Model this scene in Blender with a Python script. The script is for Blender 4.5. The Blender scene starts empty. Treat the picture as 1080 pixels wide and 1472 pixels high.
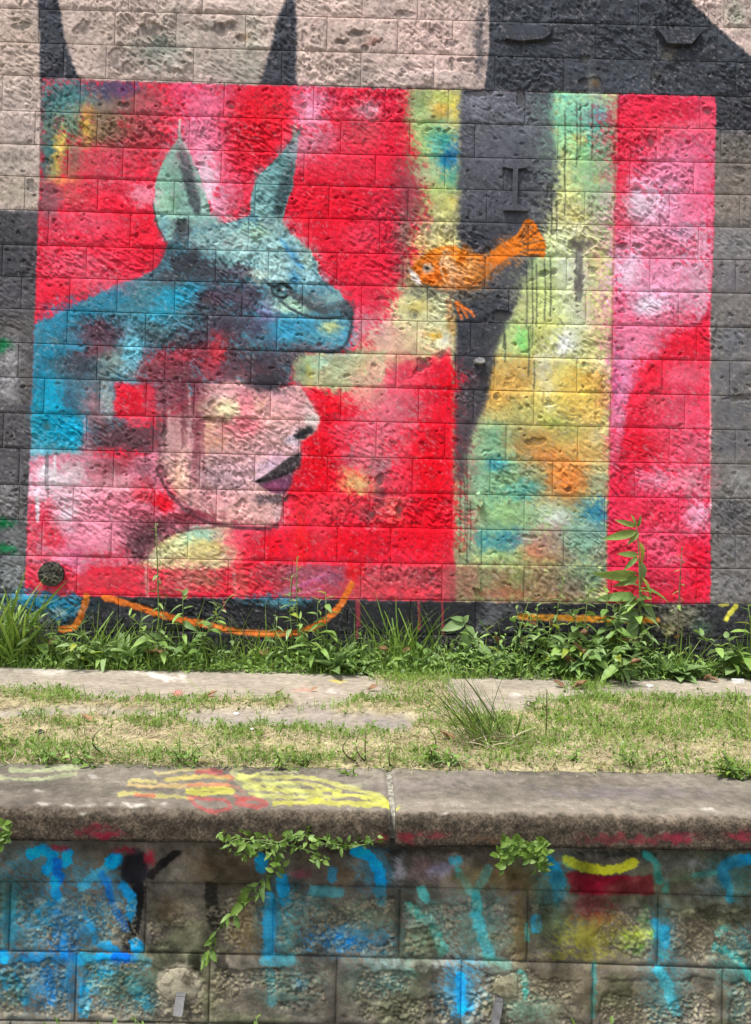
import bpy, math, random
import numpy as np
from mathutils import Vector, Matrix

random.seed(7)
rng = np.random.default_rng(7)
SC = bpy.context.scene
COL = SC.collection

# ------------------------------------------------------------------ camera, sky, sun, exposure
F, CX, CY = 1080.0, 540.0, 736.0            # focal length and centre in photograph pixels
PITCH, ROLL, YAW = 0.0227, 0.01981, 0.01256
CAM = np.array([0.0, -4.46, 0.8076])


def cam_axes(p=PITCH, r=ROLL, y=YAW):
    cy, sy, cp, sp = math.cos(y), math.sin(y), math.cos(p), math.sin(p)
    f = np.array([sy * cp, cy * cp, sp])
    rt = np.array([cy, -sy, 0.0])
    up = np.cross(rt, f)
    c, s = math.cos(r), math.sin(r)
    return c * rt + s * up, -s * rt + c * up, f


RT, UP, FW = cam_axes()
cam_data = bpy.data.cameras.new('camera')
cam = bpy.data.objects.new('camera', cam_data)
COL.objects.link(cam)
cam.matrix_world = Matrix(((RT[0], UP[0], -FW[0], CAM[0]), (RT[1], UP[1], -FW[1], CAM[1]),
                           (RT[2], UP[2], -FW[2], CAM[2]), (0, 0, 0, 1)))
cam_data.sensor_fit = 'HORIZONTAL'
cam_data.sensor_width = 36.0
cam_data.lens = 36.0
cam_data.clip_start = 0.05
cam_data.clip_end = 1500
SC.camera = cam

SUN_EL, SUN_AZ = math.radians(66), math.radians(226)     # azimuth clockwise from +y: light from behind left
world = bpy.data.worlds.new('World')
SC.world = world
world.use_nodes = True
wn, wl = world.node_tree.nodes, world.node_tree.links
wn.clear()
w_out = wn.new('ShaderNodeOutputWorld')
w_bg = wn.new('ShaderNodeBackground')
w_sky = wn.new('ShaderNodeTexSky')
w_sky.sky_type = 'NISHITA'
w_sky.sun_disc = False
w_sky.sun_elevation = SUN_EL
w_sky.sun_rotation = SUN_AZ
w_sky.dust_density = 4.0
w_hsv = wn.new('ShaderNodeHueSaturation')
w_hsv.inputs['Saturation'].default_value = 0.5
wl.new(w_sky.outputs[0], w_hsv.inputs['Color'])
wl.new(w_hsv.outputs[0], w_bg.inputs['Color'])
w_bg.inputs['Strength'].default_value = 0.12
wl.new(w_bg.outputs[0], w_out.inputs['Surface'])

sun_data = bpy.data.lights.new('sun', 'SUN')
sun_data.energy = 2.5
sun_data.angle = math.radians(12)
sun_data.color = (1.0, 0.975, 0.94)
sun = bpy.data.objects.new('sun', sun_data)
COL.objects.link(sun)
sdir = Vector((math.sin(SUN_AZ) * math.cos(SUN_EL), math.cos(SUN_AZ) * math.cos(SUN_EL), math.sin(SUN_EL)))
sun.rotation_euler = sdir.to_track_quat('Z', 'Y').to_euler()
sun.location = (0, -6, 8)

SC.view_settings.view_transform = 'Standard'
SC.view_settings.look = 'None'
SC.view_settings.exposure = 1.0
SC.view_settings.gamma = 1.0
SC.view_settings.use_curve_mapping = False


# ------------------------------------------------------------------ pixel <-> place helpers
def project(P):
    d = P - CAM
    w = d @ FW
    return CX + F * (d @ RT) / w, CY - F * (d @ UP) / w


def ray(px, py):
    return FW + RT * (px - CX) / F + UP * (CY - py) / F


def on_plane(px, py, Y=0.0):
    d = ray(px, py)
    t = (Y - CAM[1]) / d[1]
    return CAM + d * t


def on_ground(px, py, z=0.0):
    d = ray(px, py)
    t = (z - CAM[2]) / d[2]
    return CAM + d * t


# ------------------------------------------------------------------ numpy noise
_T = np.random.default_rng(3).random((256, 256)).astype(np.float32)


def vnoise(x, y, seed=0):
    x = x + seed * 37.17
    y = y + seed * 91.73
    xi = np.floor(x).astype(np.int64)
    yi = np.floor(y).astype(np.int64)
    fx = (x - xi).astype(np.float32)
    fy = (y - yi).astype(np.float32)
    fx = fx * fx * (3 - 2 * fx)
    fy = fy * fy * (3 - 2 * fy)
    x0, x1, y0, y1 = xi & 255, (xi + 1) & 255, yi & 255, (yi + 1) & 255
    a = _T[y0, x0] * (1 - fx) + _T[y0, x1] * fx
    b = _T[y1, x0] * (1 - fx) + _T[y1, x1] * fx
    return a * (1 - fy) + b * fy


def fbm(x, y, seed=0, octs=4, gain=0.5):
    s, a, t = 0, 1.0, 0
    for o in range(octs):
        s = s + a * vnoise(x * 2 ** o, y * 2 ** o, seed + o * 5)
        t += a
        a *= gain
    return s / t


def worley(x, y, seed=0):
    """nearest and second nearest distance and a random value of the nearest cell"""
    xi, yi = np.floor(x).astype(np.int64), np.floor(y).astype(np.int64)
    f1 = np.full(x.shape, 9.0, np.float32)
    f2 = np.full(x.shape, 9.0, np.float32)
    idv = np.zeros(x.shape, np.float32)
    for dx in (-1, 0, 1):
        for dy in (-1, 0, 1):
            cx, cy = xi + dx, yi + dy
            jx = _T[(cy * 7 + seed) & 255, (cx * 3 + 11) & 255]
            jy = _T[(cy * 5 + 77) & 255, (cx * 11 + seed) & 255]
            d = np.hypot(cx + 0.1 + 0.8 * jx - x, cy + 0.1 + 0.8 * jy - y)
            r = _T[(cy * 13 + 5) & 255, (cx * 17 + seed) & 255]
            nearer = d < f1
            f2 = np.where(nearer, f1, np.minimum(f2, d))
            idv = np.where(nearer, r, idv)
            f1 = np.where(nearer, d, f1)
    return f1, f2, idv


def sstep(a, b, x):
    t = np.clip((x - a) / (b - a), 0, 1)
    return t * t * (3 - 2 * t)


def hexc(c):
    if isinstance(c, str):
        return np.array([int(c[i:i + 2], 16) / 255 for i in (0, 2, 4)], np.float32)
    return np.array(c, np.float32)


def to_lin(c):
    c = np.clip(c, 0, 1)
    return np.where(c <= 0.04045, c / 12.92, ((c + 0.055) / 1.055) ** 2.4)


# ------------------------------------------------------------------ spray-paint canvas: laid on a surface of the place
class Canvas:
    def __init__(s, P, base, grain=8.0):
        s.P = P
        s.px, s.py = project(P)
        s.px = s.px.astype(np.float32)
        s.py = s.py.astype(np.float32)
        s.h, s.w = s.px.shape
        s.c = np.empty((s.h, s.w, 3), np.float32)
        s.c[:] = hexc(base)
        s.clip = None
        g = grain
        s.wx = (fbm(s.px / (g * 2), s.py / (g * 2), 1, 3) - 0.5) * 2
        s.wy = (fbm(s.px / (g * 2), s.py / (g * 2), 2, 3) - 0.5) * 2
        u = (s.px * 0.8 + s.py * 0.6) / (g * 1.5)
        v = (-s.px * 0.6 + s.py * 0.8) / (g * 0.55)
        r = fbm(u, v, 3, 4, .65)
        s.rel = np.clip((r - 0.5) * 2.8 + 0.5, 0, 1)
        s.r0, s.r1 = s.py.min(1), s.py.max(1)
        s.c0, s.c1 = s.px.min(0), s.px.max(0)

    def win(s, x0, x1, y0, y1):
        r = np.nonzero((s.r1 >= y0) & (s.r0 <= y1))[0]
        c = np.nonzero((s.c1 >= x0) & (s.c0 <= x1))[0]
        if len(r) == 0 or len(c) == 0:
            return None
        return slice(r[0], r[-1] + 1), slice(c[0], c[-1] + 1)

    def mix(s, k, a, col, op, rough):
        r = s.rel[k]
        if rough:
            a = np.clip(a + rough * (r - 0.5) * 4 * a * (1 - a) * 1.15, 0, 1)
        if s.clip is not None:
            a = a * s.clip[k]
        a = (a * op)[..., None]
        s.c[k] = s.c[k] * (1 - a) + hexc(col) * a

    def blob(s, x, y, rx, ry, col, op=0.9, ang=0, rough=0.9, hard=0):
        if not hard:
            rx, ry = rx * 1.2, ry * 1.2
        R = max(rx, ry) * 2.0 + 6
        k = s.win(x - R, x + R, y - R, y + R)
        if k is None:
            return
        m = max(rx, ry) * 0.22
        dx = s.px[k] + s.wx[k] * min(m, 9) - x
        dy = s.py[k] + s.wy[k] * min(m, 9) - y
        ca, sa = math.cos(math.radians(ang)), math.sin(math.radians(ang))
        q = ((dx * ca + dy * sa) / rx) ** 2 + ((-dx * sa + dy * ca) / ry) ** 2
        a = np.exp(-1.5 * q ** 1.25) if not hard else sstep(1.0 + hard, 1.0 - hard, np.sqrt(q))
        s.mix(k, a, col, op, rough)

    def seg(s, k, pts, w):
        X = s.px[k] + s.wx[k] * w
        Y = s.py[k] + s.wy[k] * w
        d = np.full(X.shape, 1e9, np.float32)
        for (ax, ay), (bx, by) in zip(pts[:-1], pts[1:]):
            ex, ey = bx - ax, by - ay
            t = np.clip(((X - ax) * ex + (Y - ay) * ey) / (ex * ex + ey * ey + 1e-9), 0, 1)
            d = np.minimum(d, np.hypot(X - ax - t * ex, Y - ay - t * ey))
        return X, Y, d

    def line(s, pts, w, col, op=1.0, f=2.0, wj=1.5, rough=0.6):
        xs, ys = [p[0] for p in pts], [p[1] for p in pts]
        m = w + f * 2 + wj + 4
        k = s.win(min(xs) - m, max(xs) + m, min(ys) - m, max(ys) + m)
        if k is None:
            return
        _, _, d = s.seg(k, smooth(pts), wj)
        s.mix(k, sstep(w / 2 + f, w / 2 - f * 0.5, d), col, op, rough)

    def poly(s, pts, col, op=1.0, f=2.0, wj=1.2, rough=0.3, sm=False):
        pts = list(pts)
        if sm:
            pts = smooth(pts + [pts[0]])[:-1]
        xs, ys = [p[0] for p in pts], [p[1] for p in pts]
        m = f * 2 + wj + 3
        k = s.win(min(xs) - m, max(xs) + m, min(ys) - m, max(ys) + m)
        if k is None:
            return
        X, Y, d = s.seg(k, pts + [pts[0]], wj)
        ins = np.zeros(X.shape, bool)
        n = len(pts)
        for i in range(n):
            (ax, ay), (bx, by) = pts[i], pts[(i + 1) % n]
            if ay == by:
                continue
            ins ^= ((ay > Y) != (by > Y)) & (X < (bx - ax) * (Y - ay) / (by - ay) + ax)
        sd = np.where(ins, -d, d)
        s.mix(k, sstep(f, -f, sd), col, op, rough)

    def many(s, ops):
        for o in ops:
            s.blob(*o)


def smooth(pts, n=4):
    """Catmull-Rom through the points"""
    if len(pts) < 3:
        return [tuple(p) for p in pts]
    P = [np.array(p, float) for p in pts]
    P = [2 * P[0] - P[1]] + P + [2 * P[-1] - P[-2]]
    if tuple(pts[0]) == tuple(pts[-1]):
        P[0], P[-1] = P[-3], P[2]
    out = []
    for i in range(1, len(P) - 2):
        for t in np.arange(n) / n:
            out.append(tuple(0.5 * (2 * P[i] + (P[i + 1] - P[i - 1]) * t + (2 * P[i - 1] - 5 * P[i] + 4 * P[i + 1] - P[i + 2]) * t * t
                                    + (3 * P[i] - P[i - 1] - 3 * P[i + 1] + P[i + 2]) * t ** 3)))
    out.append(tuple(P[-2]))
    return out


def make_image(name, rgb_lin, alpha):
    h, w = alpha.shape
    im = bpy.data.images.new(name, w, h, alpha=True, float_buffer=True)
    buf = np.empty((h, w, 4), np.float32)
    buf[..., :3] = rgb_lin
    buf[..., 3] = 1
    im.pixels.foreach_set(buf.ravel())
    im.update()
    im.pack()
    return im


def sample(A, u, v):
    """bilinear, u column and v row coordinates in texels"""
    h, w = A.shape[:2]
    u = np.clip(u, 0, w - 1.001)
    v = np.clip(v, 0, h - 1.001)
    i, j = u.astype(int), v.astype(int)
    fu, fv = u - i, v - j
    return (A[j, i] * (1 - fu) + A[j, i + 1] * fu) * (1 - fv) + (A[j + 1, i] * (1 - fu) + A[j + 1, i + 1] * fu) * fv


# ------------------------------------------------------------------ mesh helpers
def fast_mesh(name, V, Q, smooth_=True):
    """V (n,3), Q (m,4) quads or (m,3) triangles"""
    me = bpy.data.meshes.new(name)
    V = np.ascontiguousarray(V, np.float32)
    Q = np.ascontiguousarray(Q, np.int32)
    k = Q.shape[1]
    me.vertices.add(len(V))
    me.vertices.foreach_set('co', V.ravel())
    me.loops.add(Q.size)
    me.loops.foreach_set('vertex_index', Q.ravel())
    me.polygons.add(len(Q))
    me.polygons.foreach_set('loop_start', np.arange(len(Q), dtype=np.int32) * k)
    me.polygons.foreach_set('loop_total', np.full(len(Q), k, np.int32))
    me.polygons.foreach_set('use_smooth', np.full(len(Q), smooth_, bool))
    me.update(calc_edges=True)
    return me


def grid_quads(nu, nv, off=0):
    i = np.arange((nv - 1) * nu).reshape(nv - 1, nu)[:, :-1].ravel() + off
    return np.stack([i, i + 1, i + nu + 1, i + nu], 1)


def link(name, me, mat=None, parent=None, loc=None):
    o = bpy.data.objects.new(name, me)
    COL.objects.link(o)
    if mat is not None and me is not None and len(me.materials) == 0:
        me.materials.append(mat)
    if parent is not None:
        o.parent = parent
    if loc is not None:
        o.location = loc
    return o


def thing(name, label, cat, loc=(0, 0, 0), group=None):
    o = bpy.data.objects.new(name, None)
    COL.objects.link(o)
    o.empty_display_size = 0.1
    o.location = loc
    o['label'], o['category'] = label, cat
    if group:
        o['group'] = group
    return o


def tag(o, label=None, cat=None, group=None, kind=None):
    for k, v in (('label', label), ('category', cat), ('group', group), ('kind', kind)):
        if v:
            o[k] = v
    return o


class MB:
    """collects pieces into one mesh"""
    def __init__(s):
        s.v, s.f = [], []

    def add(s, v, f):
        n = len(s.v)
        s.v += [tuple(p) for p in v]
        s.f += [tuple(i + n for i in q) for q in f]

    def prism(s, outline, d0, d1, axis=1, bev=0.0):
        """outline of (a, b) pairs extruded along an axis from d0 to d1; slightly smaller at d0 by bev"""
        n = len(outline)
        c = np.mean(outline, 0)
        v = []
        for d, k in ((d0, 1 - bev), (d1, 1.0)):
            for p in outline:
                a, b = c + (np.array(p) - c) * k
                v.append((a, d, b) if axis == 1 else (a, b, d))
        f = [tuple(range(n))[::-1], tuple(range(n, 2 * n))]
        f += [(i, (i + 1) % n, n + (i + 1) % n, n + i) for i in range(n)]
        s.add(v, f)

    def tube(s, pts, r, n=5, tip=0.5):
        P = [Vector(p) for p in pts]
        m = len(P)
        v, f = [], []
        for i, p in enumerate(P):
            d = (P[min(i + 1, m - 1)] - P[max(i - 1, 0)]).normalized()
            a = d.orthogonal().normalized()
            b = d.cross(a)
            rr = r * (1 + (tip - 1) * i / max(m - 1, 1))
            for k in range(n):
                t = 2 * math.pi * k / n
                v.append(p + (a * math.cos(t) + b * math.sin(t)) * rr)
        for i in range(m - 1):
            for k in range(n):
                f.append((i * n + k, i * n + (k + 1) % n, (i + 1) * n + (k + 1) % n, (i + 1) * n + k))
        f.append(tuple(range(n))[::-1])
        f.append(tuple(range((m - 1) * n, m * n)))
        s.add(v, f)

    def mesh(s, name, sm=True):
        me = bpy.data.meshes.new(name)
        me.from_pydata([tuple(p) for p in s.v], [], s.f)
        me.polygons.foreach_set('use_smooth', np.full(len(me.polygons), sm, bool))
        me.update()
        return me


# ------------------------------------------------------------------ materials
def new_mat(name, rough=0.8, spec=0.25):
    m = bpy.data.materials.new(name)
    m.use_nodes = True
    b = m.node_tree.nodes['Principled BSDF']
    b.inputs['Roughness'].default_value = rough
    b.inputs['Specular IOR Level'].default_value = spec
    return m, m.node_tree.nodes, m.node_tree.links, b


def noise_node(n, l, scale, detail=6, coord=None, rough=0.6):
    t = n.new('ShaderNodeTexNoise')
    t.inputs['Scale'].default_value = scale
    t.inputs['Detail'].default_value = detail
    t.inputs['Roughness'].default_value = rough
    if coord is not None:
        l.new(coord, t.inputs['Vector'])
    return t


def ramp(n, l, src, stops):
    r = n.new('ShaderNodeValToRGB')
    e = r.color_ramp.elements
    while len(e) < len(stops):
        e.new(0.5)
    for el, (p, c) in zip(e, stops):
        el.position = p
        el.color = (*c, 1) if not np.isscalar(c) else (c, c, c, 1)
    l.new(src, r.inputs['Fac'])
    return r


def painted_mat(name, im, axes, org, size, bumps, rough=0.82, uv=False, tone=0.25, tone_scale=40):
    """image of paint laid over a surface by its place (axes of the world position) plus fine grain and relief"""
    m, n, l, b = new_mat(name, rough, 0.1)
    geo = n.new('ShaderNodeNewGeometry')
    t = n.new('ShaderNodeTexImage')
    t.image = im
    t.extension = 'EXTEND'
    t.interpolation = 'Cubic'
    if uv:
        u = n.new('ShaderNodeUVMap')
        l.new(u.outputs[0], t.inputs['Vector'])
    else:
        sp = n.new('ShaderNodeSeparateXYZ')
        l.new(geo.outputs['Position'], sp.inputs[0])
        cb = n.new('ShaderNodeCombineXYZ')
        for i in (0, 1):
            mr = n.new('ShaderNodeMath')
            mr.operation = 'MULTIPLY_ADD'
            l.new(sp.outputs[axes[i]], mr.inputs[0])
            mr.inputs[1].default_value = 1 / size[i]
            mr.inputs[2].default_value = -org[i] / size[i]
            l.new(mr.outputs[0], cb.inputs[i])
        l.new(cb.outputs[0], t.inputs['Vector'])
    g = noise_node(n, l, tone_scale, 8, geo.outputs['Position'], 0.7)
    r = ramp(n, l, g.outputs['Fac'], [(0.3, 1 - tone), (0.7, 1 + tone * 0.6)])
    mx = n.new('ShaderNodeMix')
    mx.data_type = 'RGBA'
    mx.blend_type = 'MULTIPLY'
    mx.inputs['Factor'].default_value = 1
    l.new(t.outputs['Color'], mx.inputs['A'])
    l.new(r.outputs['Color'], mx.inputs['B'])
    l.new(mx.outputs['Result'], b.inputs['Base Color'])
    prev = None
    for sc, st, di in bumps:
        crd = geo.outputs['Position']
        if isinstance(sc, tuple):                      # marks drawn out along a slanting direction
            ro = n.new('ShaderNodeVectorRotate')
            ro.rotation_type = 'Y_AXIS'
            ro.inputs['Angle'].default_value = math.radians(sc[2])
            l.new(crd, ro.inputs['Vector'])
            vm = n.new('ShaderNodeVectorMath')
            vm.operation = 'MULTIPLY'
            vm.inputs[1].default_value = (sc[0], sc[1], sc[1])
            l.new(ro.outputs[0], vm.inputs[0])
            crd, sc = vm.outputs[0], 1.0
        g2 = noise_node(n, l, sc, 5, crd, 0.65)
        bp = n.new('ShaderNodeBump')
        bp.inputs['Strength'].default_value = st
        bp.inputs['Distance'].default_value = di
        l.new(g2.outputs['Fac'], bp.inputs['Height'])
        if prev:
            l.new(prev.outputs[0], bp.inputs['Normal'])
        prev = bp
    if prev:
        l.new(prev.outputs[0], b.inputs['Normal'])
    return m


def noisy_mat(name, stops, scale=20, rough=0.85, bump=(60, 0.5, 0.004), spec=0.25):
    m, n, l, b = new_mat(name, rough, spec)
    geo = n.new('ShaderNodeNewGeometry')
    g = noise_node(n, l, scale, 8, geo.outputs['Position'], 0.68)
    r = ramp(n, l, g.outputs['Fac'], stops)
    l.new(r.outputs['Color'], b.inputs['Base Color'])
    if bump:
        g2 = noise_node(n, l, bump[0], 6, geo.outputs['Position'], 0.7)
        bp = n.new('ShaderNodeBump')
        bp.inputs['Strength'].default_value = bump[1]
        bp.inputs['Distance'].default_value = bump[2]
        l.new(g2.outputs['Fac'], bp.inputs['Height'])
        l.new(bp.outputs[0], b.inputs['Normal'])
    return m


def leaf_mat(name, c1, c2, trans=0.35, rough=0.5):
    """leaf colour varies from object to object and over the leaf; some light passes through"""
    m, n, l, b = new_mat(name, rough, 0.4)
    geo = n.new('ShaderNodeNewGeometry')
    oi = n.new('ShaderNodeObjectInfo')
    g = noise_node(n, l, 35, 4, geo.outputs['Position'])
    g3 = noise_node(n, l, 6, 2, geo.outputs['Position'])
    ad = n.new('ShaderNodeMath')
    ad.operation = 'MULTIPLY_ADD'
    l.new(oi.outputs['Random'], ad.inputs[0])
    ad.inputs[1].default_value = 0.45
    ad0 = n.new('ShaderNodeMath')
    ad0.operation = 'MULTIPLY_ADD'
    l.new(g3.outputs['Fac'], ad0.inputs[0])
    ad0.inputs[1].default_value = 0.7
    ad0.inputs[2].default_value = -0.35
    ad1 = n.new('ShaderNodeMath')
    ad1.operation = 'MULTIPLY_ADD'
    l.new(g.outputs['Fac'], ad1.inputs[0])
    ad1.inputs[1].default_value = 0.6
    l.new(ad0.outputs[0], ad1.inputs[2])
    l.new(ad1.outputs[0], ad.inputs[2])
    r = ramp(n, l, ad.outputs[0], [(0.12, c1), (0.85, c2)])
    l.new(r.outputs['Color'], b.inputs['Base Color'])
    tr = n.new('ShaderNodeBsdfTranslucent')
    l.new(r.outputs['Color'], tr.inputs['Color'])
    mix = n.new('ShaderNodeMixShader')
    mix.inputs[0].default_value = trans
    l.new(b.outputs[0], mix.inputs[1])
    l.new(tr.outputs[0], mix.inputs[2])
    l.new(mix.outputs[0], n['Material Output'].inputs['Surface'])
    return m


# ------------------------------------------------------------------ the paint on the tall wall
TX = 240
WX0, WX1, WZ0, WZ1 = -3.4, 3.4, -0.2, 4.8
NX, NZ = int((WX1 - WX0) * TX), int((WZ1 - WZ0) * TX)
gx, gz = np.meshgrid(WX0 + (np.arange(NX) + 0.5) / TX, WZ0 + (np.arange(NZ) + 0.5) / TX)
PW = np.stack([gx, np.zeros_like(gx), gz], -1)
W = Canvas(PW, '4b4c52', 3.6)
B, L, Pg = W.blob, W.line, W.poly

# plain paint round the mural: dark grey letters on a pinkish beige ground
Pg([(-700, -400), (-700, 305), (57, 303), (58, 113), (420, 122), (703, 127), (706, -400)], 'cbb6ab', f=1.5)
Pg([(985, -400), (990, -2), (1035, 42), (1085, 86), (1800, 640), (1800, -400)], 'cab4aa', f=2)
for o in [(620, 60, 70, 60, 'cfb2aa', .8), (480, 60, 45, 55, 'c2aba0', .7), (180, 60, 70, 55, 'b5a397', .8), (250, 60, 40, 60, '9c958a', .6), (330, 90, 60, 40, 'a39a90', .7),
          (25, 60, 40, 60, 'b9a595', .6), (25, 140, 35, 30, 'bfb0a6', .7), (30, 190, 34, 28, 'a0938d', .7), (25, 230, 40, 25, 'a39b90', .7), (28, 275, 36, 22, 'b2a896', .8), (44, 268, 8, 12, '6f6a66', .7),
          (225, 75, 35, 22, '7f8a80', .6), (230, 62, 14, 10, '5c665c', .6), (165, 88, 9, 14, '5f5a57', .5), (300, 40, 22, 9, '7d7a70', .6), (362, 60, 20, 45, 'a7a596', .6), (360, 105, 26, 14, '9a988c', .6),
          (520, 108, 18, 16, '7e766f', .6), (250, 92, 18, 10, 'b9b2a8', .8), (40, 35, 16, 10, '8a7f70', .5), (500, 20, 70, 14, 'c8aea4', .7), (592, 108, 40, 14, 'd2bcb4', .8), (655, 112, 34, 10, 'd4c0b8', .8),
          (1060, 20, 16, 22, '8f9a86', .6), (1050, 60, 26, 16, 'cab3aa', .7), (120, 20, 24, 14, 'c4b1a6', .7), (535, 60, 10, 6, '7a3b33', .5), (352, 52, 10, 7, '8a6a4a', .5)]:
    B(*o)
DK = '42454d'
Pg([(54, -300), (54, 0), (57, 60), (57, 114), (116, 114), (106, 95), (97, 68), (90, 38), (84, 0), (80, -300)], DK, f=2.5)
Pg([(414, -300), (411, 0), (399, 28), (389, 70), (373, 121), (426, 123), (427, 30), (424, 0), (430, -300)], DK, f=3.5)
Pg([(706, -400), (704, 60), (697, 128), (890, 136), (1030, 140), (1800, 190), (1800, 600), (1083, 84), (1034, 41), (988, -3), (980, -400)], '42464d', f=1.5)
for o in [(760, 30, 50, 30, '4b4f57', .6), (800, 105, 60, 22, '4a4e56', .6), (930, 100, 70, 30, '50545b', .5), (1040, 120, 40, 25, '3f4248', .6), (850, 115, 6, 12, '9a9a92', .8), (857, 118, 5, 5, 'a5713c', .8),
          (945, 108, 10, 12, '3a3833', .6), (962, 78, 12, 8, '85806f', .7), (870, 40, 40, 30, '3b3f46', .5), (690, 60, 8, 50, '43464d', .7), (905, 112, 26, 18, '4b545c', .6)]:
    B(*o)
# right of the mural
Pg([(1020, 140), (1024, 190), (1800, 200), (1800, 900), (1018, 868)], '77726e', f=5)
for o in [(1055, 215, 40, 26, '6f6a63', .9), (1055, 260, 40, 40, '7d746c', .9), (1050, 300, 40, 30, '8a7f76', .8), (1050, 350, 34, 24, '8d8c8d', .9), (1052, 400, 30, 30, '777378', .9), (1056, 440, 30, 22, '7b7675', .8),
          (1052, 490, 30, 26, '707178', .9), (1052, 540, 30, 34, '6d6d71', .9), (1052, 595, 34, 26, '66666a', .9), (1052, 640, 34, 26, '626266', .9), (1060, 690, 24, 26, '8a8a88', .9), (1035, 700, 14, 30, '6b6b66', .8),
          (1052, 740, 34, 24, '5a5a5e', .9), (1056, 790, 30, 24, '68686b', .8), (1050, 840, 36, 26, '77777a', .7), (1100, 160, 70, 26, '3e4045', .9), (1060, 160, 40, 24, '3e4045', .9)]:
    B(*o)
# left of the mural
Pg([(-700, 303), (56, 303), (50, 560), (36, 860), (-700, 840)], '504f53', f=3)
for o in [(20, 330, 40, 24, '47474a', .9), (20, 375, 36, 24, '45464b', .9), (20, 425, 36, 24, '56555a', .9), (22, 470, 36, 26, '63605f', .9), (14, 518, 24, 26, '9a999a', .9), (14, 565, 22, 26, '9b9a9c', .9), (38, 545, 12, 40, '5c5a58', .8),
          (16, 615, 26, 26, '575659', .9), (18, 670, 26, 24, '5a595c', .9), (12, 720, 22, 24, '8a898a', .9), (34, 725, 8, 30, '6d6b6b', .8), (20, 775, 24, 22, '707374', .9), (18, 825, 26, 30, '7f8586', .9)]:
    B(*o)
for x, y, rx, ry in ((2, 497, 13, 9), (2, 752, 18, 7), (8, 789, 16, 7)):
    B(x, y, rx, ry, '0e6b3c', .95)

# ---- mural ground: red
Pg([(61, 112), (250, 120), (430, 124), (703, 130), (890, 135), (1028, 139), (1026, 330), (1021, 470), (1022, 640), (1020, 868), (760, 866), (500, 862), (36, 856), (44, 640), (46, 560), (52, 400), (56, 300)], 'e42c45', f=1.6, wj=1.5)
W.clip = np.zeros(gx.shape, np.float32)             # paint of the mural stays within its edge
MURAL = [(61, 112), (250, 120), (430, 124), (703, 130), (890, 135), (1029, 139), (1026, 330), (1021, 470), (1023, 640), (1021, 868), (760, 866), (500, 862), (36, 856), (44, 640), (46, 560), (52, 400), (56, 300), (61, 112)]
_ck = W.win(20, 1045, 100, 880)
_mx, _my, _md = W.seg(_ck, MURAL, 2.0)
_in = np.zeros(_mx.shape, bool)
for (ax_, ay_), (bx_, by_) in zip(MURAL[:-1], MURAL[1:]):
    if ay_ != by_:
        _in ^= ((ay_ > _my) != (by_ > _my)) & (_mx < (bx_ - ax_) * (_my - ay_) / (by_ - ay_) + ax_)
W.clip[_ck] = sstep(-1.5, 1.5, np.where(_in, _md, -_md))
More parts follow.
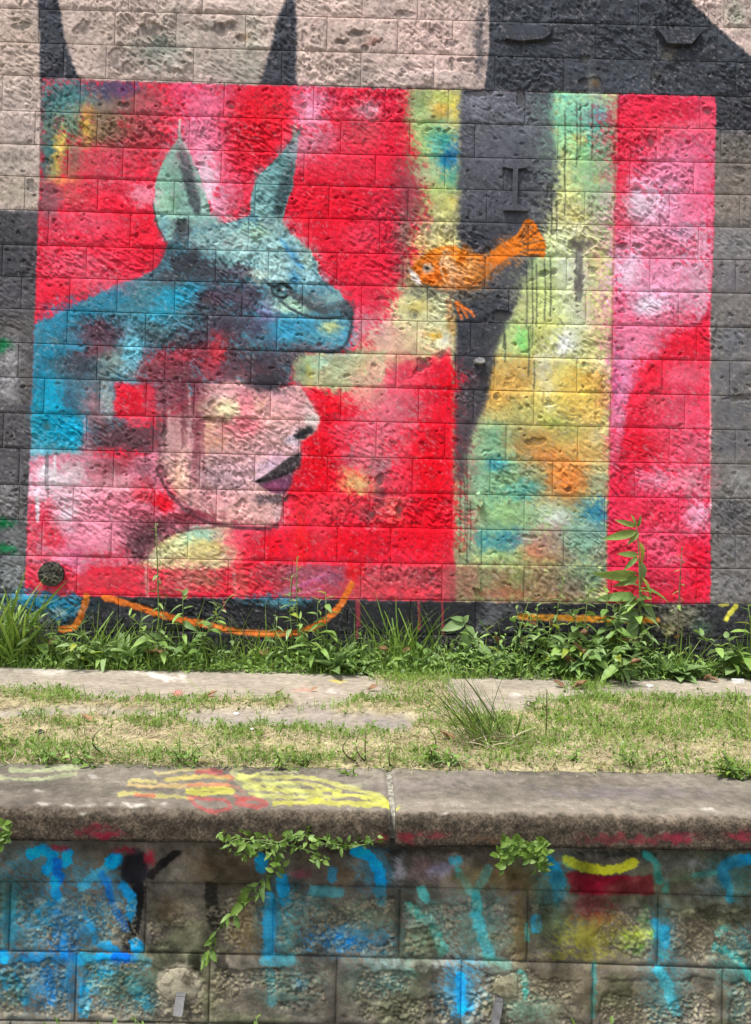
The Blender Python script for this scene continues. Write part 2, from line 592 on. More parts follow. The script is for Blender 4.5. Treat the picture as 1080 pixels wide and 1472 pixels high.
for o in [
    # top left corner: teal, grey brown, ochre
    (88, 150, 42, 42, '4f8688', 1), (150, 150, 60, 36, '75736c', .95), (72, 215, 18, 80, '3f6f70', 1), (66, 290, 12, 30, '55585a', .8), (140, 190, 60, 34, '877455', .95), (190, 200, 50, 40, '7c6253', .85),
    (210, 150, 36, 30, '8f5d5a', .85), (110, 135, 24, 16, '4c8a8a', .9), (160, 127, 40, 14, '4d4f6c', .85), (180, 128, 18, 10, '6a3f6c', .6), (104, 178, 16, 20, '6c8f78', .9), (126, 180, 10, 24, 'd0a64c', .8), (125, 160, 8, 10, 'd09a5a', .7),
    (86, 212, 9, 22, 'dcc765', 1), (82, 243, 8, 18, 'cfc058', .95), (76, 250, 8, 14, '9fae6a', .8), (105, 250, 16, 18, '8b7d55', .85), (110, 228, 14, 20, '7c7a64', .8), (92, 260, 22, 6, 'd2a24c', .8), (140, 235, 26, 18, '9a5b4f', .7), (160, 180, 18, 22, '7a6a55', .7),
    (100, 280, 34, 16, 'b26a62', .7), (76, 330, 16, 60, 'cf5068', .6), (75, 295, 10, 30, '7a5e62', .7), (150, 260, 60, 26, 'd6455a', .7), (215, 215, 40, 30, 'e03048', .7), (160, 225, 40, 18, 'dd4a66', .6),
    (110, 395, 50, 24, 'e6546c', .7), (75, 300, 12, 20, '8c5560', .6), (140, 330, 60, 30, 'ea3a52', .7), (205, 280, 20, 18, 'f08aa4', .7), (118, 300, 24, 10, 'b9404e', .5), (160, 410, 50, 18, 'd94257', .5), (130, 350, 20, 6, '9a3444', .4),
    (206, 330, 34, 50, 'ea2238', .8), (170, 300, 26, 18, 'e01f38', .7), (90, 430, 26, 26, 'e8263c', .8), (120, 420, 20, 12, 'c24450', .5),
    # pink fall between the ears
    (292, 210, 46, 110, 'ee6f92', .95), (265, 130, 24, 26, 'f04a70', .8), (300, 150, 34, 30, 'ee5a80', .85), (285, 190, 26, 20, 'f07f9e', .8), (330, 240, 24, 40, 'ef7a9b', .8), (318, 300, 18, 26, 'f3a3bf', .9), (292, 245, 12, 30, 'f6c4d8', .9), (300, 270, 8, 20, 'f8dcea', .8), (335, 300, 20, 20, 'ee7c9a', .7), (345, 305, 20, 16, 'e03048', .7),
    (225, 165, 30, 26, 'c24a5c', .6), (215, 195, 24, 24, 'a04a52', .55),
    # red block, then rosy ground right of it
    (380, 160, 48, 30, 'ea1f33', 1), (370, 200, 40, 36, 'e81d31', 1), (345, 230, 28, 26, 'e6283e', .8), (395, 155, 22, 16, 'a43a40', .45), (430, 150, 14, 22, 'e06a88', .7), (450, 160, 20, 40, 'ee8fae', .85), (470, 145, 22, 12, 'ee6688', .8), (430, 215, 20, 30, 'cf8298', .7), (470, 205, 24, 24, 'ef7392', .8),
    (510, 160, 36, 20, 'd8435c', .8), (535, 157, 22, 14, 'efb9c6', .95), (560, 150, 18, 24, 'e42746', 1), (530, 190, 40, 26, 'c0525c', .7), (480, 240, 50, 26, 'dd3c53', .8), (520, 250, 50, 30, 'cf3a50', .8), (565, 215, 18, 34, 'e02440', 1), (560, 290, 30, 60, 'dc1f3a', .95),
    (480, 310, 60, 60, 'e61c34', .95), (440, 300, 24, 40, 'e81f36', .9), (520, 345, 30, 22, 'cf4a62', .7), (545, 315, 20, 30, 'b83a50', .55), (455, 200, 18, 14, '9c6068', .5), (590, 275, 32, 46, '8c4752', .85), (600, 240, 22, 20, '93504f', .8), (585, 310, 24, 20, 'a84a58', .7), (605, 300, 18, 16, '7d5a50', .7),
    (560, 380, 26, 50, 'dc1f3c', .9), (500, 380, 36, 30, 'e3243c', .9), (540, 410, 30, 30, 'd83048', .8), (575, 345, 16, 40, '9c4250', .7), (580, 400, 14, 40, 'a8404e', .7), (545, 450, 36, 26, 'e23a56', .85), (520, 470, 24, 20, 'eb8fa2', .8), (560, 470, 20, 20, 'e2a0a0', .6),
]:
    B(*o)
Pg([(640, 110), (895, 110), (892, 300), (884, 600), (876, 875), (655, 875)], 'a9ad84', f=3)
Pg([(661, 110), (800, 110), (800, 240), (700, 560), (656, 660)], '55575e', f=6)
# green and yellow strip left of the dark column
Pg([(588, 110), (663, 110), (662, 360), (656, 500), (600, 520), (560, 470), (580, 430), (590, 395), (612, 340), (622, 300), (615, 250), (598, 200), (588, 170)], 'bdbb86', f=9, wj=5)
for o in [(605, 150, 20, 26, '8aa070', .95), (640, 145, 24, 16, 'a9b55c', .9), (633, 158, 14, 12, 'd9a94a', .85), (655, 155, 8, 24, 'd6c24e', .9), (612, 200, 22, 34, '9cba78', .95), (635, 195, 20, 18, '6fae88', .85), (640, 205, 16, 14, '2a9a98', .8), (642, 228, 18, 22, '1a7aa6', .95), (650, 222, 8, 26, '2a6f9c', .7), (625, 215, 10, 20, '6fb39a', .8),
          (615, 250, 20, 16, '9fb98a', .8), (648, 258, 14, 18, '4fa48c', .85), (630, 275, 22, 14, 'a9bd74', .9), (650, 292, 10, 12, 'd8bd58', .9), (635, 300, 24, 16, 'c4c67c', .9), (625, 340, 34, 20, 'ddd3a0', .95), (605, 345, 16, 14, 'cfc08a', .8), (645, 345, 16, 20, 'e2d58c', .9), (600, 350, 10, 8, 'd8b07a', .6), (583, 330, 10, 24, '7c6a62', .7),
          (590, 440, 30, 36, 'cfd0a0', .95), (630, 450, 26, 40, 'd8dbb0', .95), (560, 500, 40, 30, 'd9c8a6', .9), (600, 490, 40, 28, 'd7d2a2', .95), (640, 490, 14, 16, 'e4e9d0', .95), (625, 482, 12, 6, 'd9a63c', .85), (600, 440, 20, 10, 'd2be6a', .7), (648, 440, 6, 26, 'd98a5c', .6), (650, 470, 6, 20, 'd6a25a', .7), (535, 520, 30, 24, 'e9b59a', .85), (555, 480, 20, 24, 'edb9b2', .8), (575, 520, 26, 12, 'd8c59a', .8)]:
    B(*o)
# dark column
Pg([(663, 110), (800, 110), (800, 150), (806, 250), (802, 290), (786, 335), (772, 372), (752, 420), (738, 455), (716, 500), (708, 545), (700, 580), (682, 612), (668, 650), (656, 668), (655, 560), (659, 450), (664, 330)], '4f5159', f=5, wj=4)
for o in [(690, 150, 26, 22, '777983', .95), (730, 160, 50, 24, '7f818b', .95), (745, 185, 50, 24, '6a6d76', .9), (780, 170, 24, 26, '808079', .8), (690, 200, 22, 20, '70737d', .9), (715, 235, 40, 30, '6b6e78', .9), (780, 230, 24, 40, '66666b', .85), (790, 200, 18, 30, '8d9186', .75), (690, 270, 26, 30, '5e6069', .9), (750, 285, 40, 26, '4d4d56', .9), (790, 270, 14, 40, '55535a', .8), (700, 335, 38, 24, '3f4148', .9), (690, 355, 26, 14, '44464d', .9), (745, 380, 30, 26, '44464c', .9), (710, 440, 44, 30, '43454c', .9), (685, 480, 22, 30, '3f4047', .9), (690, 520, 28, 26, '3d3e45', .9), (675, 580, 22, 40, '47464c', .9), (668, 630, 14, 30, '55535a', .9), (705, 520, 8, 26, '8f9590', .6)]:
    B(*o)
# green, yellow and orange column
Pg([(800, 110), (892, 110), (885, 330), (880, 560), (872, 868), (656, 866), (655, 665), (670, 648), (686, 610), (702, 580), (709, 545), (718, 500), (740, 455), (754, 420), (774, 372), (788, 335), (803, 290), (807, 250), (792, 180)], 'bcc287', f=4, wj=4)
for o in [(845, 180, 60, 60, '7fd0ae', .95), (845, 265, 50, 50, 'a2d29a', .9), (830, 335, 50, 45, 'd6da9c', .95), (815, 420, 70, 60, 'cdd99a', .95), (795, 495, 80, 40, 'd0d88c', .95), (800, 560, 90, 45, 'dcc468', .95), (725, 560, 40, 50, 'cfae62', .9), (785, 640, 90, 40, 'cc9e58', .95), (820, 690, 54, 34, 'e2863f', .95), (720, 670, 60, 60, '84b792', .95), (735, 755, 80, 50, '80b090', .9), (840, 770, 50, 50, '7da595', .9), (740, 840, 90, 24, '8a7a5e', .9)]:
    B(*o)
for o in [(830, 165, 34, 24, '7fd2b6', 1), (865, 155, 20, 18, 'a9c9a0', .8), (860, 172, 18, 22, '52b6b6', .95), (862, 165, 8, 8, '4a9cc4', .7), (815, 195, 16, 20, '83c79c', .9), (850, 200, 26, 18, '5fbdaa', .9), (835, 215, 24, 20, '94d48c', .95), (870, 215, 14, 30, '6fb49c', .8), (832, 200, 8, 8, 'd2cf6a', .8), (815, 240, 12, 26, 'd8d593', .9),
          (842, 255, 22, 24, '98d29a', .9), (873, 260, 12, 40, '94b994', .85), (862, 258, 8, 6, 'c9a95a', .6), (820, 290, 18, 30, 'e3dd92', .95), (825, 315, 20, 12, 'e6da7c', .9), (865, 300, 20, 26, '9bb890', .9), (870, 340, 16, 30, '9fae88', .85), (805, 340, 14, 24, 'd0d6b0', .9), (830, 330, 12, 10, 'd5d8b8', .9), (800, 380, 18, 24, 'bcd096', .9), (776, 390, 18, 26, 'a8c488', .9), (815, 395, 16, 30, 'cfd8d2', .95), (840, 400, 14, 30, 'c8cdb6', .9), (868, 390, 14, 30, 'd9d98c', .9), (860, 370, 10, 16, 'cdbb7a', .7),
          (790, 430, 30, 24, 'bfcf7c', .95), (760, 450, 20, 20, 'c6cd8e', .9), (820, 440, 20, 24, 'cad5b4', .9), (862, 440, 20, 26, 'e0d98a', .95), (835, 460, 16, 20, 'c9d4c0', .85), (790, 470, 26, 16, 'd4da84', .9), (740, 490, 20, 20, 'a3cf7a', .95), (752, 490, 10, 14, '62cf74', .95), (725, 500, 12, 20, 'c4cf9a', .9), (785, 490, 20, 18, 'd0d478', .9), (820, 492, 20, 16, 'd6dce0', .98), (810, 500, 10, 14, 'e2e6ea', .9), (858, 490, 20, 16, 'dcd98c', .9),
          (735, 545, 28, 26, 'd4a45a', .95), (750, 525, 18, 10, 'c7a562', .8), (715, 575, 16, 16, 'd9a552', .9), (785, 530, 12, 24, 'dcdcd0', .95), (790, 560, 14, 12, 'dcdcc0', .9), (812, 540, 20, 18, 'dfd27c', .9), (862, 530, 16, 16, 'd8cf9a', .9), (850, 550, 26, 14, 'cf9c46', .95), (825, 575, 40, 18, 'd9b65a', .95), (790, 590, 24, 16, 'c9c06a', .9), (868, 575, 10, 20, 'd88a52', .8), (850, 600, 26, 14, 'e0b663', .9), (745, 595, 24, 18, 'a9a868', .9), (725, 600, 16, 12, 'c9b26a', .8), (790, 585, 6, 6, 'f0ecc8', .9), (795, 610, 20, 10, 'bccf6c', .9),
          (700, 640, 26, 24, '86b48c', .95), (712, 625, 20, 14, '5f9c86', .8), (690, 620, 12, 16, '86a880', .7), (745, 630, 20, 18, 'a3a46c', .9), (775, 645, 30, 22, 'c98e4e', .95), (770, 632, 18, 8, '8d6a3a', .7), (800, 630, 20, 14, 'b8a662', .8), (790, 660, 26, 12, 'de8a4a', .9), (850, 640, 26, 22, 'd2ab64', .95), (858, 628, 8, 12, 'e4dca8', .9), (820, 620, 16, 10, 'b2b76a', .8), (862, 655, 12, 12, 'cfa86a', .7),
          (716, 670, 14, 10, '1f7f9e', .98), (708, 667, 8, 6, '2a8fb6', .8), (690, 690, 20, 26, '7fb394', .95), (680, 660, 12, 14, '8fb99a', .8), (735, 690, 24, 14, '94b27c', .9), (770, 690, 20, 16, '86906a', .9), (752, 708, 26, 12, '4f9f9e', .95), (768, 700, 16, 8, '5ca8a0', .8), (820, 690, 26, 20, 'e0813c', 1), (815, 705, 20, 10, 'd98a4c', .9), (820, 672, 14, 8, 'dd9a5a', .8), (860, 690, 16, 16, '7fa596', .9), (866, 672, 14, 8, 'c0b07a', .8), (790, 720, 16, 10, 'b08a5a', .8), (720, 735, 26, 16, '93b878', .9), (705, 720, 12, 14, '6fa080', .8), (745, 750, 20, 14, '8aab74', .85),
          (800, 735, 22, 14, 'b8d0b6', .95), (803, 748, 14, 10, 'e6f2ec', .98), (828, 722, 20, 8, 'a3784a', .8), (845, 730, 16, 12, '4f8f9c', .8), (862, 742, 12, 18, '1f84b0', .98), (856, 735, 10, 8, '2a6f8c', .7), (850, 760, 16, 8, '8fb0a6', .8), (690, 775, 14, 14, '2f93a0', .95), (720, 780, 28, 14, '3f8fa0', .95), (740, 772, 16, 10, '2a7fa0', .7), (675, 770, 10, 24, 'a9bf90', .85), (775, 785, 24, 22, 'b0706a', .9), (765, 797, 18, 10, 'd07058', .85), (800, 780, 14, 20, 'a4706e', .7), (725, 803, 34, 8, '9ec47c', .95), (790, 806, 18, 6, 'c08a58', .7), (840, 785, 30, 18, '739a84', .9), (855, 770, 20, 10, '7f9a90', .7), (815, 800, 14, 12, '9a7a6a', .7), (860, 800, 10, 10, '9a6f66', .6),
          (700, 835, 30, 24, '7f8a66', .95), (725, 840, 20, 20, 'a0785c', .9), (765, 838, 30, 22, '8d7a52', .9), (745, 828, 10, 12, '7f9a5c', .7), (800, 840, 26, 20, '8b6a5c', .85), (840, 835, 30, 20, '5f7a66', .9), (825, 848, 16, 12, '7a5c56', .7), (860, 830, 12, 12, '5f7f6c', .7), (715, 855, 30, 8, 'b5624e', .8), (770, 858, 40, 6, '9c6a4a', .7)]:
    B(o[0], o[1], o[2] * 1.25, o[3] * 1.3, o[4], o[5] * .72)
Pg([(655, 440), (742, 436), (730, 462), (714, 500), (706, 545), (697, 580), (680, 612), (665, 648), (655, 662)], '43454c', .92, f=6, wj=4)
Pg([(664, 120), (786, 120), (796, 180), (801, 250), (796, 290), (779, 335), (764, 372), (745, 425), (738, 446), (656, 450)], '565860', .6, f=9, wj=4)
for o in [(700, 152, 34, 18, '7c7e88', .8), (740, 185, 40, 18, '6d7079', .6), (705, 340, 36, 22, '3d3f46', .8), (700, 440, 30, 24, '3f4148', .7)]:
    B(*o)
L([(833, 362), (834, 395), (833, 430)], 10, '85887e', .9, f=2)
B(833, 352, 13, 7, '6f6e64', .9)  # bare mortar grey in the slot, with shade painted at its head
Pg([(657, 668), (668, 655), (688, 640), (690, 700), (682, 760), (676, 810), (656, 812)], '86a98a', .8, f=4, wj=3)
B(663, 700, 6, 40, '6f7f72', .7)
B(664, 790, 8, 26, '9aa070', .7)
# bottom row, duller
Pg([(400, 812), (655, 812), (655, 862), (400, 862)], 'b85560', .75, f=3)
Pg([(640, 812), (690, 812), (680, 862), (640, 862)], '8a5a55', .6, f=8)
# dark runs
for x, a, b in ((757, 382, 470), (765, 375, 500), (771, 380, 470), (783, 372, 460), (791, 368, 455), (800, 290, 340), (793, 270, 335), (812, 160, 245), (829, 150, 240), (834, 150, 215), (851, 150, 228), (812, 250, 310), (661, 660, 800), (671, 650, 812), (668, 690, 780), (676, 720, 790), (726, 480, 520), (760, 470, 540), (768, 520, 560), (724, 460, 500)):
    L([(x, a), (x + 1, (a + b) / 2), (x, b)], 1.6, '4a5048', .75, f=1.0, wj=.6)
for x, a, b in ((880, 690, 830), (876, 720, 790)):
    L([(x, a), (x - 2, b)], 2, 'd8c25a', .5, f=1.0)

# ---- right column: red and pink
Pg([(889, 110), (1036, 110), (1034, 330), (1030, 470), (1030, 640), (1030, 880), (872, 880), (876, 700), (880, 560), (885, 330)], 'e2395a', f=1.5)
for o in [(970, 250, 60, 50, 'e281a0', .9), (945, 330, 70, 60, 'e493b2', .95), (945, 420, 75, 60, 'e79cba', .95), (915, 500, 40, 60, 'df86a6', .9)]:
    B(*o)
for o in [(940, 170, 60, 30, 'ea2c44', .95), (910, 210, 30, 30, 'e82a42', .95), (1015, 170, 14, 40, 'ea5a72', .8), (975, 185, 40, 8, 'd98a86', .5), (950, 210, 18, 18, 'd0484e', .6), (985, 215, 40, 30, 'e0688a', .9), (910, 245, 22, 16, 'e82a44', .8), (965, 250, 50, 26, 'e283a4', .95), (1005, 265, 18, 26, 'e0708e', .9),
          (925, 295, 34, 26, 'f0d0e2', .98), (975, 300, 34, 26, 'e590b2', .95), (1005, 305, 18, 30, 'e46a8a', .9), (893, 280, 8, 46, 'e62a40', .9), (900, 320, 14, 10, 'e85068', .8), (925, 350, 26, 20, 'dc7a94', .9), (970, 345, 40, 24, 'd4859f', .85), (985, 335, 20, 12, 'c9b0cc', .7), (925, 365, 20, 8, 'e8405a', .7), (955, 355, 14, 8, 'c8506a', .6), (1010, 350, 10, 24, 'ecaec4', .85), (893, 345, 8, 30, 'b84a60', .7),
          (905, 385, 22, 26, 'ecc4de', .98), (902, 405, 14, 14, 'f0d4ea', .8), (920, 395, 16, 16, 'd8607e', .6), (960, 390, 30, 26, 'e692b0', .95), (1000, 395, 20, 30, 'ecb0c8', .9), (930, 440, 40, 22, 'e59cbc', .95), (925, 440, 18, 14, 'f2dcec', .95), (995, 430, 24, 24, 'ea9cb4', .85), (900, 440, 12, 24, 'dc6484', .8), (920, 462, 30, 6, 'e05a76', .7), (975, 455, 24, 8, 'dc5a72', .6), (1010, 420, 10, 40, 'f0bacb', .7),
          (940, 480, 40, 24, 'e57f9c', .95), (900, 490, 20, 30, 'e07898', .9), (905, 530, 22, 24, 'd88fb6', .95), (897, 565, 14, 30, 'dd9cc6', .95), (884, 560, 6, 50, 'b05c86', .7), (892, 600, 12, 26, 'dca4c8', .9), (890, 640, 12, 26, 'e27c9a', .85), (940, 505, 26, 14, 'e88aa4', .8)]:
    B(o[0], o[1], o[2] * 1.3, o[3] * 1.3, o[4], o[5] * .75)
Pg([(1022, 462), (1000, 468), (965, 490), (945, 515), (935, 535), (915, 552), (905, 575), (900, 610), (893, 640), (892, 665), (900, 690), (1022, 690)], 'e5304c', .95, f=4, wj=3, sm=True)
for o in [(985, 500, 36, 26, 'e8243a', .95), (935, 535, 24, 24, 'e82136', .9), (925, 590, 30, 26, 'de2c44', .8), (930, 640, 36, 26, 'e01f34', .95), (990, 540, 34, 22, 'e65f76', .9), (985, 590, 36, 24, 'e4506a', .85), (995, 640, 30, 26, 'e75c78', .95), (945, 575, 16, 20, 'a84a4e', .4), (1010, 660, 14, 60, 'ec6a84', .7),
          (895, 700, 18, 26, 'da2c48', .95), (940, 690, 26, 18, 'dc7f9a', .9), (955, 690, 14, 10, 'c4a2b8', .6), (990, 690, 30, 22, 'ea6a86', .9), (1003, 745, 22, 24, 'eea0ba', .95), (930, 740, 40, 22, 'e23852', .9), (960, 790, 40, 22, 'e8486a', .9), (975, 806, 24, 8, 'f0a0b0', .7), (1000, 800, 24, 26, 'e61c38', 1), (985, 785, 16, 10, 'e61e38', .8), (900, 790, 20, 26, 'e8304a', .9), (950, 840, 50, 24, 'c03048', .9), (1005, 845, 18, 26, 'e6203a', .95), (900, 845, 24, 20, 'd8404a', .9), (950, 858, 60, 8, 'e02a40', .8)]:
    B(*o)
L([(1021, 470), (1022, 560), (1022, 740)], 2, 'e8dccf', .7, f=1.0)
L([(884, 170), (884, 300), (881, 420), (879, 560), (875, 700), (872, 810)], 2.5, 'b04a50', .5, f=1.5)

# ---- red field below the snout and right of the face
for o in [(600, 600, 60, 50, 'e6203a', .95), (620, 680, 40, 110, 'ea1226', 1), (560, 560, 50, 40, 'dd5c70', .9), (480, 590, 40, 40, 'e41428', 1), (455, 660, 40, 60, 'e81024', 1), (560, 600, 30, 30, 'd86478', .85), (590, 590, 24, 20, 'b8505c', .6), (530, 570, 24, 26, 'e28a86', .8), (526, 545, 20, 20, 'e8b07a', .75), (545, 620, 36, 24, 'd85a70', .8), (500, 615, 24, 20, 'd2566c', .7), (510, 540, 24, 20, 'ddb090', .8),
          (530, 655, 36, 30, 'dc6a80', .85), (510, 690, 22, 20, 'e8a86a', .85), (520, 698, 16, 10, 'eccb88', .8), (545, 680, 20, 24, '8a6a72', .7), (552, 668, 10, 10, '6a5a66', .7), (505, 660, 14, 12, '9c5a6a', .6), (540, 705, 12, 12, 'd9a878', .7), (570, 700, 30, 20, 'e0485c', .7), (560, 735, 30, 18, 'e07a74', .8), (510, 730, 30, 14, 'a83a40', .55), (525, 742, 14, 12, '7d5058', .6), (545, 715, 10, 18, '6f4a54', .6), (470, 730, 30, 20, 'e24a54', .6),
          (585, 650, 12, 26, 'd04a56', .5), (570, 745, 10, 24, 'e0a07a', .6), (600, 760, 60, 30, 'e8142a', .9), (500, 780, 70, 26, 'e6182c', .95), (440, 785, 20, 24, 'e4162a', .9), (430, 770, 10, 60, 'ee2c2c', .6), (460, 770, 16, 18, 'e2606c', .4), (575, 490, 30, 24, 'ddb49a', .6), (620, 545, 40, 22, 'e8263c', .95), (645, 560, 14, 40, 'ec1226', .95), (590, 540, 26, 14, 'da5064', .7)]:
    B(*o)
# pale green strip between snout and red
Pg([(420, 506), (555, 505), (552, 552), (500, 558), (440, 556), (421, 548)], 'aebd92', .9, f=5, wj=4)
for o in [(440, 530, 16, 20, '9ac08c', .9), (445, 540, 6, 14, 'cdb85c', .6), (465, 520, 14, 10, 'a6cfb8', .8), (490, 535, 20, 18, 'a9b690', .9), (525, 525, 16, 20, 'd0b88e', .8), (540, 530, 14, 20, 'd8a894', .8), (510, 510, 14, 8, 'b8c0a0', .8), (490, 555, 30, 8, '9aae80', .8)]:
    B(*o)

# ---- the hooded creature
ear1 = [(259, 171), (261, 198), (272, 218), (286, 248), (297, 280), (303, 308), (322, 326), (300, 370), (262, 372), (243, 350), (238, 342), (226, 322), (221, 292), (223, 264), (233, 236), (246, 214), (256, 200)]
body = [(49, 466), (95, 447), (125, 431), (165, 409), (205, 397), (224, 386), (236, 366), (243, 348), (262, 330), (300, 318), (318, 322), (335, 318), (350, 312), (362, 306), (404, 318), (416, 334), (430, 350), (445, 361), (455, 376), (458, 393), (467, 404), (482, 416), (497, 431), (507, 447), (505, 470), (500, 490), (488, 503), (468, 507), (440, 504), (422, 510), (415, 550), (300, 560), (230, 590), (150, 640), (100, 652), (43, 655), (45, 560)]
Pg(ear1, '86afa2', f=1.4, wj=1.2)
Pg([(433, 180), (429, 206), (425, 235), (421, 268), (412, 294), (405, 322), (382, 322), (359, 312), (361, 282), (369, 256), (385, 239), (405, 221), (419, 200)], '6d9a9c', f=1.4, wj=1.2)
Pg(body, '4d7f90', f=1.6, wj=1.5)
for o in [(240, 275, 14, 34, '8fc0a8', .9), (250, 235, 10, 20, '8db4a4', .8), (238, 300, 12, 20, '9bc2a6', .8), (285, 300, 12, 22, '93bcb4', .9), (236, 325, 8, 16, '7fb0c0', .8), (300, 320, 16, 10, '8fbdb8', .8),
          (262, 333, 14, 18, '4f5a60', .95), (283, 348, 20, 12, 'a4c8c6', .9), (250, 290, 8, 12, '6f9a80', .6)]:
    B(*o)
Pg([(257, 216), (269, 220), (280, 252), (288, 292), (287, 308), (276, 300), (264, 262)], '4b5558', .95, f=3.5, wj=3, sm=True)
Pg([(254, 322), (272, 318), (274, 342), (262, 350), (254, 340)], '4c545b', .8, f=4, wj=3)
L([(259, 172), (260, 196), (272, 218)], 2.2, 'b9d2c0', .8, f=1)
L([(221, 292), (226, 322), (240, 348), (246, 356)], 2, '35474a', .8, f=1.2)
Pg([(404, 256), (420, 232), (424, 240), (419, 272), (410, 296), (403, 318), (396, 312), (394, 286)], '3f5458', .9, f=4, wj=3, sm=True)
for o in [(380, 268, 14, 24, '7ba8a8', .9), (375, 300, 12, 14, '8dbab8', .85), (408, 228, 10, 16, '5f8f90', .9), (424, 195, 4, 14, '8fa890', .8), (375, 285, 6, 5, '4f777c', .6)]:
    B(*o)
for o in [  # head, pale teal
    (340, 350, 60, 34, '9cc4c0', 1), (310, 345, 24, 16, '7fa8a6', .7), (300, 330, 26, 10, '7f9a98', .6), (375, 335, 24, 14, 'a3c6a0', .9), (395, 322, 16, 10, '86958c', .7), (400, 350, 30, 26, '9cc6c6', .95), (350, 352, 14, 10, 'b6d6d4', .7), (330, 380, 60, 22, '8fc2c4', .95), (400, 385, 40, 22, 'a4c9c6', .95), (440, 380, 16, 22, 'a9cdc0', .95), (372, 396, 20, 10, 'c2dccf', .9), (420, 375, 10, 20, '7fb2cc', .6),
    (290, 350, 16, 12, '6f8e8e', .7), (345, 375, 8, 20, 'a8d4d0', .7), (445, 400, 26, 14, '93bdc4', .9), (425, 400, 8, 10, '3f86b0', .8), (455, 420, 24, 14, '86b4bc', .9), (455, 420, 14, 10, '4a8cae', .7), (478, 430, 18, 12, '8db2b2', .9), (410, 440, 30, 14, 'a6cdb8', .95), (430, 445, 20, 12, 'b2d8be', .8), (395, 430, 14, 16, '86aaa8', .8),
    (455, 440, 22, 10, '66757a', .85), (440, 428, 14, 6, '5f6c72', .8), (470, 448, 20, 6, '5a686f', .8),
    # shoulders and coat
    (272, 378, 34, 22, '3f444b', 1), (300, 392, 30, 18, '474c55', .95), (240, 400, 30, 14, '4c5258', .9), (320, 392, 24, 14, '55505c', .9), (280, 410, 40, 14, '436474', .8), (250, 412, 24, 8, '5d6468', .6), (120, 450, 50, 18, '2b84a4', .95), (170, 425, 30, 14, '2f7f9c', .95), (90, 470, 36, 16, '2a88ac', .95), (200, 420, 24, 16, '4f8794', .8), (250, 430, 20, 16, '2fa0c0', .98), (280, 415, 16, 14, '2d9cbc', .9), (235, 450, 22, 10, '3aa8c6', .95), (195, 445, 24, 12, '437f8e', .8), (265, 455, 20, 8, '5a9fb0', .7),
    (155, 470, 60, 20, '4a7786', .85), (140, 482, 34, 22, '5a4350', .95), (135, 470, 14, 8, '6a3a48', .7), (185, 490, 12, 22, '6fb4c6', .95), (225, 480, 30, 16, '4f6a70', .9), (260, 490, 30, 14, '4a5560', .9), (310, 430, 30, 16, '5a4150', .9), (350, 430, 24, 20, '53475a', .9), (325, 460, 40, 20, '4b4450', .95), (385, 455, 16, 20, '7a76a8', .8), (370, 470, 26, 16, '565068', .85), (320, 480, 30, 12, '6f4450', .7), (325, 484, 12, 6, 'b04a48', .6), (355, 415, 18, 12, '566074', .8), (345, 415, 8, 6, '2f6a8a', .6), (300, 440, 16, 8, '2a3c46', .6), (285, 440, 12, 6, '2c4c5c', .5), (380, 400, 18, 8, '8fbcc8', .7),
    # snout
    (410, 480, 26, 20, '4a9cbc', .95), (430, 470, 26, 14, '2f86a6', .9), (470, 480, 40, 20, '5fa2b4', .95), (475, 470, 16, 9, 'a9bd96', .95), (495, 480, 10, 18, '5aa4c4', .9), (450, 495, 30, 8, '4f8ca2', .9), (395, 490, 10, 16, '4f7fa0', .8), (497, 442, 9, 10, '4a5058', .95), (505, 455, 4, 20, '3f4a52', .8), (485, 440, 10, 6, '5a6468', .7), (470, 503, 30, 4, '5a5a66', .8), (440, 500, 26, 5, '5e5a66', .8),
    # left side, cyan
    (75, 510, 30, 20, '2592b6', .95), (110, 500, 24, 14, '2f7c98', .9), (60, 545, 14, 40, '2a86a6', .95), (105, 525, 36, 20, '48606e', .95), (140, 545, 30, 24, '50616c', .9), (135, 510, 26, 12, '73424c', .8), (115, 522, 16, 16, '7a3a44', .6), (165, 520, 30, 20, '7d8a82', .9), (190, 530, 20, 20, '86b8c4', .9), (195, 505, 14, 24, '66b4cc', .95), (150, 540, 12, 30, '6e7f80', .7), (76, 570, 14, 28, '12a0c4', .98), (60, 590, 14, 20, '158aa8', .95), (100, 570, 16, 28, '456a80', .9), (112, 590, 12, 14, '3f6478', .8), (75, 615, 30, 26, '0f9dbf', .98), (100, 622, 20, 26, '0ea2c8', .98), (56, 620, 12, 30, '3d8a96', .8), (90, 600, 10, 10, '2a6f88', .7), (108, 640, 14, 8, '2ab0d0', .8), (70, 640, 26, 8, '3aa4c0', .8), (56, 660, 14, 20, '8cc6da', .95), (46, 690, 8, 30, '8fcfe8', .9), (90, 665, 40, 14, '9fb4b8', .9), (120, 655, 24, 10, '7f9aa0', .8),
]:
    B(*o)
Pg([(402, 342), (412, 350), (428, 372), (440, 386), (434, 388), (418, 372)], '4f9ccc', .95, f=3, wj=2)
L([(402, 432), (430, 450), (458, 457), (490, 455), (503, 452)], 2.6, '3c484e', .85, f=1.5)
L([(507, 448), (505, 470), (500, 490), (488, 503), (468, 506), (440, 503)], 3, '3c4a54', .8, f=2)
L([(404, 320), (416, 335), (430, 350), (445, 361), (455, 376), (458, 393)], 2, '9dc0b4', .6, f=1.2)
# dark under the chin
for o in [(380, 520, 40, 24, '4c4650', .98), (385, 545, 24, 16, '3f3d42', .98), (395, 555, 24, 8, '47434a', .9), (330, 515, 30, 24, '5a424c', .95), (300, 500, 30, 16, '5c3a46', .9), (410, 515, 14, 16, '524c54', .9), (360, 540, 20, 10, '75606a', .7), (400, 535, 16, 14, '5c505a', .8), (285, 480, 24, 10, '4e3e48', .8), (425, 505, 16, 8, '4f4a52', .9)]:
    B(*o)

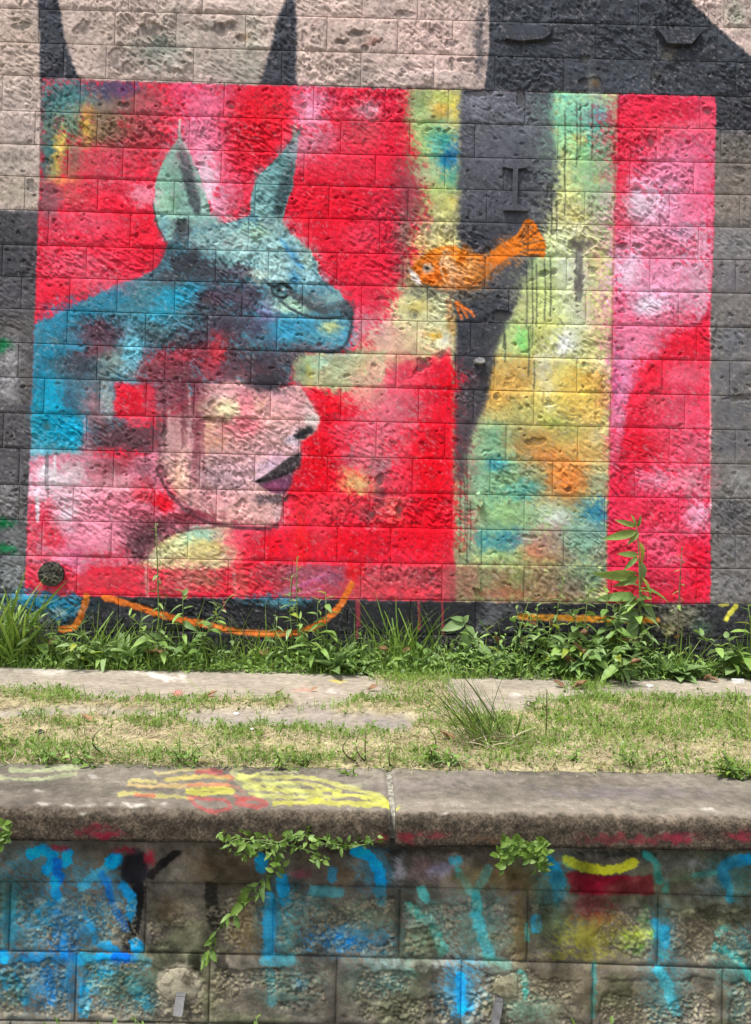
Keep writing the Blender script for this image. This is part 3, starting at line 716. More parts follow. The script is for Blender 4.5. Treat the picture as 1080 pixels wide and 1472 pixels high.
# ---- the face
face = [(285, 556), (340, 545), (380, 560), (430, 552), (437, 563), (449, 584), (458, 603), (455, 617), (445, 628), (434, 634), (433, 652), (431, 670), (421, 681), (419, 698), (412, 709), (407, 720), (405, 744), (398, 755), (380, 758), (330, 753), (298, 746), (272, 728), (248, 702), (234, 680), (226, 655), (228, 630), (250, 600), (280, 575)]
Pg(face, 'ddb0ab', f=1.5, wj=1.2)
for o in [(330, 565, 40, 12, 'e8a6ae', .9), (325, 588, 36, 16, 'efdcae', .98), (300, 570, 16, 10, 'efc9c4', .8), (355, 582, 14, 24, 'e9788a', .9), (350, 600, 20, 10, 'ec8c94', .7), (380, 580, 14, 14, 'e8b184', .9), (410, 580, 24, 22, 'd99aa2', .95), (400, 570, 20, 12, 'd0a0b2', .8), (425, 590, 20, 14, 'cf8f96', .8), (448, 605, 10, 12, 'ecd9d6', .98), (440, 590, 8, 12, 'e0c4c8', .9), (395, 600, 14, 10, 'd8a28c', .7),
          (300, 618, 16, 24, 'ecb28c', .95), (325, 618, 16, 14, 'd8958e', .8), (355, 615, 22, 14, 'e86078', .9), (345, 628, 12, 8, 'e4607a', .7), (395, 622, 24, 16, 'c9a0a0', .9), (380, 640, 30, 14, 'b98d92', .85), (345, 640, 26, 14, 'c0989a', .8), (310, 645, 24, 10, 'e6a887', .9), (312, 640, 10, 5, 'a06a58', .7), (425, 635, 8, 16, 'd6c2d6', .95), (410, 650, 20, 12, 'd0a2aa', .8), (370, 645, 14, 10, '8f6a74', .6), (325, 610, 8, 8, 'a8606a', .5),
          (320, 680, 40, 26, 'b5959c', .95), (290, 690, 14, 20, 'cfa2a2', .8), (350, 690, 16, 18, 'c9a0aa', .8), (385, 672, 24, 14, 'cdb2cc', .95), (375, 690, 10, 8, 'ddc2dc', .8), (400, 660, 14, 8, 'd0a6c4', .8), (310, 715, 36, 14, 'dc9aa2', .9), (300, 708, 14, 6, 'd2848c', .6), (350, 715, 30, 14, 'cfa0a2', .9), (385, 735, 20, 18, 'd0a6a6', .95), (340, 740, 40, 14, 'dfa9a2', .95), (360, 728, 20, 10, 'a88a8e', .6), (400, 738, 6, 14, 'c0a0b0', .7), (255, 660, 20, 30, 'dba8a4', .9), (265, 695, 14, 20, 'e4b09e', .9), (245, 630, 14, 20, 'c99a9c', .8), (280, 715, 12, 14, 'dba0a0', .8), (250, 672, 10, 20, 'eab892', .8)]:
    B(o[0], o[1], o[2] * 1.15, o[3] * 1.15, o[4], o[5] * .8)
# hair and the red patch on the temple
for o in [(245, 530, 40, 26, '8d3c4c', .98), (230, 515, 20, 14, 'b03a4a', .8), (265, 510, 24, 16, 'b8384a', .85), (310, 508, 12, 24, 'd03a4a', .95), (300, 530, 20, 14, 'b24456', .85), (265, 545, 30, 14, '6f3a48', .9), (215, 530, 16, 12, '8c4a50', .8), (320, 545, 24, 8, 'b0707c', .8), (345, 538, 14, 8, 'cdb6ae', .7), (240, 570, 30, 30, 'a05a66', .9), (262, 560, 14, 20, '7c3a4a', .8), (270, 590, 10, 24, '7d4654', .8), (245, 600, 14, 20, 'a8707a', .7),
          (130, 580, 14, 24, '88707a', .9), (150, 575, 10, 20, '97999a', .8), (160, 590, 8, 14, 'b0a6a8', .8), (140, 600, 16, 16, 'a0757c', .85), (128, 630, 10, 24, 'c37a86', .9), (165, 632, 40, 18, '775058', .98), (205, 638, 30, 14, '6b4650', .95), (195, 622, 20, 12, '7f4c58', .9), (150, 612, 24, 10, '6c4c54', .8), (235, 625, 14, 24, '9d747c', .85), (222, 650, 12, 10, '80606a', .8), (280, 632, 10, 24, '9a5a66', .7)]:
    B(*o)
Pg([(166, 551), (222, 553), (226, 596), (212, 600), (204, 616), (186, 614), (178, 602), (164, 600)], 'e22f45', .98, f=4, wj=3)
for o in [(190, 575, 20, 20, 'ea1e34', .9), (195, 608, 16, 8, 'e86a80', .85), (215, 575, 10, 24, 'd9475c', .7)]:
    B(*o)
L([(282, 556), (287, 600), (285, 640), (280, 668), (280, 690)], 12, '8a4a5a', .62, f=5, wj=3)
L([(272, 560), (274, 610), (278, 640)], 3, 'd4b2b6', .8, f=2)
for x, a, b, c in ((247, 620, 700, 'd9b4ae'), (252, 600, 690, '9a6a70'), (235, 595, 640, '5c3c44'), (257, 640, 705, 'e6c0ac'), (273, 655, 740, '6a4a50'), (262, 650, 690, 'e8c8b4'), (163, 660, 700, 'e6b0bc'), (121, 600, 642, 'e09aa8'), (310, 690, 710, '8a6a70')):
    L([(x, a), (x + 1, b)], 2.5, c, .7, f=1.5, wj=1)
for o in [(252, 580, 34, 36, '84444f', .6), (205, 632, 56, 20, '66404a', .7), (284, 596, 10, 60, '80404e', .6), (248, 640, 20, 26, 'a8787c', .5), (330, 535, 60, 14, '6f3a46', .6), (300, 520, 14, 22, 'b83a48', .6), (215, 545, 20, 12, '9a3f4c', .6), (375, 550, 34, 10, '4f4048', .7), (400, 590, 34, 18, 'e2aaa6', .6), (335, 640, 60, 26, 'dca8a6', .45), (360, 730, 40, 16, 'e2aeaa', .6), (320, 590, 30, 14, 'f0dcb4', .6)]:
    B(*o)
for x, a, b, c in ((236, 560, 650, '5c333d'), (262, 550, 640, '6a3440'), (272, 570, 680, 'caa0a2'), (243, 590, 670, 'd0a8a8'), (292, 560, 700, '94525f'), (228, 600, 660, '6a4048')):
    L([(x, a), (x + 1, b)], 3, c, .6, f=2, wj=1.5)
# eye, nostril, lips, jaw
L([(298, 598), (308, 603), (324, 603)], 4, '8d7058', .8, f=2.5)
B(438, 621, 14, 5.5, '2f3133', .98, -28, .5)
L([(425, 627), (432, 628)], 4, '3a3a3d', .8, f=2)
B(418, 632, 10, 8, 'c8c0d4', .8)
Pg([(368, 691), (388, 681), (405, 667), (420, 656), (432, 652), (431, 670), (422, 679), (400, 687), (374, 695)], '4a4346', .95, f=2.5, wj=2)
Pg([(371, 695), (398, 688), (421, 680), (419, 697), (409, 708), (392, 706)], '85506e', .95, f=2.5, wj=2)
B(392, 701, 9, 4, 'b0547c', .8)
L([(369, 692), (395, 687), (420, 677)], 3, '3a2f36', .8, f=1.5)
B(393, 714, 18, 7, '5f5054', .75)
B(385, 722, 14, 6, '8f7a7c', .5)
for o in [(255, 720, 14, 12, '8c3a48', .8), (285, 742, 26, 9, '86384a', .95), (320, 754, 30, 4, '6f3a44', .9)]:
    B(*o)
L([(230, 668), (244, 700), (268, 728), (296, 747), (330, 755), (375, 759), (398, 757)], 3.5, '6a3a42', .85, f=2.5)

for o in [(250, 712, 10, 22, '74323f', .8, -35), (272, 735, 16, 8, '6e2f3c', .85, 30), (236, 680, 6, 22, '7d4a52', .7, -12), (292, 700, 10, 30, 'a87880', .4), (398, 560, 26, 6, '6b565c', .7), (360, 556, 20, 6, '8f7076', .6), (436, 575, 4, 10, 'b0787e', .5), (300, 598, 14, 3, '8a6a5a', .6), (345, 660, 24, 5, 'b08088', .5), (320, 700, 30, 5, '9a7a82', .5)]:
    B(*o)
# ---- neck and shoulder
Pg([(44, 668), (56, 655), (110, 655), (180, 660), (226, 650), (232, 682), (248, 706), (272, 732), (300, 750), (380, 760), (300, 757), (245, 768), (225, 785), (210, 804), (206, 814), (37, 812)], 'd9839a', f=4, wj=3)
for o in [(85, 690, 36, 22, 'e6ccda', .98), (65, 680, 16, 14, 'ecdfea', .9), (110, 680, 20, 14, 'd3b4bc', .9), (120, 710, 40, 16, 'e0b2c0', .95), (150, 680, 24, 14, 'a0646c', .9), (140, 670, 20, 10, '8f5a66', .8), (170, 672, 24, 10, '96404e', .9), (205, 672, 24, 14, '8a5864', .9), (180, 665, 16, 8, 'c0404f', .6), (175, 695, 24, 12, 'e09aa6', .9), (210, 695, 16, 12, 'b0505e', .8), (160, 725, 50, 20, 'd98296', .9), (110, 735, 24, 14, 'dda0ae', .9), (80, 720, 26, 16, 'e8c0ce', .9), (55, 710, 14, 16, 'ebd2e0', .9),
          (205, 710, 20, 16, 'e24a5c', .9), (235, 722, 14, 16, 'e01f34', .98), (240, 728, 12, 10, 'e6182c', .9), (200, 735, 24, 14, 'dd7088', .8), (215, 745, 24, 10, 'c85a70', .8), (260, 742, 14, 10, 'a83444', .9), (60, 745, 20, 26, 'e2425c', .95), (75, 770, 20, 16, 'e02c40', .95), (45, 780, 10, 34, 'e65064', .9), (85, 780, 14, 14, 'e0324a', .8), (95, 745, 14, 14, 'ece0ea', .9), (100, 762, 10, 8, 'e8c4d8', .8), (140, 755, 40, 14, 'dd8098', .9), (120, 780, 30, 18, 'd98098', .9), (160, 775, 34, 22, 'e18aa0', .95), (110, 795, 20, 10, 'd86a90', .9), (60, 800, 20, 8, 'e05a70', .8), (150, 800, 26, 8, 'e2506a', .9), (180, 795, 14, 14, 'dc4058', .7),
          (200, 775, 20, 26, '6f4650', .98), (215, 760, 20, 16, '704048', .95), (235, 752, 22, 12, '7a444c', .95), (265, 752, 24, 8, '7c3644', .95), (200, 800, 14, 10, '6a3a44', .95), (185, 770, 14, 20, '905060', .7)]:
    B(*o)
for x, a, b, w in ((54, 715, 748, 5), (79, 655, 690, 3), (66, 655, 705, 1.6), (69, 650, 715, 1.4)):
    L([(x, a), (x, b)], w, 'f2e8ee' if w > 2 else '4a5458', .8, f=1.4, wj=.6)
# cream collar
Pg([(205, 816), (216, 796), (230, 780), (248, 768), (272, 760), (310, 756), (335, 757), (330, 815)], 'd9d0a0', .95, f=4, wj=3, sm=True)
for o in [(240, 788, 20, 14, 'd6d394', .95), (290, 768, 24, 12, '9cc8b2', .95), (270, 780, 20, 10, 'b5cf9c', .9), (300, 785, 24, 14, 'd2c27c', .9), (280, 797, 30, 8, 'cdbf84', .9), (225, 800, 14, 8, 'e0d6bc', .9), (255, 805, 14, 6, 'dcae90', .7), (318, 765, 14, 12, 'c9b0a0', .8)]:
    B(*o)
for o in [(345, 775, 26, 22, 'd8566c', .9), (370, 790, 24, 20, 'dc2c40', .9), (335, 800, 14, 14, 'd88a80', .7), (375, 765, 20, 10, 'dd4c60', .8), (395, 790, 14, 26, 'e8182c', .95)]:
    B(*o)
# dull bottom row of the mural
for o in [(85, 840, 50, 16, 'e0465a', .95), (60, 820, 24, 10, 'dd6070', .8), (115, 820, 12, 8, 'd8a6c6', .9), (105, 810, 14, 6, 'd878a0', .8), (160, 835, 50, 20, 'c8404e', .95), (190, 820, 26, 12, 'c03c48', .8), (215, 840, 20, 18, 'b84452', .9), (270, 830, 46, 18, 'c06a66', .95), (295, 835, 24, 14, 'ac6a5c', .8), (250, 845, 30, 10, 'd05a64', .8), (360, 835, 30, 22, 'cc343e', .95), (345, 840, 14, 20, 'd86a66', .7), (430, 825, 50, 14, 'a05a6c', .95), (440, 845, 50, 10, 'b85068', .9), (400, 835, 14, 20, 'b0404a', .7), (480, 830, 26, 12, '93506a', .9), (450, 835, 24, 4, 'd06aa0', .7, -25), (510, 825, 12, 20, 'e8202c', .95), (540, 845, 40, 14, 'c84a54', .8), (600, 830, 40, 16, 'a84a50', .7), (590, 850, 40, 8, 'e0404e', .7), (130, 850, 60, 5, 'ee3444', .7)]:
    B(*o)
L([(410, 850), (440, 836), (470, 824)], 3, 'dc80b0', .6, f=2)
L([(395, 852), (430, 852), (460, 846)], 2, 'e0a0b8', .5, f=2)
L([(210, 815), (212, 858)], 3, 'e6b6b0', .6, f=2)
L([(335, 810), (338, 858)], 4, 'e08a86', .5, f=2)

# spray caught by one side of the rough face only: paint edges break up
ja = (fbm(gx * 120 + gz * 60, gz * 130, 26, 2) - .5) * 3.5
jb = (fbm(gx * 110, gz * 140 - gx * 50, 27, 2) - .5) * 9
ii = np.clip(np.arange(NZ)[:, None] + np.round(jb).astype(int), 0, NZ - 1)
jj = np.clip(np.arange(NX)[None, :] + np.round(ja).astype(int), 0, NX - 1)
keep = 0.45
W.c = W.c * keep + W.c[ii, jj] * (1 - keep)
W.c = np.where(W.clip[..., None] > 0, np.clip(.46 + (W.c - .46) * 1.06, 0, .9), W.c)
# ---- the fish
fish = [(589, 396), (592, 386), (603, 374), (615, 363), (635, 356), (652, 356), (672, 364), (690, 367), (706, 362), (724, 350), (742, 339), (752, 326), (759, 314), (768, 318), (775, 330), (781, 342), (785, 356), (782, 370), (765, 368), (746, 366), (730, 370), (714, 383), (700, 397), (684, 411), (664, 416), (640, 413), (618, 411), (604, 404)]
B(640, 418, 50, 10, '6a6a5e', .85)
B(610, 410, 22, 10, '6f6e64', .7)
B(665, 424, 24, 10, '5f5a54', .8)
B(585, 385, 12, 18, '8a8f7a', .6)
Pg(fish, 'ea7a1e', .98, f=1.8, wj=1.5)
for o in [(620, 378, 20, 16, 'e2741e', .9), (650, 366, 20, 8, 'e67a20', .9), (625, 400, 16, 8, 'e07018', .9), (650, 392, 10, 16, 'e2b58c', .85), (640, 375, 8, 12, 'e8b078', .7), (660, 398, 14, 12, 'dda878', .8), (680, 395, 18, 10, 'c98a52', .8), (675, 378, 8, 10, 'eac8a0', .7), (690, 385, 14, 10, 'b8844e', .8), (665, 372, 6, 14, 'ee8018', .9), (695, 372, 10, 5, 'c06a2a', .7), (715, 372, 20, 8, 'ea7f2a', .9), (735, 350, 14, 8, 'ea8030', .8), (655, 410, 30, 4, 'd89a70', .7), (608, 392, 8, 8, 'e08038', .7)]:
    B(o[0], o[1], o[2] * 1.3, o[3] * 1.3, o[4], o[5] * .75)
for a, b in (((735, 352), (757, 318)), ((738, 354), (770, 324)), ((740, 357), (780, 345)), ((742, 362), (782, 366)), ((720, 360), (750, 345)), ((728, 366), (776, 357))):
    L([a, b], 3.5, 'f08228', .95, f=1.4)
for a, b in (((746, 349), (766, 326)), ((748, 355), (778, 338)), ((748, 362), (780, 358))):
    L([a, b], 1.6, '6f5a44', .6, f=1.2)
Pg([(587, 385), (594, 388), (602, 398), (606, 409), (600, 409), (592, 401)], 'eadcd4', .95, f=1.4, wj=1)
L([(593, 394), (603, 406)], 2, 'b07a6a', .8, f=1)
B(617, 386, 8, 7, 'f0dcc4', .9)
B(614, 385, 5, 4.6, 'd8d0c4', .95)
B(614, 385, 3, 3, '2a2c30', .98)
L([(606, 381), (610, 378), (618, 377), (624, 382), (625, 390)], 1.4, 'a85a24', .7, f=1)
for a, b in (((656, 436), (664, 458)), ((660, 434), (672, 456)), ((664, 438), (682, 454)), ((656, 434), (678, 448))):
    L([a, b], 3, 'e87a34', .85, f=1.6)
B(702, 363, 3, 5, '2c2d31', .9)
B(697, 368, 2, 5, '2c2d31', .9)

W.clip = None
# ---- dark base of the wall with stray lines of paint
Pg([(-700, 850), (36, 857), (500, 863), (760, 867), (1020, 869), (1800, 885), (1800, 1100), (-700, 1100)], '2b2c2f', f=2, wj=2)
for o in [(60, 865, 50, 14, '2f8cae', .95), (35, 862, 20, 12, '3aa0c8', .9), (90, 875, 26, 14, '2a86ae', .95), (18, 875, 20, 14, '66808a', .8), (45, 888, 30, 10, '7d8488', .8), (85, 880, 10, 6, 'a8b0a8', .7), (20, 905, 30, 20, '6d706c', .7), (50, 915, 40, 14, '5c5a56', .6), (400, 862, 50, 7, '3f7f9a', .85), (410, 868, 30, 6, '5aa0b0', .7), (320, 880, 30, 14, '43444a', .6), (215, 895, 14, 20, '55565a', .5), (170, 880, 20, 14, '3c3d42', .7),
          (708, 880, 14, 22, '75777c', .6), (690, 900, 8, 14, '85888a', .5), (735, 876, 20, 8, '5f6064', .6), (975, 888, 34, 18, '86806a', .9), (962, 905, 14, 8, 'a8a06c', .7), (990, 880, 20, 10, '9a9a86', .7), (1010, 900, 14, 10, '5f7a64', .6), (1050, 885, 40, 14, '45464a', .7), (930, 880, 20, 10, '4a4c4c', .6), (1030, 925, 10, 14, '5a5a60', .4)]:
    B(*o)
L([(124, 856), (121, 872), (113, 892), (104, 903), (88, 905)], 8, 'dd7a30', .95, f=2.2)
L([(150, 859), (190, 870), (240, 886), (300, 899), (350, 909), (400, 911), (440, 906), (472, 888), (492, 866), (505, 840)], 8, 'e2742c', .95, f=2.4)
L([(300, 899), (350, 908), (400, 910)], 3, 'f08a44', .7, f=2)
L([(748, 887), (800, 888), (860, 890), (945, 892)], 8, 'd9902e', .95, f=2.5)
L([(1044, 890), (1058, 871)], 6, 'cfc94a', .95, f=1.5)
L([(1036, 870), (1046, 869)], 4, 'b9b25a', .9, f=1.5)
for x, a, b in ((513, 860, 918), (602, 860, 905), (636, 860, 912), (322, 862, 880), (516, 862, 900)):
    L([(x, a), (x + 1, b)], 2.6, 'a83a48', .75, f=1.4, wj=1)

for o in [(272, 376, 30, 18, '33383f', .85), (300, 392, 22, 10, '3a3f47', .7), (325, 470, 40, 16, '3d3743', .7), (345, 425, 30, 16, '4a3f4c', .65), (300, 440, 26, 12, '4a3a46', .5), (270, 492, 30, 10, '3f4750', .6), (220, 484, 26, 8, '45565e', .5), (385, 540, 24, 18, '35333a', .85), (350, 520, 30, 12, '4a3942', .6), (290, 505, 20, 10, '552f3c', .6), (260, 540, 30, 12, '5c2f3c', .6), (150, 490, 26, 12, '4f3a48', .6), (118, 530, 26, 16, '3f525e', .6), (100, 580, 10, 20, '38566c', .6), (170, 632, 36, 12, '5f3e48', .7), (205, 780, 16, 18, '57343f', .7), (240, 430, 14, 8, '2aa6c8', .7), (255, 425, 14, 10, '28a0c2', .6), (262, 333, 12, 14, '41494f', .8), (410, 478, 20, 10, '3f9fc2', .6), (80, 610, 24, 20, '0a98bc', .6), (190, 505, 10, 20, '6cc0d6', .6), (320, 585, 24, 10, 'f0deb4', .7), (448, 606, 8, 8, 'f0e2de', .8), (310, 690, 30, 14, 'a5868e', .5), (395, 670, 12, 6, 'd4bcd6', .6)]:
    B(*o)
for o in [(270, 380, 34, 20, '3a3f47', .7), (290, 397, 24, 10, '41464f', .6), (240, 398, 20, 9, '474f57', .6), (335, 346, 50, 16, 'abcdcb', .55), (370, 396, 18, 9, 'd2e6d6', .8), (395, 375, 36, 14, 'a8cdca', .5), (432, 473, 30, 12, '3a92ba', .6), (477, 470, 14, 7, 'b9c58c', .85), (456, 498, 30, 4, '726b76', .7), (420, 440, 24, 9, 'b0d6bf', .8), (345, 392, 16, 12, '4f4658', .8), (330, 420, 34, 16, '4c4554', .6), (300, 455, 40, 12, '474a54', .6), (250, 427, 22, 12, '2f9fc0', .7), (225, 452, 30, 8, '3aa6c4', .6), (150, 478, 40, 12, '5c4653', .6), (140, 500, 20, 10, '8a3b48', .5), (190, 503, 11, 26, '74bfd2', .75), (112, 524, 30, 14, '44525e', .7), (78, 572, 12, 24, '0f9fc6', .8), (100, 615, 26, 22, '0ea0c8', .7), (60, 610, 14, 30, '1a8fae', .6),
          (250, 534, 38, 18, '7c3f49', .7), (313, 502, 12, 20, 'bc3b47', .75), (275, 508, 20, 10, 'a23c48', .6), (385, 552, 24, 10, '35333a', .85), (350, 535, 30, 8, '6a4650', .6), (283, 600, 6, 56, '8a4655', .75), (268, 590, 8, 30, '7a414c', .5), (185, 630, 40, 13, '5c4048', .75), (215, 622, 20, 10, '6c4650', .6), (155, 573, 9, 22, '9aa6a6', .8), (136, 585, 9, 24, '8c6a74', .7), (342, 614, 24, 12, 'e97480', .7), (313, 634, 18, 10, 'edb38e', .75), (318, 586, 26, 11, 'f0ddb0', .8), (355, 585, 12, 18, 'ea7f8c', .7), (323, 680, 36, 20, 'b697a0', .55), (395, 585, 26, 16, 'dba2a4', .6), (400, 625, 20, 14, 'cfa8a8', .5), (345, 735, 40, 12, 'e3aea8', .7), (255, 690, 10, 26, 'e8b59c', .7), (270, 712, 14, 12, 'dfa6a2', .6), (247, 625, 12, 24, 'cfa5a4', .6),
          (285, 742, 30, 8, '7c303e', .85), (255, 745, 20, 9, '8a3a46', .7), (215, 770, 22, 16, '5c3942', .85), (198, 790, 14, 14, '5e3a43', .8), (240, 757, 26, 7, '6c3c46', .8), (233, 719, 14, 12, 'e01c30', .85), (160, 700, 30, 10, 'e3a4b0', .6), (90, 690, 30, 14, 'ead6e0', .6), (150, 672, 34, 9, '9a5b66', .7), (105, 672, 24, 10, 'c8b6ba', .6), (120, 755, 40, 14, 'dd90a6', .5), (389, 717, 20, 6, '4c4146', .85), (245, 795, 20, 10, 'd8d6a0', .7), (290, 770, 22, 8, '9fcab6', .7), (290, 790, 26, 8, 'd6c888', .6)]:
    B(*o)
L([(226, 676), (240, 704), (264, 730), (296, 750), (332, 757), (376, 760), (400, 757)], 4, '5f343d', .85, f=2)
Pg([(656, 560), (704, 548), (696, 584), (684, 616), (674, 650), (668, 690), (656, 690)], '47484d', .8, f=7, wj=4)
for o in [(130, 320, 50, 16, 'ee6f88', .5), (120, 375, 50, 16, 'ec7088', .45), (150, 405, 40, 14, 'e86a80', .5), (205, 282, 20, 16, 'f2a4b8', .6), (300, 150, 30, 26, 'f0819e', .5), (285, 205, 34, 30, 'f08ca8', .5), (300, 255, 16, 34, 'f6c8da', .6), (450, 160, 22, 36, 'f0a0bc', .5), (440, 215, 24, 20, 'dc90a8', .5), (560, 590, 50, 40, 'e27c8c', .5), (520, 560, 30, 24, 'e8a89a', .5), (540, 650, 40, 26, 'e08088', .5), (925, 295, 30, 20, 'f4dcea', .6), (905, 390, 18, 22, 'f2d6e8', .6), (935, 440, 26, 14, 'f4dfee', .6), (960, 620, 30, 60, 'ea6a82', .4), (990, 690, 34, 24, 'ef8fa6', .6), (950, 780, 40, 20, 'ee6a84', .5)]:
    B(*o)
for o in [(335, 660, 50, 26, 'b48a8e', .35), (300, 580, 12, 26, 'a8626c', .45), (420, 575, 16, 14, 'd39aa2', .5), (360, 570, 36, 9, 'd98e9a', .5), (305, 722, 30, 12, 'c58a90', .5), (245, 665, 14, 26, 'c99a98', .5), (330, 625, 40, 22, 'd8908f', .4)]:
    B(*o)
L([(206, 806), (222, 786), (242, 770), (270, 762), (310, 758)], 3, '6a4048', .6, f=2)
Pg([(366, 692), (388, 679), (405, 665), (420, 655), (433, 651), (432, 670), (422, 679), (400, 689), (374, 697)], '3d373b', .95, f=1.6, wj=1)
Pg([(372, 697), (398, 689), (421, 681), (419, 699), (409, 710), (390, 708)], '6f3f5c', .95, f=1.6, wj=1)
B(394, 701, 12, 4, 'a85078', .8)
B(396, 716, 16, 6, '6a585c', .7)
# sharp features are laid over everything else
for p, w, c, op in [([(386, 408), (395, 412), (406, 408), (416, 413), (420, 420)], 4.2, '20272b', .98), ([(390, 414), (394, 424), (406, 428), (418, 423)], 3.4, '333c40', .95), ([(416, 420), (432, 430), (448, 441), (466, 447)], 9, '4a5359', .85), ([(382, 404), (396, 405), (412, 403)], 4, '6f8c90', .6), ([(490, 439), (499, 441), (503, 446)], 5, '4a525a', .8), ([(492, 449), (499, 452)], 3, '2a3036', .8), ([(400, 430), (425, 448), (455, 457), (488, 456), (503, 453)], 2.6, '3a474e', .75), ([(506, 450), (505, 470), (500, 490), (488, 502), (466, 506), (440, 503)], 2.4, '3c4a54', .6),
                    ([(424, 626), (432, 629), (440, 628)], 4, '2c2c30', .85), ([(369, 692), (392, 687), (410, 681), (422, 676)], 3.5, '2d2329', .85), ([(295, 600), (308, 605), (326, 604)], 4.5, '7a5a4c', .75), ([(432, 634), (433, 651), (431, 668), (421, 680), (418, 698), (408, 712), (405, 742), (397, 754), (376, 758)], 2.5, '8a2a38', .55), ([(437, 563), (449, 584), (458, 603), (455, 617)], 2, 'f0d8d4', .5)]:
    L(p, w, c, op, f=1.6, wj=1, rough=.4)
B(403, 417, 6, 4.5, '1d2327', .98, 0, .3)
B(407, 415, 3, 2.4, 'b4d2cc', .9, 0, .2)
B(438, 621, 15, 6, '26272a', .98, -28, .3)
for o in [(640, 398, 34, 9, 'c9682a', .6), (655, 409, 26, 6, 'b07a52', .7), (690, 400, 14, 9, 'a87440', .7), (632, 365, 20, 6, 'ef9440', .7), (648, 384, 6, 20, 'edc9a0', .8, 20), (665, 390, 10, 8, 'e4b888', .8), (680, 384, 8, 12, 'd08a48', .7), (625, 395, 14, 8, 'd8601c', .7), (700, 384, 14, 7, 'c8702c', .7), (640, 372, 4, 14, 'e6c4a0', .6, 15)]:
    B(o[0], o[1], o[2] * 1.25, o[3] * 1.25, o[4], o[5] * .6)
L([(604, 405), (625, 412), (645, 414), (665, 417), (685, 414), (700, 405), (714, 391), (730, 375)], 3, '8a5a34', .6, f=2)
for a, b in (((750, 344), (764, 318)), ((752, 348), (776, 330)), ((753, 352), (783, 346)), ((752, 358), (782, 360)), ((748, 362), (776, 369)), ((748, 340), (757, 322))):
    L([a, b], 1.8, '5a4a3e', .75, f=1)
L([(592, 387), (604, 374), (616, 363), (635, 356), (654, 356), (674, 365), (692, 367), (708, 361), (724, 350)], 3, 'ee8a2c', .8, f=1.5)
L([(641, 360), (634, 376), (636, 396), (642, 410)], 2.5, 'e8c49a', .6, f=1.5)
Pg([(588, 385), (595, 388), (603, 398), (606, 409), (600, 409), (592, 401)], 'eadcd4', .9, f=1.2, wj=.6)
B(614, 385, 5.5, 5, 'e8dcc8', .95, 0, .2)
B(614, 385, 2.8, 2.8, '1d1f22', .98, 0, .2)
# ---- wear: uneven coats of paint, bare specks of block, painted shade in the dents
n1 = fbm(gx * 9, gz * 9, 21, 4)[..., None]
n2 = fbm(gx * 45, gz * 45, 22, 3)[..., None]
W.c = W.c * (0.86 + 0.30 * n1) * (0.86 + 0.28 * n2)
u_, v_ = gx * 0.8 - gz * 0.6, gx * 0.6 + gz * 0.8
sp = vnoise(u_ * 55, v_ * 110, 24) * 0.6 + vnoise(u_ * 110, v_ * 200, 25) * 0.4 + (n1[..., 0] - 0.5) * 0.5
a = (sstep(0.75, 0.85, sp) * 0.4)[..., None]
W.c = W.c * (1 - a) + np.array([0.27, 0.25, 0.25], np.float32) * a
a = (sstep(0.27, 0.2, sp) * 0.35)[..., None]
W.c = W.c * (1 - a) + np.array([0.78, 0.72, 0.72], np.float32) * a
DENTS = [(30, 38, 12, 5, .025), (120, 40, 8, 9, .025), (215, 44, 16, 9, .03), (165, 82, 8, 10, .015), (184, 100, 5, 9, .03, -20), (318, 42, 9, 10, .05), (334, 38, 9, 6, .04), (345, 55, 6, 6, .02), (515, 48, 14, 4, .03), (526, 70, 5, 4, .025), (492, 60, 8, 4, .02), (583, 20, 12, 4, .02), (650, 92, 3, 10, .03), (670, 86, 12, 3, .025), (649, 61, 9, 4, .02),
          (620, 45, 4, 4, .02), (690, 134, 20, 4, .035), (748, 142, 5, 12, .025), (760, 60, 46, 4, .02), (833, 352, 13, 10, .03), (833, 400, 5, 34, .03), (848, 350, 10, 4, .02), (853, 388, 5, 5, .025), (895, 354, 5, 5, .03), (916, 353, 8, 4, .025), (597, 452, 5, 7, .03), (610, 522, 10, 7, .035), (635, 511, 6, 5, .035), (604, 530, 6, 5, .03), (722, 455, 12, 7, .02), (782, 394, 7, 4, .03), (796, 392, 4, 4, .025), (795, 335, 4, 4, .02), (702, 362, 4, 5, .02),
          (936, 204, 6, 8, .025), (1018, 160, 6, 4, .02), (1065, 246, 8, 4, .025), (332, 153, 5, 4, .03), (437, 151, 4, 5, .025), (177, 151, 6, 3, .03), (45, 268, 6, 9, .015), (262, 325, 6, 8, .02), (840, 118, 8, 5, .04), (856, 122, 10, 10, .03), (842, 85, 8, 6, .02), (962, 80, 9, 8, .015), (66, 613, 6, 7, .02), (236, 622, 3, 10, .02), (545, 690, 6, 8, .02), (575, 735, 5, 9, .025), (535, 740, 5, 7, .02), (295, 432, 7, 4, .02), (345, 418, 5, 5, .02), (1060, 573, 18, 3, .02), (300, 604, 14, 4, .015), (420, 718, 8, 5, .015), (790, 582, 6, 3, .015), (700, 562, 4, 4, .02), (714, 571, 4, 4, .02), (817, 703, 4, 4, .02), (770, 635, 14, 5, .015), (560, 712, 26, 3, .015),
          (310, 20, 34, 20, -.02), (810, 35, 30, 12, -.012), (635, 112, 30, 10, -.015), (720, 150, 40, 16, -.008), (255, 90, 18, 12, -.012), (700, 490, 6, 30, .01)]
for d_ in DENTS:  # bare block tone in deeper dents, painted dark to stand in for shade
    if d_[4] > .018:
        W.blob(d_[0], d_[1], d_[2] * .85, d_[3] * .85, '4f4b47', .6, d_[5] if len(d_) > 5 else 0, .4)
WALL_IMG = make_image('wall_paint', np.minimum(to_lin(W.c) * 0.85, 0.8), gx)

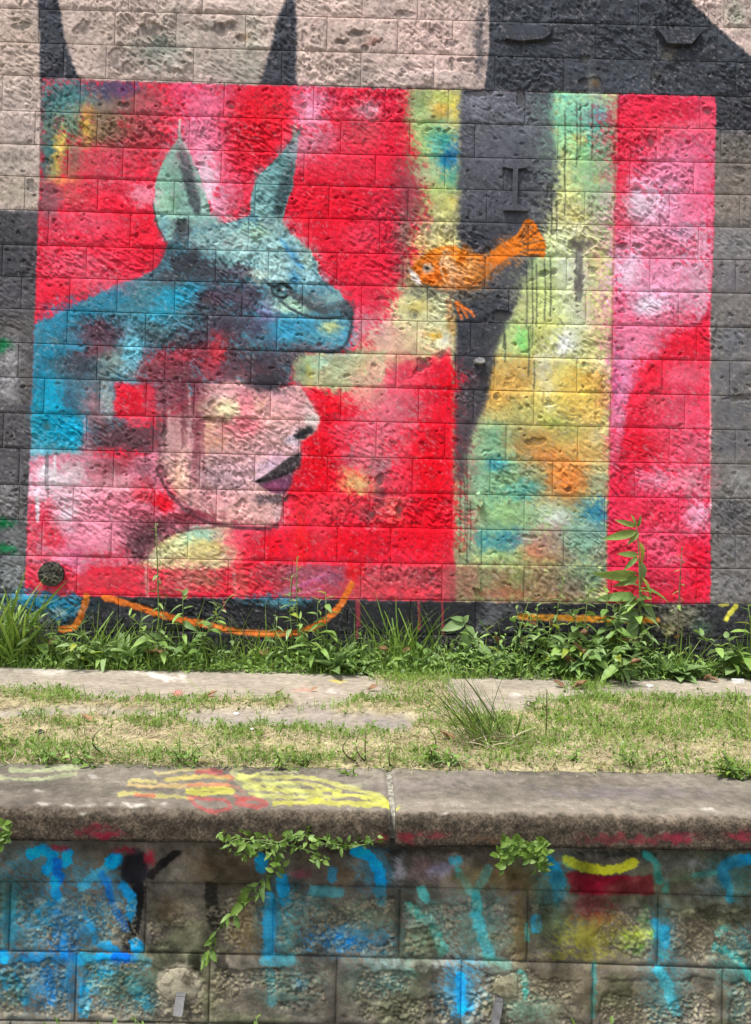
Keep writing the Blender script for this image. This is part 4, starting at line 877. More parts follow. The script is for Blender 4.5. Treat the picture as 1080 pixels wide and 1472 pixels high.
# ------------------------------------------------------------------ relief of the tall wall's rough blocks
cu, cv = gx * 0.80 - gz * 0.60, gx * 0.60 + gz * 0.80     # chisel marks run down to the right
w1 = (fbm(gx * 14, gz * 14, 31, 2) - 0.5) * 0.03


def tooled(ang, sd):
    c_, s_ = math.cos(math.radians(ang)), math.sin(math.radians(ang))
    a_, b_ = gx * c_ - gz * s_ + w1, gx * s_ + gz * c_ + w1
    g_ = fbm(a_ * 27, b_ * 88, sd, 3, .6)
    p_ = fbm(a_ * 36 + 9, b_ * 96, sd + 50, 2)
    return (g_ - .5) * 0.020 - sstep(.60, .76, p_) * 0.007


mixw = sstep(.42, .58, fbm(gx * 2.2, gz * 5.2, 39, 2))
lump = fbm(gx * 13, gz * 15, 34, 3)
amp = 0.34 + 0.58 * sstep(0.35, 0.65, fbm(gx * 2.6, gz * 4, 35, 2)) + 0.4 * sstep(3.44, 3.5, gz)
HW = (tooled(37, 32) * (1 - mixw) + tooled(62, 132) * mixw) * amp + (lump - 0.5) * 0.008 * (1 + 0.8 * sstep(3.44, 3.5, gz))
HW = HW - HW.mean()
pit = fbm(gx * 24, gz * 28, 37, 2)
HW = HW - sstep(0.79, 0.87, pit) * 0.018


def dent(x, y, rx, ry, depth, ang=0.0):
    """a hole or knob in the wall, placed by where it is in the photograph"""
    k = W.win(x - rx * 2, x + rx * 2, y - ry * 2, y + ry * 2)
    if k is None:
        return
    ca, sa = math.cos(math.radians(ang)), math.sin(math.radians(ang))
    dx, dy = W.px[k] + W.wx[k] * 4 - x, W.py[k] + W.wy[k] * 4 - y
    q = np.sqrt(((dx * ca + dy * sa) / rx) ** 2 + ((-dx * sa + dy * ca) / ry) ** 2)
    HW[k] = HW[k] - depth * (1.5 if depth > 0 else 1) * sstep(1.25, 0.75, q)


for d in DENTS:
    dent(*d)

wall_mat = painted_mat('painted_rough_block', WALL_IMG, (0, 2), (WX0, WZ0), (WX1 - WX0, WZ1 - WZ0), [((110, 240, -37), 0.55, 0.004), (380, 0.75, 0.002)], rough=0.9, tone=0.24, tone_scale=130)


def wallH(x, z):
    return sample(HW, (x - WX0) * TX - 0.5, (z - WZ0) * TX - 0.5)


# ------------------------------------------------------------------ the tall wall: every block a part
BX = [0, 280, 550, 820, 1080]
BEDS = [[11.7, 18, 27, 32.8, 40], [59.6, 69, 75.5, 83.5, 89.5], [107.6, 117, 125.8, 133, 138.7], [158.7, 166, 175, 181.5, 186], [206.6, 214.5, 223.5, 229.5, 234.6], [253, 260, 270.5, 275.5, 280], [301, 309, 317, 322, 327], [351.5, 358, 365, 370, 373.5], [397, 405, 410.5, 418, 421.5], [443.5, 451, 461, 467, 470.8], [492, 500, 510, 515, 519], [542, 550, 558, 563, 570], [594, 599, 607, 613.5, 618], [644, 650.5, 658.5, 664, 667], [697, 702.5, 709, 714, 717], [747, 753, 758.2, 763.5, 768.7], [798, 804, 809.5, 814, 818], [853, 857, 862, 866, 869]]
bed_fit = []
for row in BEDS:
    q = np.array([on_plane(x, y) for x, y in zip(BX, row)])
    bed_fit.append(np.polyfit(q[:, 0], q[:, 2], 2))
bed_fit = [bed_fit[0] + np.array([0, 0, 0.208 * k]) for k in (4, 3, 2, 1)] + bed_fit + [bed_fit[-1] - np.array([0, 0, 0.205 * k]) for k in (1, 2)]


def bed_z(i, x):
    return np.polyval(bed_fit[i], np.clip(x, -2.6, 2.6))


JOINTS = [[185, 291, 412, 521, 601, 703, 804, 919, 1042], [56, 165, 253, 353, 470, 572, 651, 750, 857, 945, 1032], [91, 152, 278, 405, 519, 624, 712, 811, 937, 1059], [3, 115, 193, 322, 451, 554, 645, 755, 891, 1007], [50, 139, 272, 405, 490, 589, 683, 803, 944, 1037], [97, 176, 318, 437, 540, 640, 725, 813, 906, 998], [35, 140, 250, 367, 473, 587, 700, 841, 963, 1064], [69, 187, 271, 357, 444, 546, 653, 760, 830, 907, 1005], [3, 124, 220, 310, 386, 485, 580, 698, 815, 935, 1058], [30, 100, 168, 251, 348, 435, 520, 615, 732, 843, 976], [96, 209, 298, 398, 520, 600, 677, 763, 881, 1002], [26, 139, 237, 361, 459, 570, 655, 711, 830, 953, 1050], [63, 143, 210, 279, 389, 490, 602, 681, 768, 878, 985], [4, 124, 220, 320, 430, 541, 640, 728, 831, 963, 1058], [27, 163, 287, 366, 471, 593, 705, 795, 913, 1023], [27, 105, 222, 311, 408, 532, 650, 754, 870, 976], [60, 160, 270, 381, 485, 562, 693, 811, 930, 1058], [110, 212, 328, 420, 519, 636, 754, 880, 1002], [50, 170, 290, 400, 500, 590, 684, 800, 910, 1010], [0, 110, 230, 350, 460, 570, 680, 800, 920, 1040]]


def block_grid(x0, x1, zb, zt, step, Hf, edge=0.010, gap=0.0035, depth=0.035, proud=0.0, round_=0.0015, tilt=(0, 0), rel=1.0):
    """front and sides of one block; zb, zt give its bed joints along x"""
    nu = max(4, int(round((x1 - x0) / step)))
    hmid = float(np.mean(zt(np.array([x0, x1])) - zb(np.array([x0, x1]))))
    nv = max(4, int(round(hmid / step)))
    W_, H_ = x1 - x0, hmid
    e = [0.0, 0.0, 0.0035, 0.009]

    def ax(n, size):
        core = np.linspace(0.016, size - 0.016, n)
        return np.concatenate([e, core, [size - k for k in e[::-1]]])
    U, V = ax(nu, W_ - 2 * gap), ax(nv, H_ - 2 * gap)
    Ug, Vg = np.meshgrid(U, V)
    X = x0 + gap + Ug
    zlo, zhi = zb(X) + gap, zt(X) - gap
    Z = zlo + (zhi - zlo) * (Vg / (H_ - 2 * gap))
    d = np.minimum(np.minimum(Ug, U[-1] - Ug), np.minimum(Vg, V[-1] - Vg))
    wob = 0.6 + 0.9 * vnoise(X * 23, Z * 23, 61)
    m = sstep(0, edge * 2.2, d * wob)
    h = Hf(X, Z) * rel * (0.35 + 0.65 * m) + proud * m - round_ * (1 - sstep(0, 0.012, d))
    h = h + tilt[0] * (Ug / U[-1] - .5) * m + tilt[1] * (Vg / V[-1] - .5) * m
    Y = -h
    n, k = len(U), len(V)
    ring = np.zeros((k, n), bool)
    ring[0] = ring[-1] = ring[:, 0] = ring[:, -1] = True
    Y[ring] = depth
    P = np.stack([X, Y, Z], -1).reshape(-1, 3)
    Q = grid_quads(n, k)
    back = np.array([[0, (k - 1) * n, k * n - 1, n - 1]])
    return P, np.concatenate([Q, back])


mural_wall = thing('mural_wall', 'tall rough-block wall painted with a red mural of a hooded woman and orange fish', 'wall', (0, 0, 0))
mural_wall['kind'] = 'thing'
far_v, far_q, far_n = [], [], 0
for k, js in enumerate(JOINTS):
    i = k + 3                                        # bed above this course
    ym = BEDS[min(k, 17)][2] - 24 + (49 * (k - 17) if k > 17 else 0)
    xs = [float(on_plane(j, ym)[0]) for j in js]
    right = [xs[-1] + 0.5 * (t + 1) for t in range(4)]
    left = [xs[0] - 0.5 * (t + 1) for t in range(4)][::-1]
    xs = left + xs + right
    for a_, b_ in zip(xs[:-1], xs[1:]):
        zt = lambda x, i=i: bed_z(i, x)
        zb = lambda x, i=i: bed_z(i + 1, x)
        pa, pb = project(np.array([a_, 0, zb(a_)]))[0], project(np.array([b_, 0, zb(b_)]))[0]
        inview = pb > -3 and pa < 1083
        P, Q = block_grid(a_, b_, zb, zt, 0.006 if inview else 0.022, wallH, edge=rng.uniform(.006, .012), gap=rng.uniform(.0014, .0028),
                          rel=float(rng.choice([.45, .7, .9, 1.1, 1.35])), proud=rng.uniform(-.001, .0035), tilt=(rng.normal(0, .002), rng.normal(0, .002)))
        if inview:
            link('block', fast_mesh('block', P, Q), wall_mat, mural_wall)
        else:
            far_v.append(P)
            far_q.append(Q + far_n)
            far_n += len(P)
for i in range(0, 3):                                # courses above the picture
    for t in range(14):
        a_ = -3.4 + 0.5 * t + (0.25 if i % 2 else 0)
        P, Q = block_grid(a_, a_ + 0.5, lambda x, i=i: bed_z(i + 1, x), lambda x, i=i: bed_z(i, x), 0.022, wallH)
        far_v.append(P)
        far_q.append(Q + far_n)
        far_n += len(P)
tag(link('blockwork', fast_mesh('blockwork', np.concatenate(far_v), np.concatenate(far_q)), wall_mat, mural_wall), kind='stuff')
mb = MB()
mb.prism([(-4.4, -0.3), (4.4, -0.3), (4.4, 4.75), (-4.4, 4.75)], 0.0055, 0.35)
link('mortar', mb.mesh('mortar', False), wall_mat, mural_wall)

dark_iron = noisy_mat('dark_painted_iron', [(0.3, (0.035, 0.037, 0.042)), (0.7, (0.085, 0.088, 0.095))], 30, 0.6, (90, 0.5, 0.003))


def wall_prism(name, pts, proud, mat, label=None, back=0.03, bev=0.06, parent=mural_wall):
    """a solid piece set in the wall, its outline read from the photograph"""
    o2 = [tuple(on_plane(x, y)[[0, 2]]) for x, y in pts]
    m = MB()
    m.prism(o2, -proud, back, bev=bev)
    return tag(link(name, m.mesh(name, False), mat, parent), label)


wall_prism('beam_end', [(722, 236), (757, 237), (757, 242), (744, 244), (743, 296), (758, 301), (758, 306), (723, 305), (723, 300), (736, 296), (737, 244), (722, 241)], 0.022, wall_mat, 'end of an I-shaped steel beam set in the dark column', bev=0.03)
wall_prism('bracket', [(942, 46), (1010, 48), (993, 68), (956, 67), (950, 57)], 0.032, wall_mat, 'dark trapezoid stub jutting from the wall at the top right')
wall_prism('bracket', [(722, 36), (797, 40), (795, 51), (782, 59), (745, 62), (722, 58)], 0.018, wall_mat, 'broken dark stub jutting from the wall at the top', bev=.12)
wall_prism('plug', [(683, 708), (689, 704), (694, 711), (695, 728), (690, 735), (684, 728)], 0.04, wall_mat, 'upper green knob on the pale green strip', bev=.35)
wall_prism('plug', [(678, 846), (679, 832), (684, 822), (690, 828), (691, 849)], 0.04, wall_mat, 'lower green knob on the pale green strip', bev=.25)
white_stub = noisy_mat('pale_stub', [(0.3, (0.16, 0.16, 0.16)), (0.7, (0.36, 0.36, 0.34))], 40)
wall_prism('plug', [(680, 518), (688, 514), (697, 517), (698, 523), (690, 525), (681, 523)], 0.04, white_stub, 'pale stub jutting from the dark column', bev=.2)
for x, y in ((857, 148), (840, 320)):
    pass
# round opening filled with a black mesh cap
cap_mat = noisy_mat('black_cap', [(0.42, (0.012, 0.012, 0.012)), (0.6, (0.10, 0.095, 0.07))], 55, 0.7, (80, 1.0, 0.01))
cx, _, cz = on_plane(75, 825)
mb = MB()
ring_o = [(cx + 0.078 * math.cos(t), cz + 0.075 * math.sin(t)) for t in np.linspace(0, 2 * math.pi, 28, endpoint=False)]
mb.prism(ring_o, -0.022, 0.03, bev=0.05)
cap = tag(link('pipe_cap', mb.mesh('pipe_cap', False), cap_mat, mural_wall), 'round black cap low on the left of the mural')
mb = MB()
for j in range(16):
    t, r = rng.uniform(0, 6.28), 0.062 * math.sqrt(rng.uniform(0, 1))
    px_, pz_ = cx + r * math.cos(t), cz + r * math.sin(t)
    a0 = rng.uniform(0, 6.28)
    mb.tube([(px_ + 0.016 * math.cos(a0 + q), -0.026 - 0.004 * (j % 3), pz_ + 0.014 * math.sin(a0 + q)) for q in np.linspace(0, 4.2, 7)], 0.0032, 4, 0.8)
curl_mat = noisy_mat('old_wire', [(0.3, (0.05, 0.048, 0.035)), (0.7, (0.16, 0.15, 0.11))], 60)
tag(link('wire_filling', mb.mesh('wire_filling'), curl_mat, cap), kind='stuff')
# ------------------------------------------------------------------ platform edge: coping stones on a low wall of exposed-aggregate blocks
YE, YL = -2.305, -2.2                                # front of the coping, face of the low wall
prof = [(-1.90, -0.002)] + [(-1.90 - 0.012 * i, 0.0) for i in range(1, 31)]
prof += [(-2.277 - 0.028 * math.sin(t), -0.028 + 0.028 * math.cos(t)) for t in np.linspace(0, math.pi / 2, 8)]
prof += [(YE, -0.028 - 0.0075 * i) for i in range(1, 8)]
prof += [(YE + 0.013 - 0.013 * math.cos(t), -0.083 - 0.013 * math.sin(t)) for t in np.linspace(0.3, math.pi / 2, 4)]
prof += [(-2.28 + 0.012 * i, -0.097) for i in range(0, 10)]
prof = np.array(prof)
pn = np.gradient(prof, axis=0)
pn = np.stack([pn[:, 1], -pn[:, 0]], 1)
pn /= np.linalg.norm(pn, axis=1)[:, None]
pl = np.concatenate([[0], np.cumsum(np.hypot(*np.diff(prof, axis=0).T))])
CXW, SL = 2.0, float(pl[-1])
NXc, NSc = int(2 * CXW * 480), int(SL * 480)
cgx, cgs = np.meshgrid(-CXW + (np.arange(NXc) + .5) / 480, (np.arange(NSc) + .5) / 480)
K = Canvas(np.stack([cgx, np.interp(cgs, pl, prof[:, 0]), np.interp(cgs, pl, prof[:, 1])], -1), '7b736c', 7)
K.c[:] = hexc('7a7468')
front = sstep(0.372, 0.40, cgs)[..., None]
t1 = fbm(cgx * 3, cgs * 9, 41, 5)[..., None]
t2 = fbm(cgx * 40, cgs * 40, 42, 4)[..., None]
K.c = K.c * (0.72 + 0.55 * t1) + (hexc('8c8376') - hexc('7a7468')) * (t1 - .5)
dirt = hexc('4a4136') * (0.8 + 0.4 * t2)
t3 = fbm(cgx * 240, cgs * 240, 43, 2)[..., None]
dirt = dirt * (0.5 + 1.0 * t3)
K.c = K.c * (1 - front * 0.85) + dirt * front * 0.85
K.c = K.c * (0.85 + 0.3 * t3)
for o in [(600, 1130, 80, 10, '8f8480', .5), (700, 1120, 60, 8, '8f857e', .5), (900, 1140, 120, 10, '7d757a', .5), (860, 1120, 80, 8, '8a7f74', .5), (1000, 1150, 80, 8, '857b72', .4), (300, 1155, 200, 10, '6c635b', .4), (60, 1150, 80, 12, '6a615a', .5), (640, 1165, 80, 4, '9a8d80', .5), (800, 1168, 120, 4, '998b7c', .5), (980, 1174, 80, 4, '96897a', .5), (200, 1168, 160, 4, '8a7f72', .4)]:
    K.blob(*o)
for x, y, w in ((63, 1155, 9), (99, 1157, 7), (129, 1157, 8), (160, 1156, 7), (182, 1155, 10), (200, 1156, 14), (192, 1158, 10), (237, 1155, 6), (56, 1137, 6), (132, 1118, 8), (120, 1170, 4), (640, 1168, 5), (1020, 1163, 10)):
    K.blob(x, y, w, 2.4, 'c4bfb4', .75)
PY_, PO, PR = 'dbe06a', 'e0bd72', 'c24a4c'
for p, w, c, op in [([(15, 1107), (60, 1107), (112, 1105)], 4.5, 'c3d49a', .9), ([(0, 1118), (55, 1120), (110, 1112)], 4.5, 'c3d49a', .9), ([(60, 1103), (110, 1103)], 3, 'bccb96', .6), ([(225, 1112), (260, 1107), (300, 1106)], 5, 'ddd083', .85), ([(188, 1124), (205, 1122), (222, 1124)], 5, 'e2d878', .9), ([(186, 1130), (250, 1129), (330, 1130)], 5, PO, .9), ([(240, 1120), (290, 1116), (330, 1118)], 7, 'e2d060', .9), ([(172, 1143), (192, 1140), (230, 1144), (275, 1147)], 5, 'e0dc72', .9),
                       ([(196, 1142), (222, 1143)], 4, PR, .9), ([(268, 1138), (300, 1140), (334, 1138), (300, 1135), (268, 1138)], 6, 'dfe04a', .95), ([(283, 1109), (315, 1108)], 8, 'b8444a', .85), ([(300, 1112), (335, 1117), (330, 1123)], 3.5, 'c85a50', .8), ([(270, 1129), (330, 1130), (350, 1140)], 3, 'cc6a5a', .7), ([(272, 1145), (285, 1158), (310, 1166), (330, 1160), (322, 1150), (295, 1148), (272, 1145)], 5, PR, .9), ([(340, 1154), (360, 1148), (384, 1154), (365, 1160), (340, 1154)], 6, PR, .9), ([(340, 1145), (352, 1150)], 6, 'd0524c', .7),
                       ([(345, 1104), (335, 1112), (350, 1120)], 10, 'cfd98c', .7), ([(350, 1116), (400, 1110), (428, 1109)], 3, 'd8de9a', .8), ([(345, 1116), (400, 1118), (440, 1116), (480, 1128), (520, 1138), (558, 1150)], 6, PY_, .85), ([(340, 1120), (380, 1128), (430, 1126), (470, 1136)], 6, PY_, .8), ([(350, 1132), (400, 1136), (450, 1138), (490, 1136)], 6, 'd9e05a', .85), ([(360, 1142), (410, 1146), (450, 1146), (520, 1144), (560, 1153)], 6, PY_, .9), ([(395, 1155), (440, 1154), (455, 1150)], 7, 'dfe04e', .9), ([(455, 1152), (500, 1156), (558, 1157)], 8, 'e0e252', .95), ([(480, 1140), (530, 1148), (560, 1156)], 5, 'e2e45c', .9), ([(380, 1122), (420, 1132), (440, 1144)], 9, 'cfdb86', .6), ([(500, 1128), (520, 1132)], 4, 'c8cfa0', .6), ([(556, 1157), (575, 1160)], 3.5, 'dfe45a', .9), ([(345, 1125), (390, 1150)], 12, 'c9d68c', .45)]:
    K.line(p, w * .8, c, op * .58, f=2.8, wj=2.2, rough=1.2)
for o in [(145, 1197, 26, 8, '8d2436', .9), (130, 1192, 10, 5, '7d2c38', .6), (552, 1204, 8, 6, '8a3030', .8), (588, 1203, 16, 8, '8d3038', .85), (625, 1200, 20, 6, '8a2e38', .6), (880, 1205, 40, 5, '84333a', .6), (970, 1204, 26, 7, '9c2f42', .85), (930, 1207, 30, 5, '8a343c', .6), (1066, 1200, 20, 7, '94303e', .8), (700, 1206, 40, 4, '6a4a30', .5), (400, 1206, 90, 4, '5d5030', .4)]:
    K.blob(*o)
K.c = K.c * (0.8 + 0.4 * t2)
COP_IMG = make_image('coping_paint', np.minimum(to_lin(K.c) * 0.74, 0.8), cgx)
cop_mat = painted_mat('worn_coping', COP_IMG, None, None, None, [(55, 0.45, 0.006), (240, 0.6, 0.003)], rough=0.88, uv=True, tone=0.2, tone_scale=320)

edge_wall = thing('platform_edge_wall', 'low wall of exposed-aggregate blocks under worn coping, sprayed with blue and teal graffiti', 'platform edge', (0, 0, 0))
edge_wall['kind'] = 'thing'


def coping(x0, x1, name='coping_stone', label=None):
    n = int((x1 - x0) / 0.008)
    xs = np.concatenate([[x0, x0 + .002], np.linspace(x0 + .006, x1 - .006, n), [x1 - .002, x1]])
    X, S = np.meshgrid(xs, np.arange(len(prof)))
    py_, pz_ = prof[S, 0], prof[S, 1]
    ends = np.minimum(X - x0, x1 - X)
    d = (fbm(X * 9, pl[S] * 9, 51, 3) - .5) * 0.006 + (fbm(X * 70, pl[S] * 70, 52, 3) - .5) * 0.0028
    nose = np.exp(-((pl[S] - 0.395) / 0.03) ** 2)
    d = d - nose * 0.005 * sstep(.55, .75, fbm(X * 14, X * 0 + 3, 53, 3)) - 0.006 * (1 - sstep(0, .01, ends))
    d[-8:] *= 0.3
    Y, Z = py_ + pn[S, 0] * d, pz_ + pn[S, 1] * d
    P = np.stack([X, Y, Z], -1).reshape(-1, 3)
    nx, ns = len(xs), len(prof)
    me = fast_mesh(name, P, grid_quads(nx, ns)[:, ::-1])
    u = me.uv_layers.new(name='UVMap')
    li = np.empty(len(me.loops), np.int32)
    me.loops.foreach_get('vertex_index', li)
    uv = np.stack([(X.ravel() + CXW) / (2 * CXW), (pl[S] / SL).ravel()], 1)[li]
    u.data.foreach_set('uv', uv.astype(np.float32).ravel())
    # close the two ends and the back
    import bmesh
    bm = bmesh.new()
    bm.from_mesh(me)
    bm.verts.ensure_lookup_table()
    b = [bm.verts.new((x, yy, zz)) for x, yy, zz in ((x0, -2.17, -0.095), (x0, -1.9, -0.095), (x1, -2.17, -0.095), (x1, -1.9, -0.095))]
    bm.verts.ensure_lookup_table()
    bm.faces.new([bm.verts[i * nx] for i in range(ns)] + [b[0], b[1]])
    bm.faces.new([bm.verts[i * nx + nx - 1] for i in range(ns)][::-1] + [b[3], b[2]])
    bm.to_mesh(me)
    bm.free()
    return tag(link(name, me, cop_mat, edge_wall), label)


xj = float(on_ground(563, 1150)[0])
coping(-1.98, xj - 0.008, label='left coping stone with yellow and red scribbles on top')
coping(xj + 0.010, 1.98, label='right coping stone with bare grey top')
mb = MB()
mb.prism([(-2.255, -0.09), (-2.245, -0.03), (-2.21, -0.009), (-1.91, -0.009), (-1.91, -0.09)], xj - 0.0095, xj + 0.0115)
filler = mb.mesh('joint_filler', False)
filler.transform(Matrix(((0, 1, 0, 0), (1, 0, 0, 0), (0, 0, 1, 0), (0, 0, 0, 1))))
filler_mat = noisy_mat('old_joint_mortar', [(0.35, (0.06, 0.06, 0.045)), (0.65, (0.42, 0.40, 0.33))], 55, bump=(120, .8, .006))
link('joint_filler', filler, filler_mat, edge_wall)

# --- paint of the low wall
LXW, LZ0, LZ1 = 1.7, -1.0, -0.05
NXl, NZl = int(2 * LXW * 480), int((LZ1 - LZ0) * 480)
lgx, lgz = np.meshgrid(-LXW + (np.arange(NXl) + .5) / 480, LZ0 + (np.arange(NZl) + .5) / 480)
G = Canvas(np.stack([lgx, np.full_like(lgx, YL), lgz], -1), '5e564a', 4.0)
m1 = fbm(lgx * 7, lgz * 7, 71, 4)[..., None]
G.c = (G.c * .45 + hexc('605e5a') * .55) * .95
m2 = fbm(lgx * 30, lgz * 30, 72, 4)[..., None]
G.c = G.c * (0.72 + 0.55 * m1)
for o in [(40, 1245, 60, 26, '6c6a60', .6), (160, 1240, 50, 26, '5c5244', .6), (290, 1245, 50, 24, '6a5c48', .7), (340, 1240, 40, 20, '4e4436', .7), (460, 1250, 60, 24, '5e5a52', .6), (500, 1260, 30, 16, '6c5844', .7), (250, 1250, 30, 20, '77736a', .6), (270, 1320, 36, 30, '7f7866', .8), (240, 1310, 20, 20, '7d6a48', .6), (350, 1330, 30, 36, '6a5a3c', .7), (160, 1320, 24, 24, '80755c', .7), (300, 1420, 40, 40, '5e5c44', .5),
          (640, 1250, 30, 24, '7a6f68', .6), (720, 1262, 60, 22, '6c5a40', .9), (770, 1270, 40, 20, '665640', .9), (690, 1340, 60, 40, '6d6552', .7), (745, 1340, 14, 50, '6a5638', .7), (620, 1350, 30, 30, '7a7466', .6), (560, 1340, 20, 40, '3c382c', .6), (460, 1330, 60, 40, '4e4a3a', .6), (420, 1400, 60, 14, '6f6c60', .6), (630, 1382, 90, 10, '8a867c', .75), (610, 1385, 60, 8, '9a9690', .6), (300, 1385, 80, 8, '6f6a60', .6), (150, 1460, 160, 8, '6c665a', .6), (620, 1462, 120, 6, '54524a', .6), (800, 1420, 90, 40, '6c6450', .6), (920, 1440, 60, 40, '5f5746', .6), (1030, 1430, 40, 40, '6a6658', .5), (1000, 1340, 60, 36, '665e4c', .6), (870, 1290, 60, 8, '6f6652', .6), (1000, 1300, 70, 10, '77726c', .7), (960, 1265, 40, 20, '6f6556', .7), (1060, 1262, 24, 20, '6f6a48', .8), (930, 1232, 20, 10, '33403c', .6), (880, 1226, 60, 6, '2f332f', .7), (560, 1222, 200, 5, '2e2a24', .5)]:
    G.blob(*o)
CY_, BL, TL = '1690c4', '125ab0', '459a94'
for p, w, c, op in [([(44, 1229), (60, 1222), (76, 1232), (74, 1244), (67, 1251)], 14, CY_, .97), ([(83, 1240), (85, 1264)], 13, BL, .95), ([(78, 1266), (83, 1292)], 12, '1a86c0', .9), ([(96, 1226), (96, 1239)], 14, CY_, .9), ([(165, 1236), (140, 1256), (118, 1274)], 13, '3f8fa4', .75), ([(165, 1235), (162, 1238)], 20, CY_, .97), ([(198, 1280), (194, 1320), (186, 1356)], 18, '1b1b1d', .85), ([(218, 1258), (230, 1244), (255, 1226)], 10, '1d1c1c', .75), ([(146, 1258), (150, 1268)], 10, BL, .8), ([(154, 1266), (163, 1305), (180, 1336)], 9, '1f62b0', .85), ([(178, 1274), (190, 1294), (187, 1318)], 13, '1f8fc4', .9), ([(20, 1290), (18, 1350)], 12, '3a7c8c', .8), ([(8, 1300), (6, 1360)], 8, '46757c', .6),
                       ([(52, 1312), (66, 1302), (88, 1297)], 9, '2496c0', .8), ([(54, 1314), (66, 1326), (78, 1330)], 8, '2a94bc', .7), ([(80, 1300), (84, 1330), (78, 1345)], 10, '1f62a8', .6), ([(95, 1330), (92, 1350), (90, 1372)], 11, '1c8cc0', .8), ([(128, 1325), (132, 1336)], 10, '2488b8', .8), ([(138, 1352), (166, 1366)], 12, '1f7fb0', .8), ([(114, 1379), (150, 1378), (172, 1379)], 15, '1f90c4', .92), ([(165, 1378), (190, 1379)], 14, '135fc0', .9), ([(118, 1376), (119, 1382)], 12, '1a98d0', .9), ([(195, 1357), (197, 1363)], 17, '1a92cc', .95), ([(196, 1378), (212, 1384)], 14, '3f8fae', .6), ([(34, 1377), (60, 1379)], 12, '23466c', .75), ([(4, 1373), (5, 1380)], 14, '1d92c8', .9),
                       ([(4, 1402), (10, 1420)], 12, '2a8cb4', .7), ([(18, 1405), (34, 1440)], 14, '2a86ac', .75), ([(66, 1396), (70, 1416), (76, 1440)], 12, '1c64a8', .85), ([(98, 1395), (92, 1420)], 12, '2f7c98', .5), ([(146, 1400), (154, 1398)], 16, '2690b4', .85), ([(122, 1425), (121, 1456)], 14, '1f92c0', .85), ([(130, 1410), (128, 1420)], 12, '3590a4', .6), ([(186, 1410), (196, 1425), (212, 1450)], 13, '3488a0', .7), ([(175, 1396), (172, 1416)], 11, '232120', .8), ([(376, 1236), (376, 1246)], 18, '1a86b4', .9), ([(406, 1262), (410, 1296)], 16, '1c84b4', .9), ([(387, 1290), (387, 1372)], 15, '3488aa', .85), ([(380, 1380), (415, 1380)], 14, '4a94a4', .6),
                       ([(388, 1396), (392, 1440)], 12, '3f8c9c', .5), ([(512, 1224), (530, 1230), (542, 1244), (548, 1266)], 15, '1690c8', .95), ([(478, 1250), (477, 1262)], 12, '3284a8', .7), ([(450, 1281), (488, 1283)], 14, '41868e', .6), ([(546, 1275), (548, 1295)], 14, '3f8ba0', .6), ([(303, 1275), (304, 1300), (308, 1330)], 18, '201f1d', .8), ([(318, 1380), (324, 1400)], 14, '2a2826', .6), ([(280, 1378), (276, 1400)], 16, '232221', .7), ([(655, 1237), (659, 1258)], 6, '3fa09c', .8), ([(650, 1238), (660, 1236)], 9, '3a9cb0', .8), ([(662, 1256), (672, 1272), (684, 1288)], 11, '57908a', .75), ([(702, 1248), (694, 1264), (686, 1278)], 11, '5a8a80', .7), ([(684, 1288), (686, 1312)], 15, '3c908e', .8), ([(684, 1316), (694, 1345), (704, 1372)], 15, '4296a0', .85), ([(606, 1280), (612, 1290)], 12, '4a9a96', .75), ([(588, 1303), (604, 1316), (618, 1326), (630, 1348), (636, 1366)], 14, '4f9a8e', .8), ([(700, 1378), (730, 1388)], 12, '5a8a7c', .5),
                       ([(788, 1240), (798, 1254), (804, 1272)], 20, '1d88b8', .92), ([(804, 1274), (803, 1300)], 16, '3080a0', .8), ([(662, 1404), (663, 1420), (664, 1450)], 14, '0f8cd0', .95), ([(655, 1430), (674, 1448)], 10, '2f90c4', .5), ([(771, 1322), (771, 1332)], 16, '2a8cb4', .85), ([(757, 1330), (758, 1350)], 5, '4aa0a0', .7), ([(748, 1402), (754, 1412)], 13, '48a89c', .75), ([(755, 1426), (756, 1432)], 8, '48a89c', .75), ([(815, 1236), (838, 1246), (862, 1250), (890, 1249), (910, 1240)], 13, 'c6c636', .93), ([(928, 1228), (942, 1240), (949, 1266)], 9, '3f9e96', .85), ([(958, 1270), (958, 1280)], 8, '3f9e96', .7), ([(1000, 1257), (1028, 1254)], 8, '45a49c', .8), ([(1078, 1235), (1056, 1238), (1040, 1249), (1044, 1264)], 16, '1c8cc8', .95), ([(1044, 1264), (1050, 1292)], 10, '2592bc', .85), ([(955, 1336), (956, 1356)], 14, '2f8aa8', .85), ([(942, 1325), (944, 1345)], 8, '2f8cac', .7), ([(948, 1395), (960, 1420), (972, 1455)], 15, '4094a0', .8), ([(1030, 1363), (1052, 1372), (1066, 1384), (1080, 1406)], 9, '459a96', .8), ([(1036, 1342), (1046, 1336)], 11, '52988c', .7), ([(855, 1385), (853, 1462)], 5, '3f7d7c', .7), ([(950, 1370), (958, 1376)], 8, '4aa09c', .6)]:
    G.line(p, w, c, op, f=3, wj=3, rough=1.1)
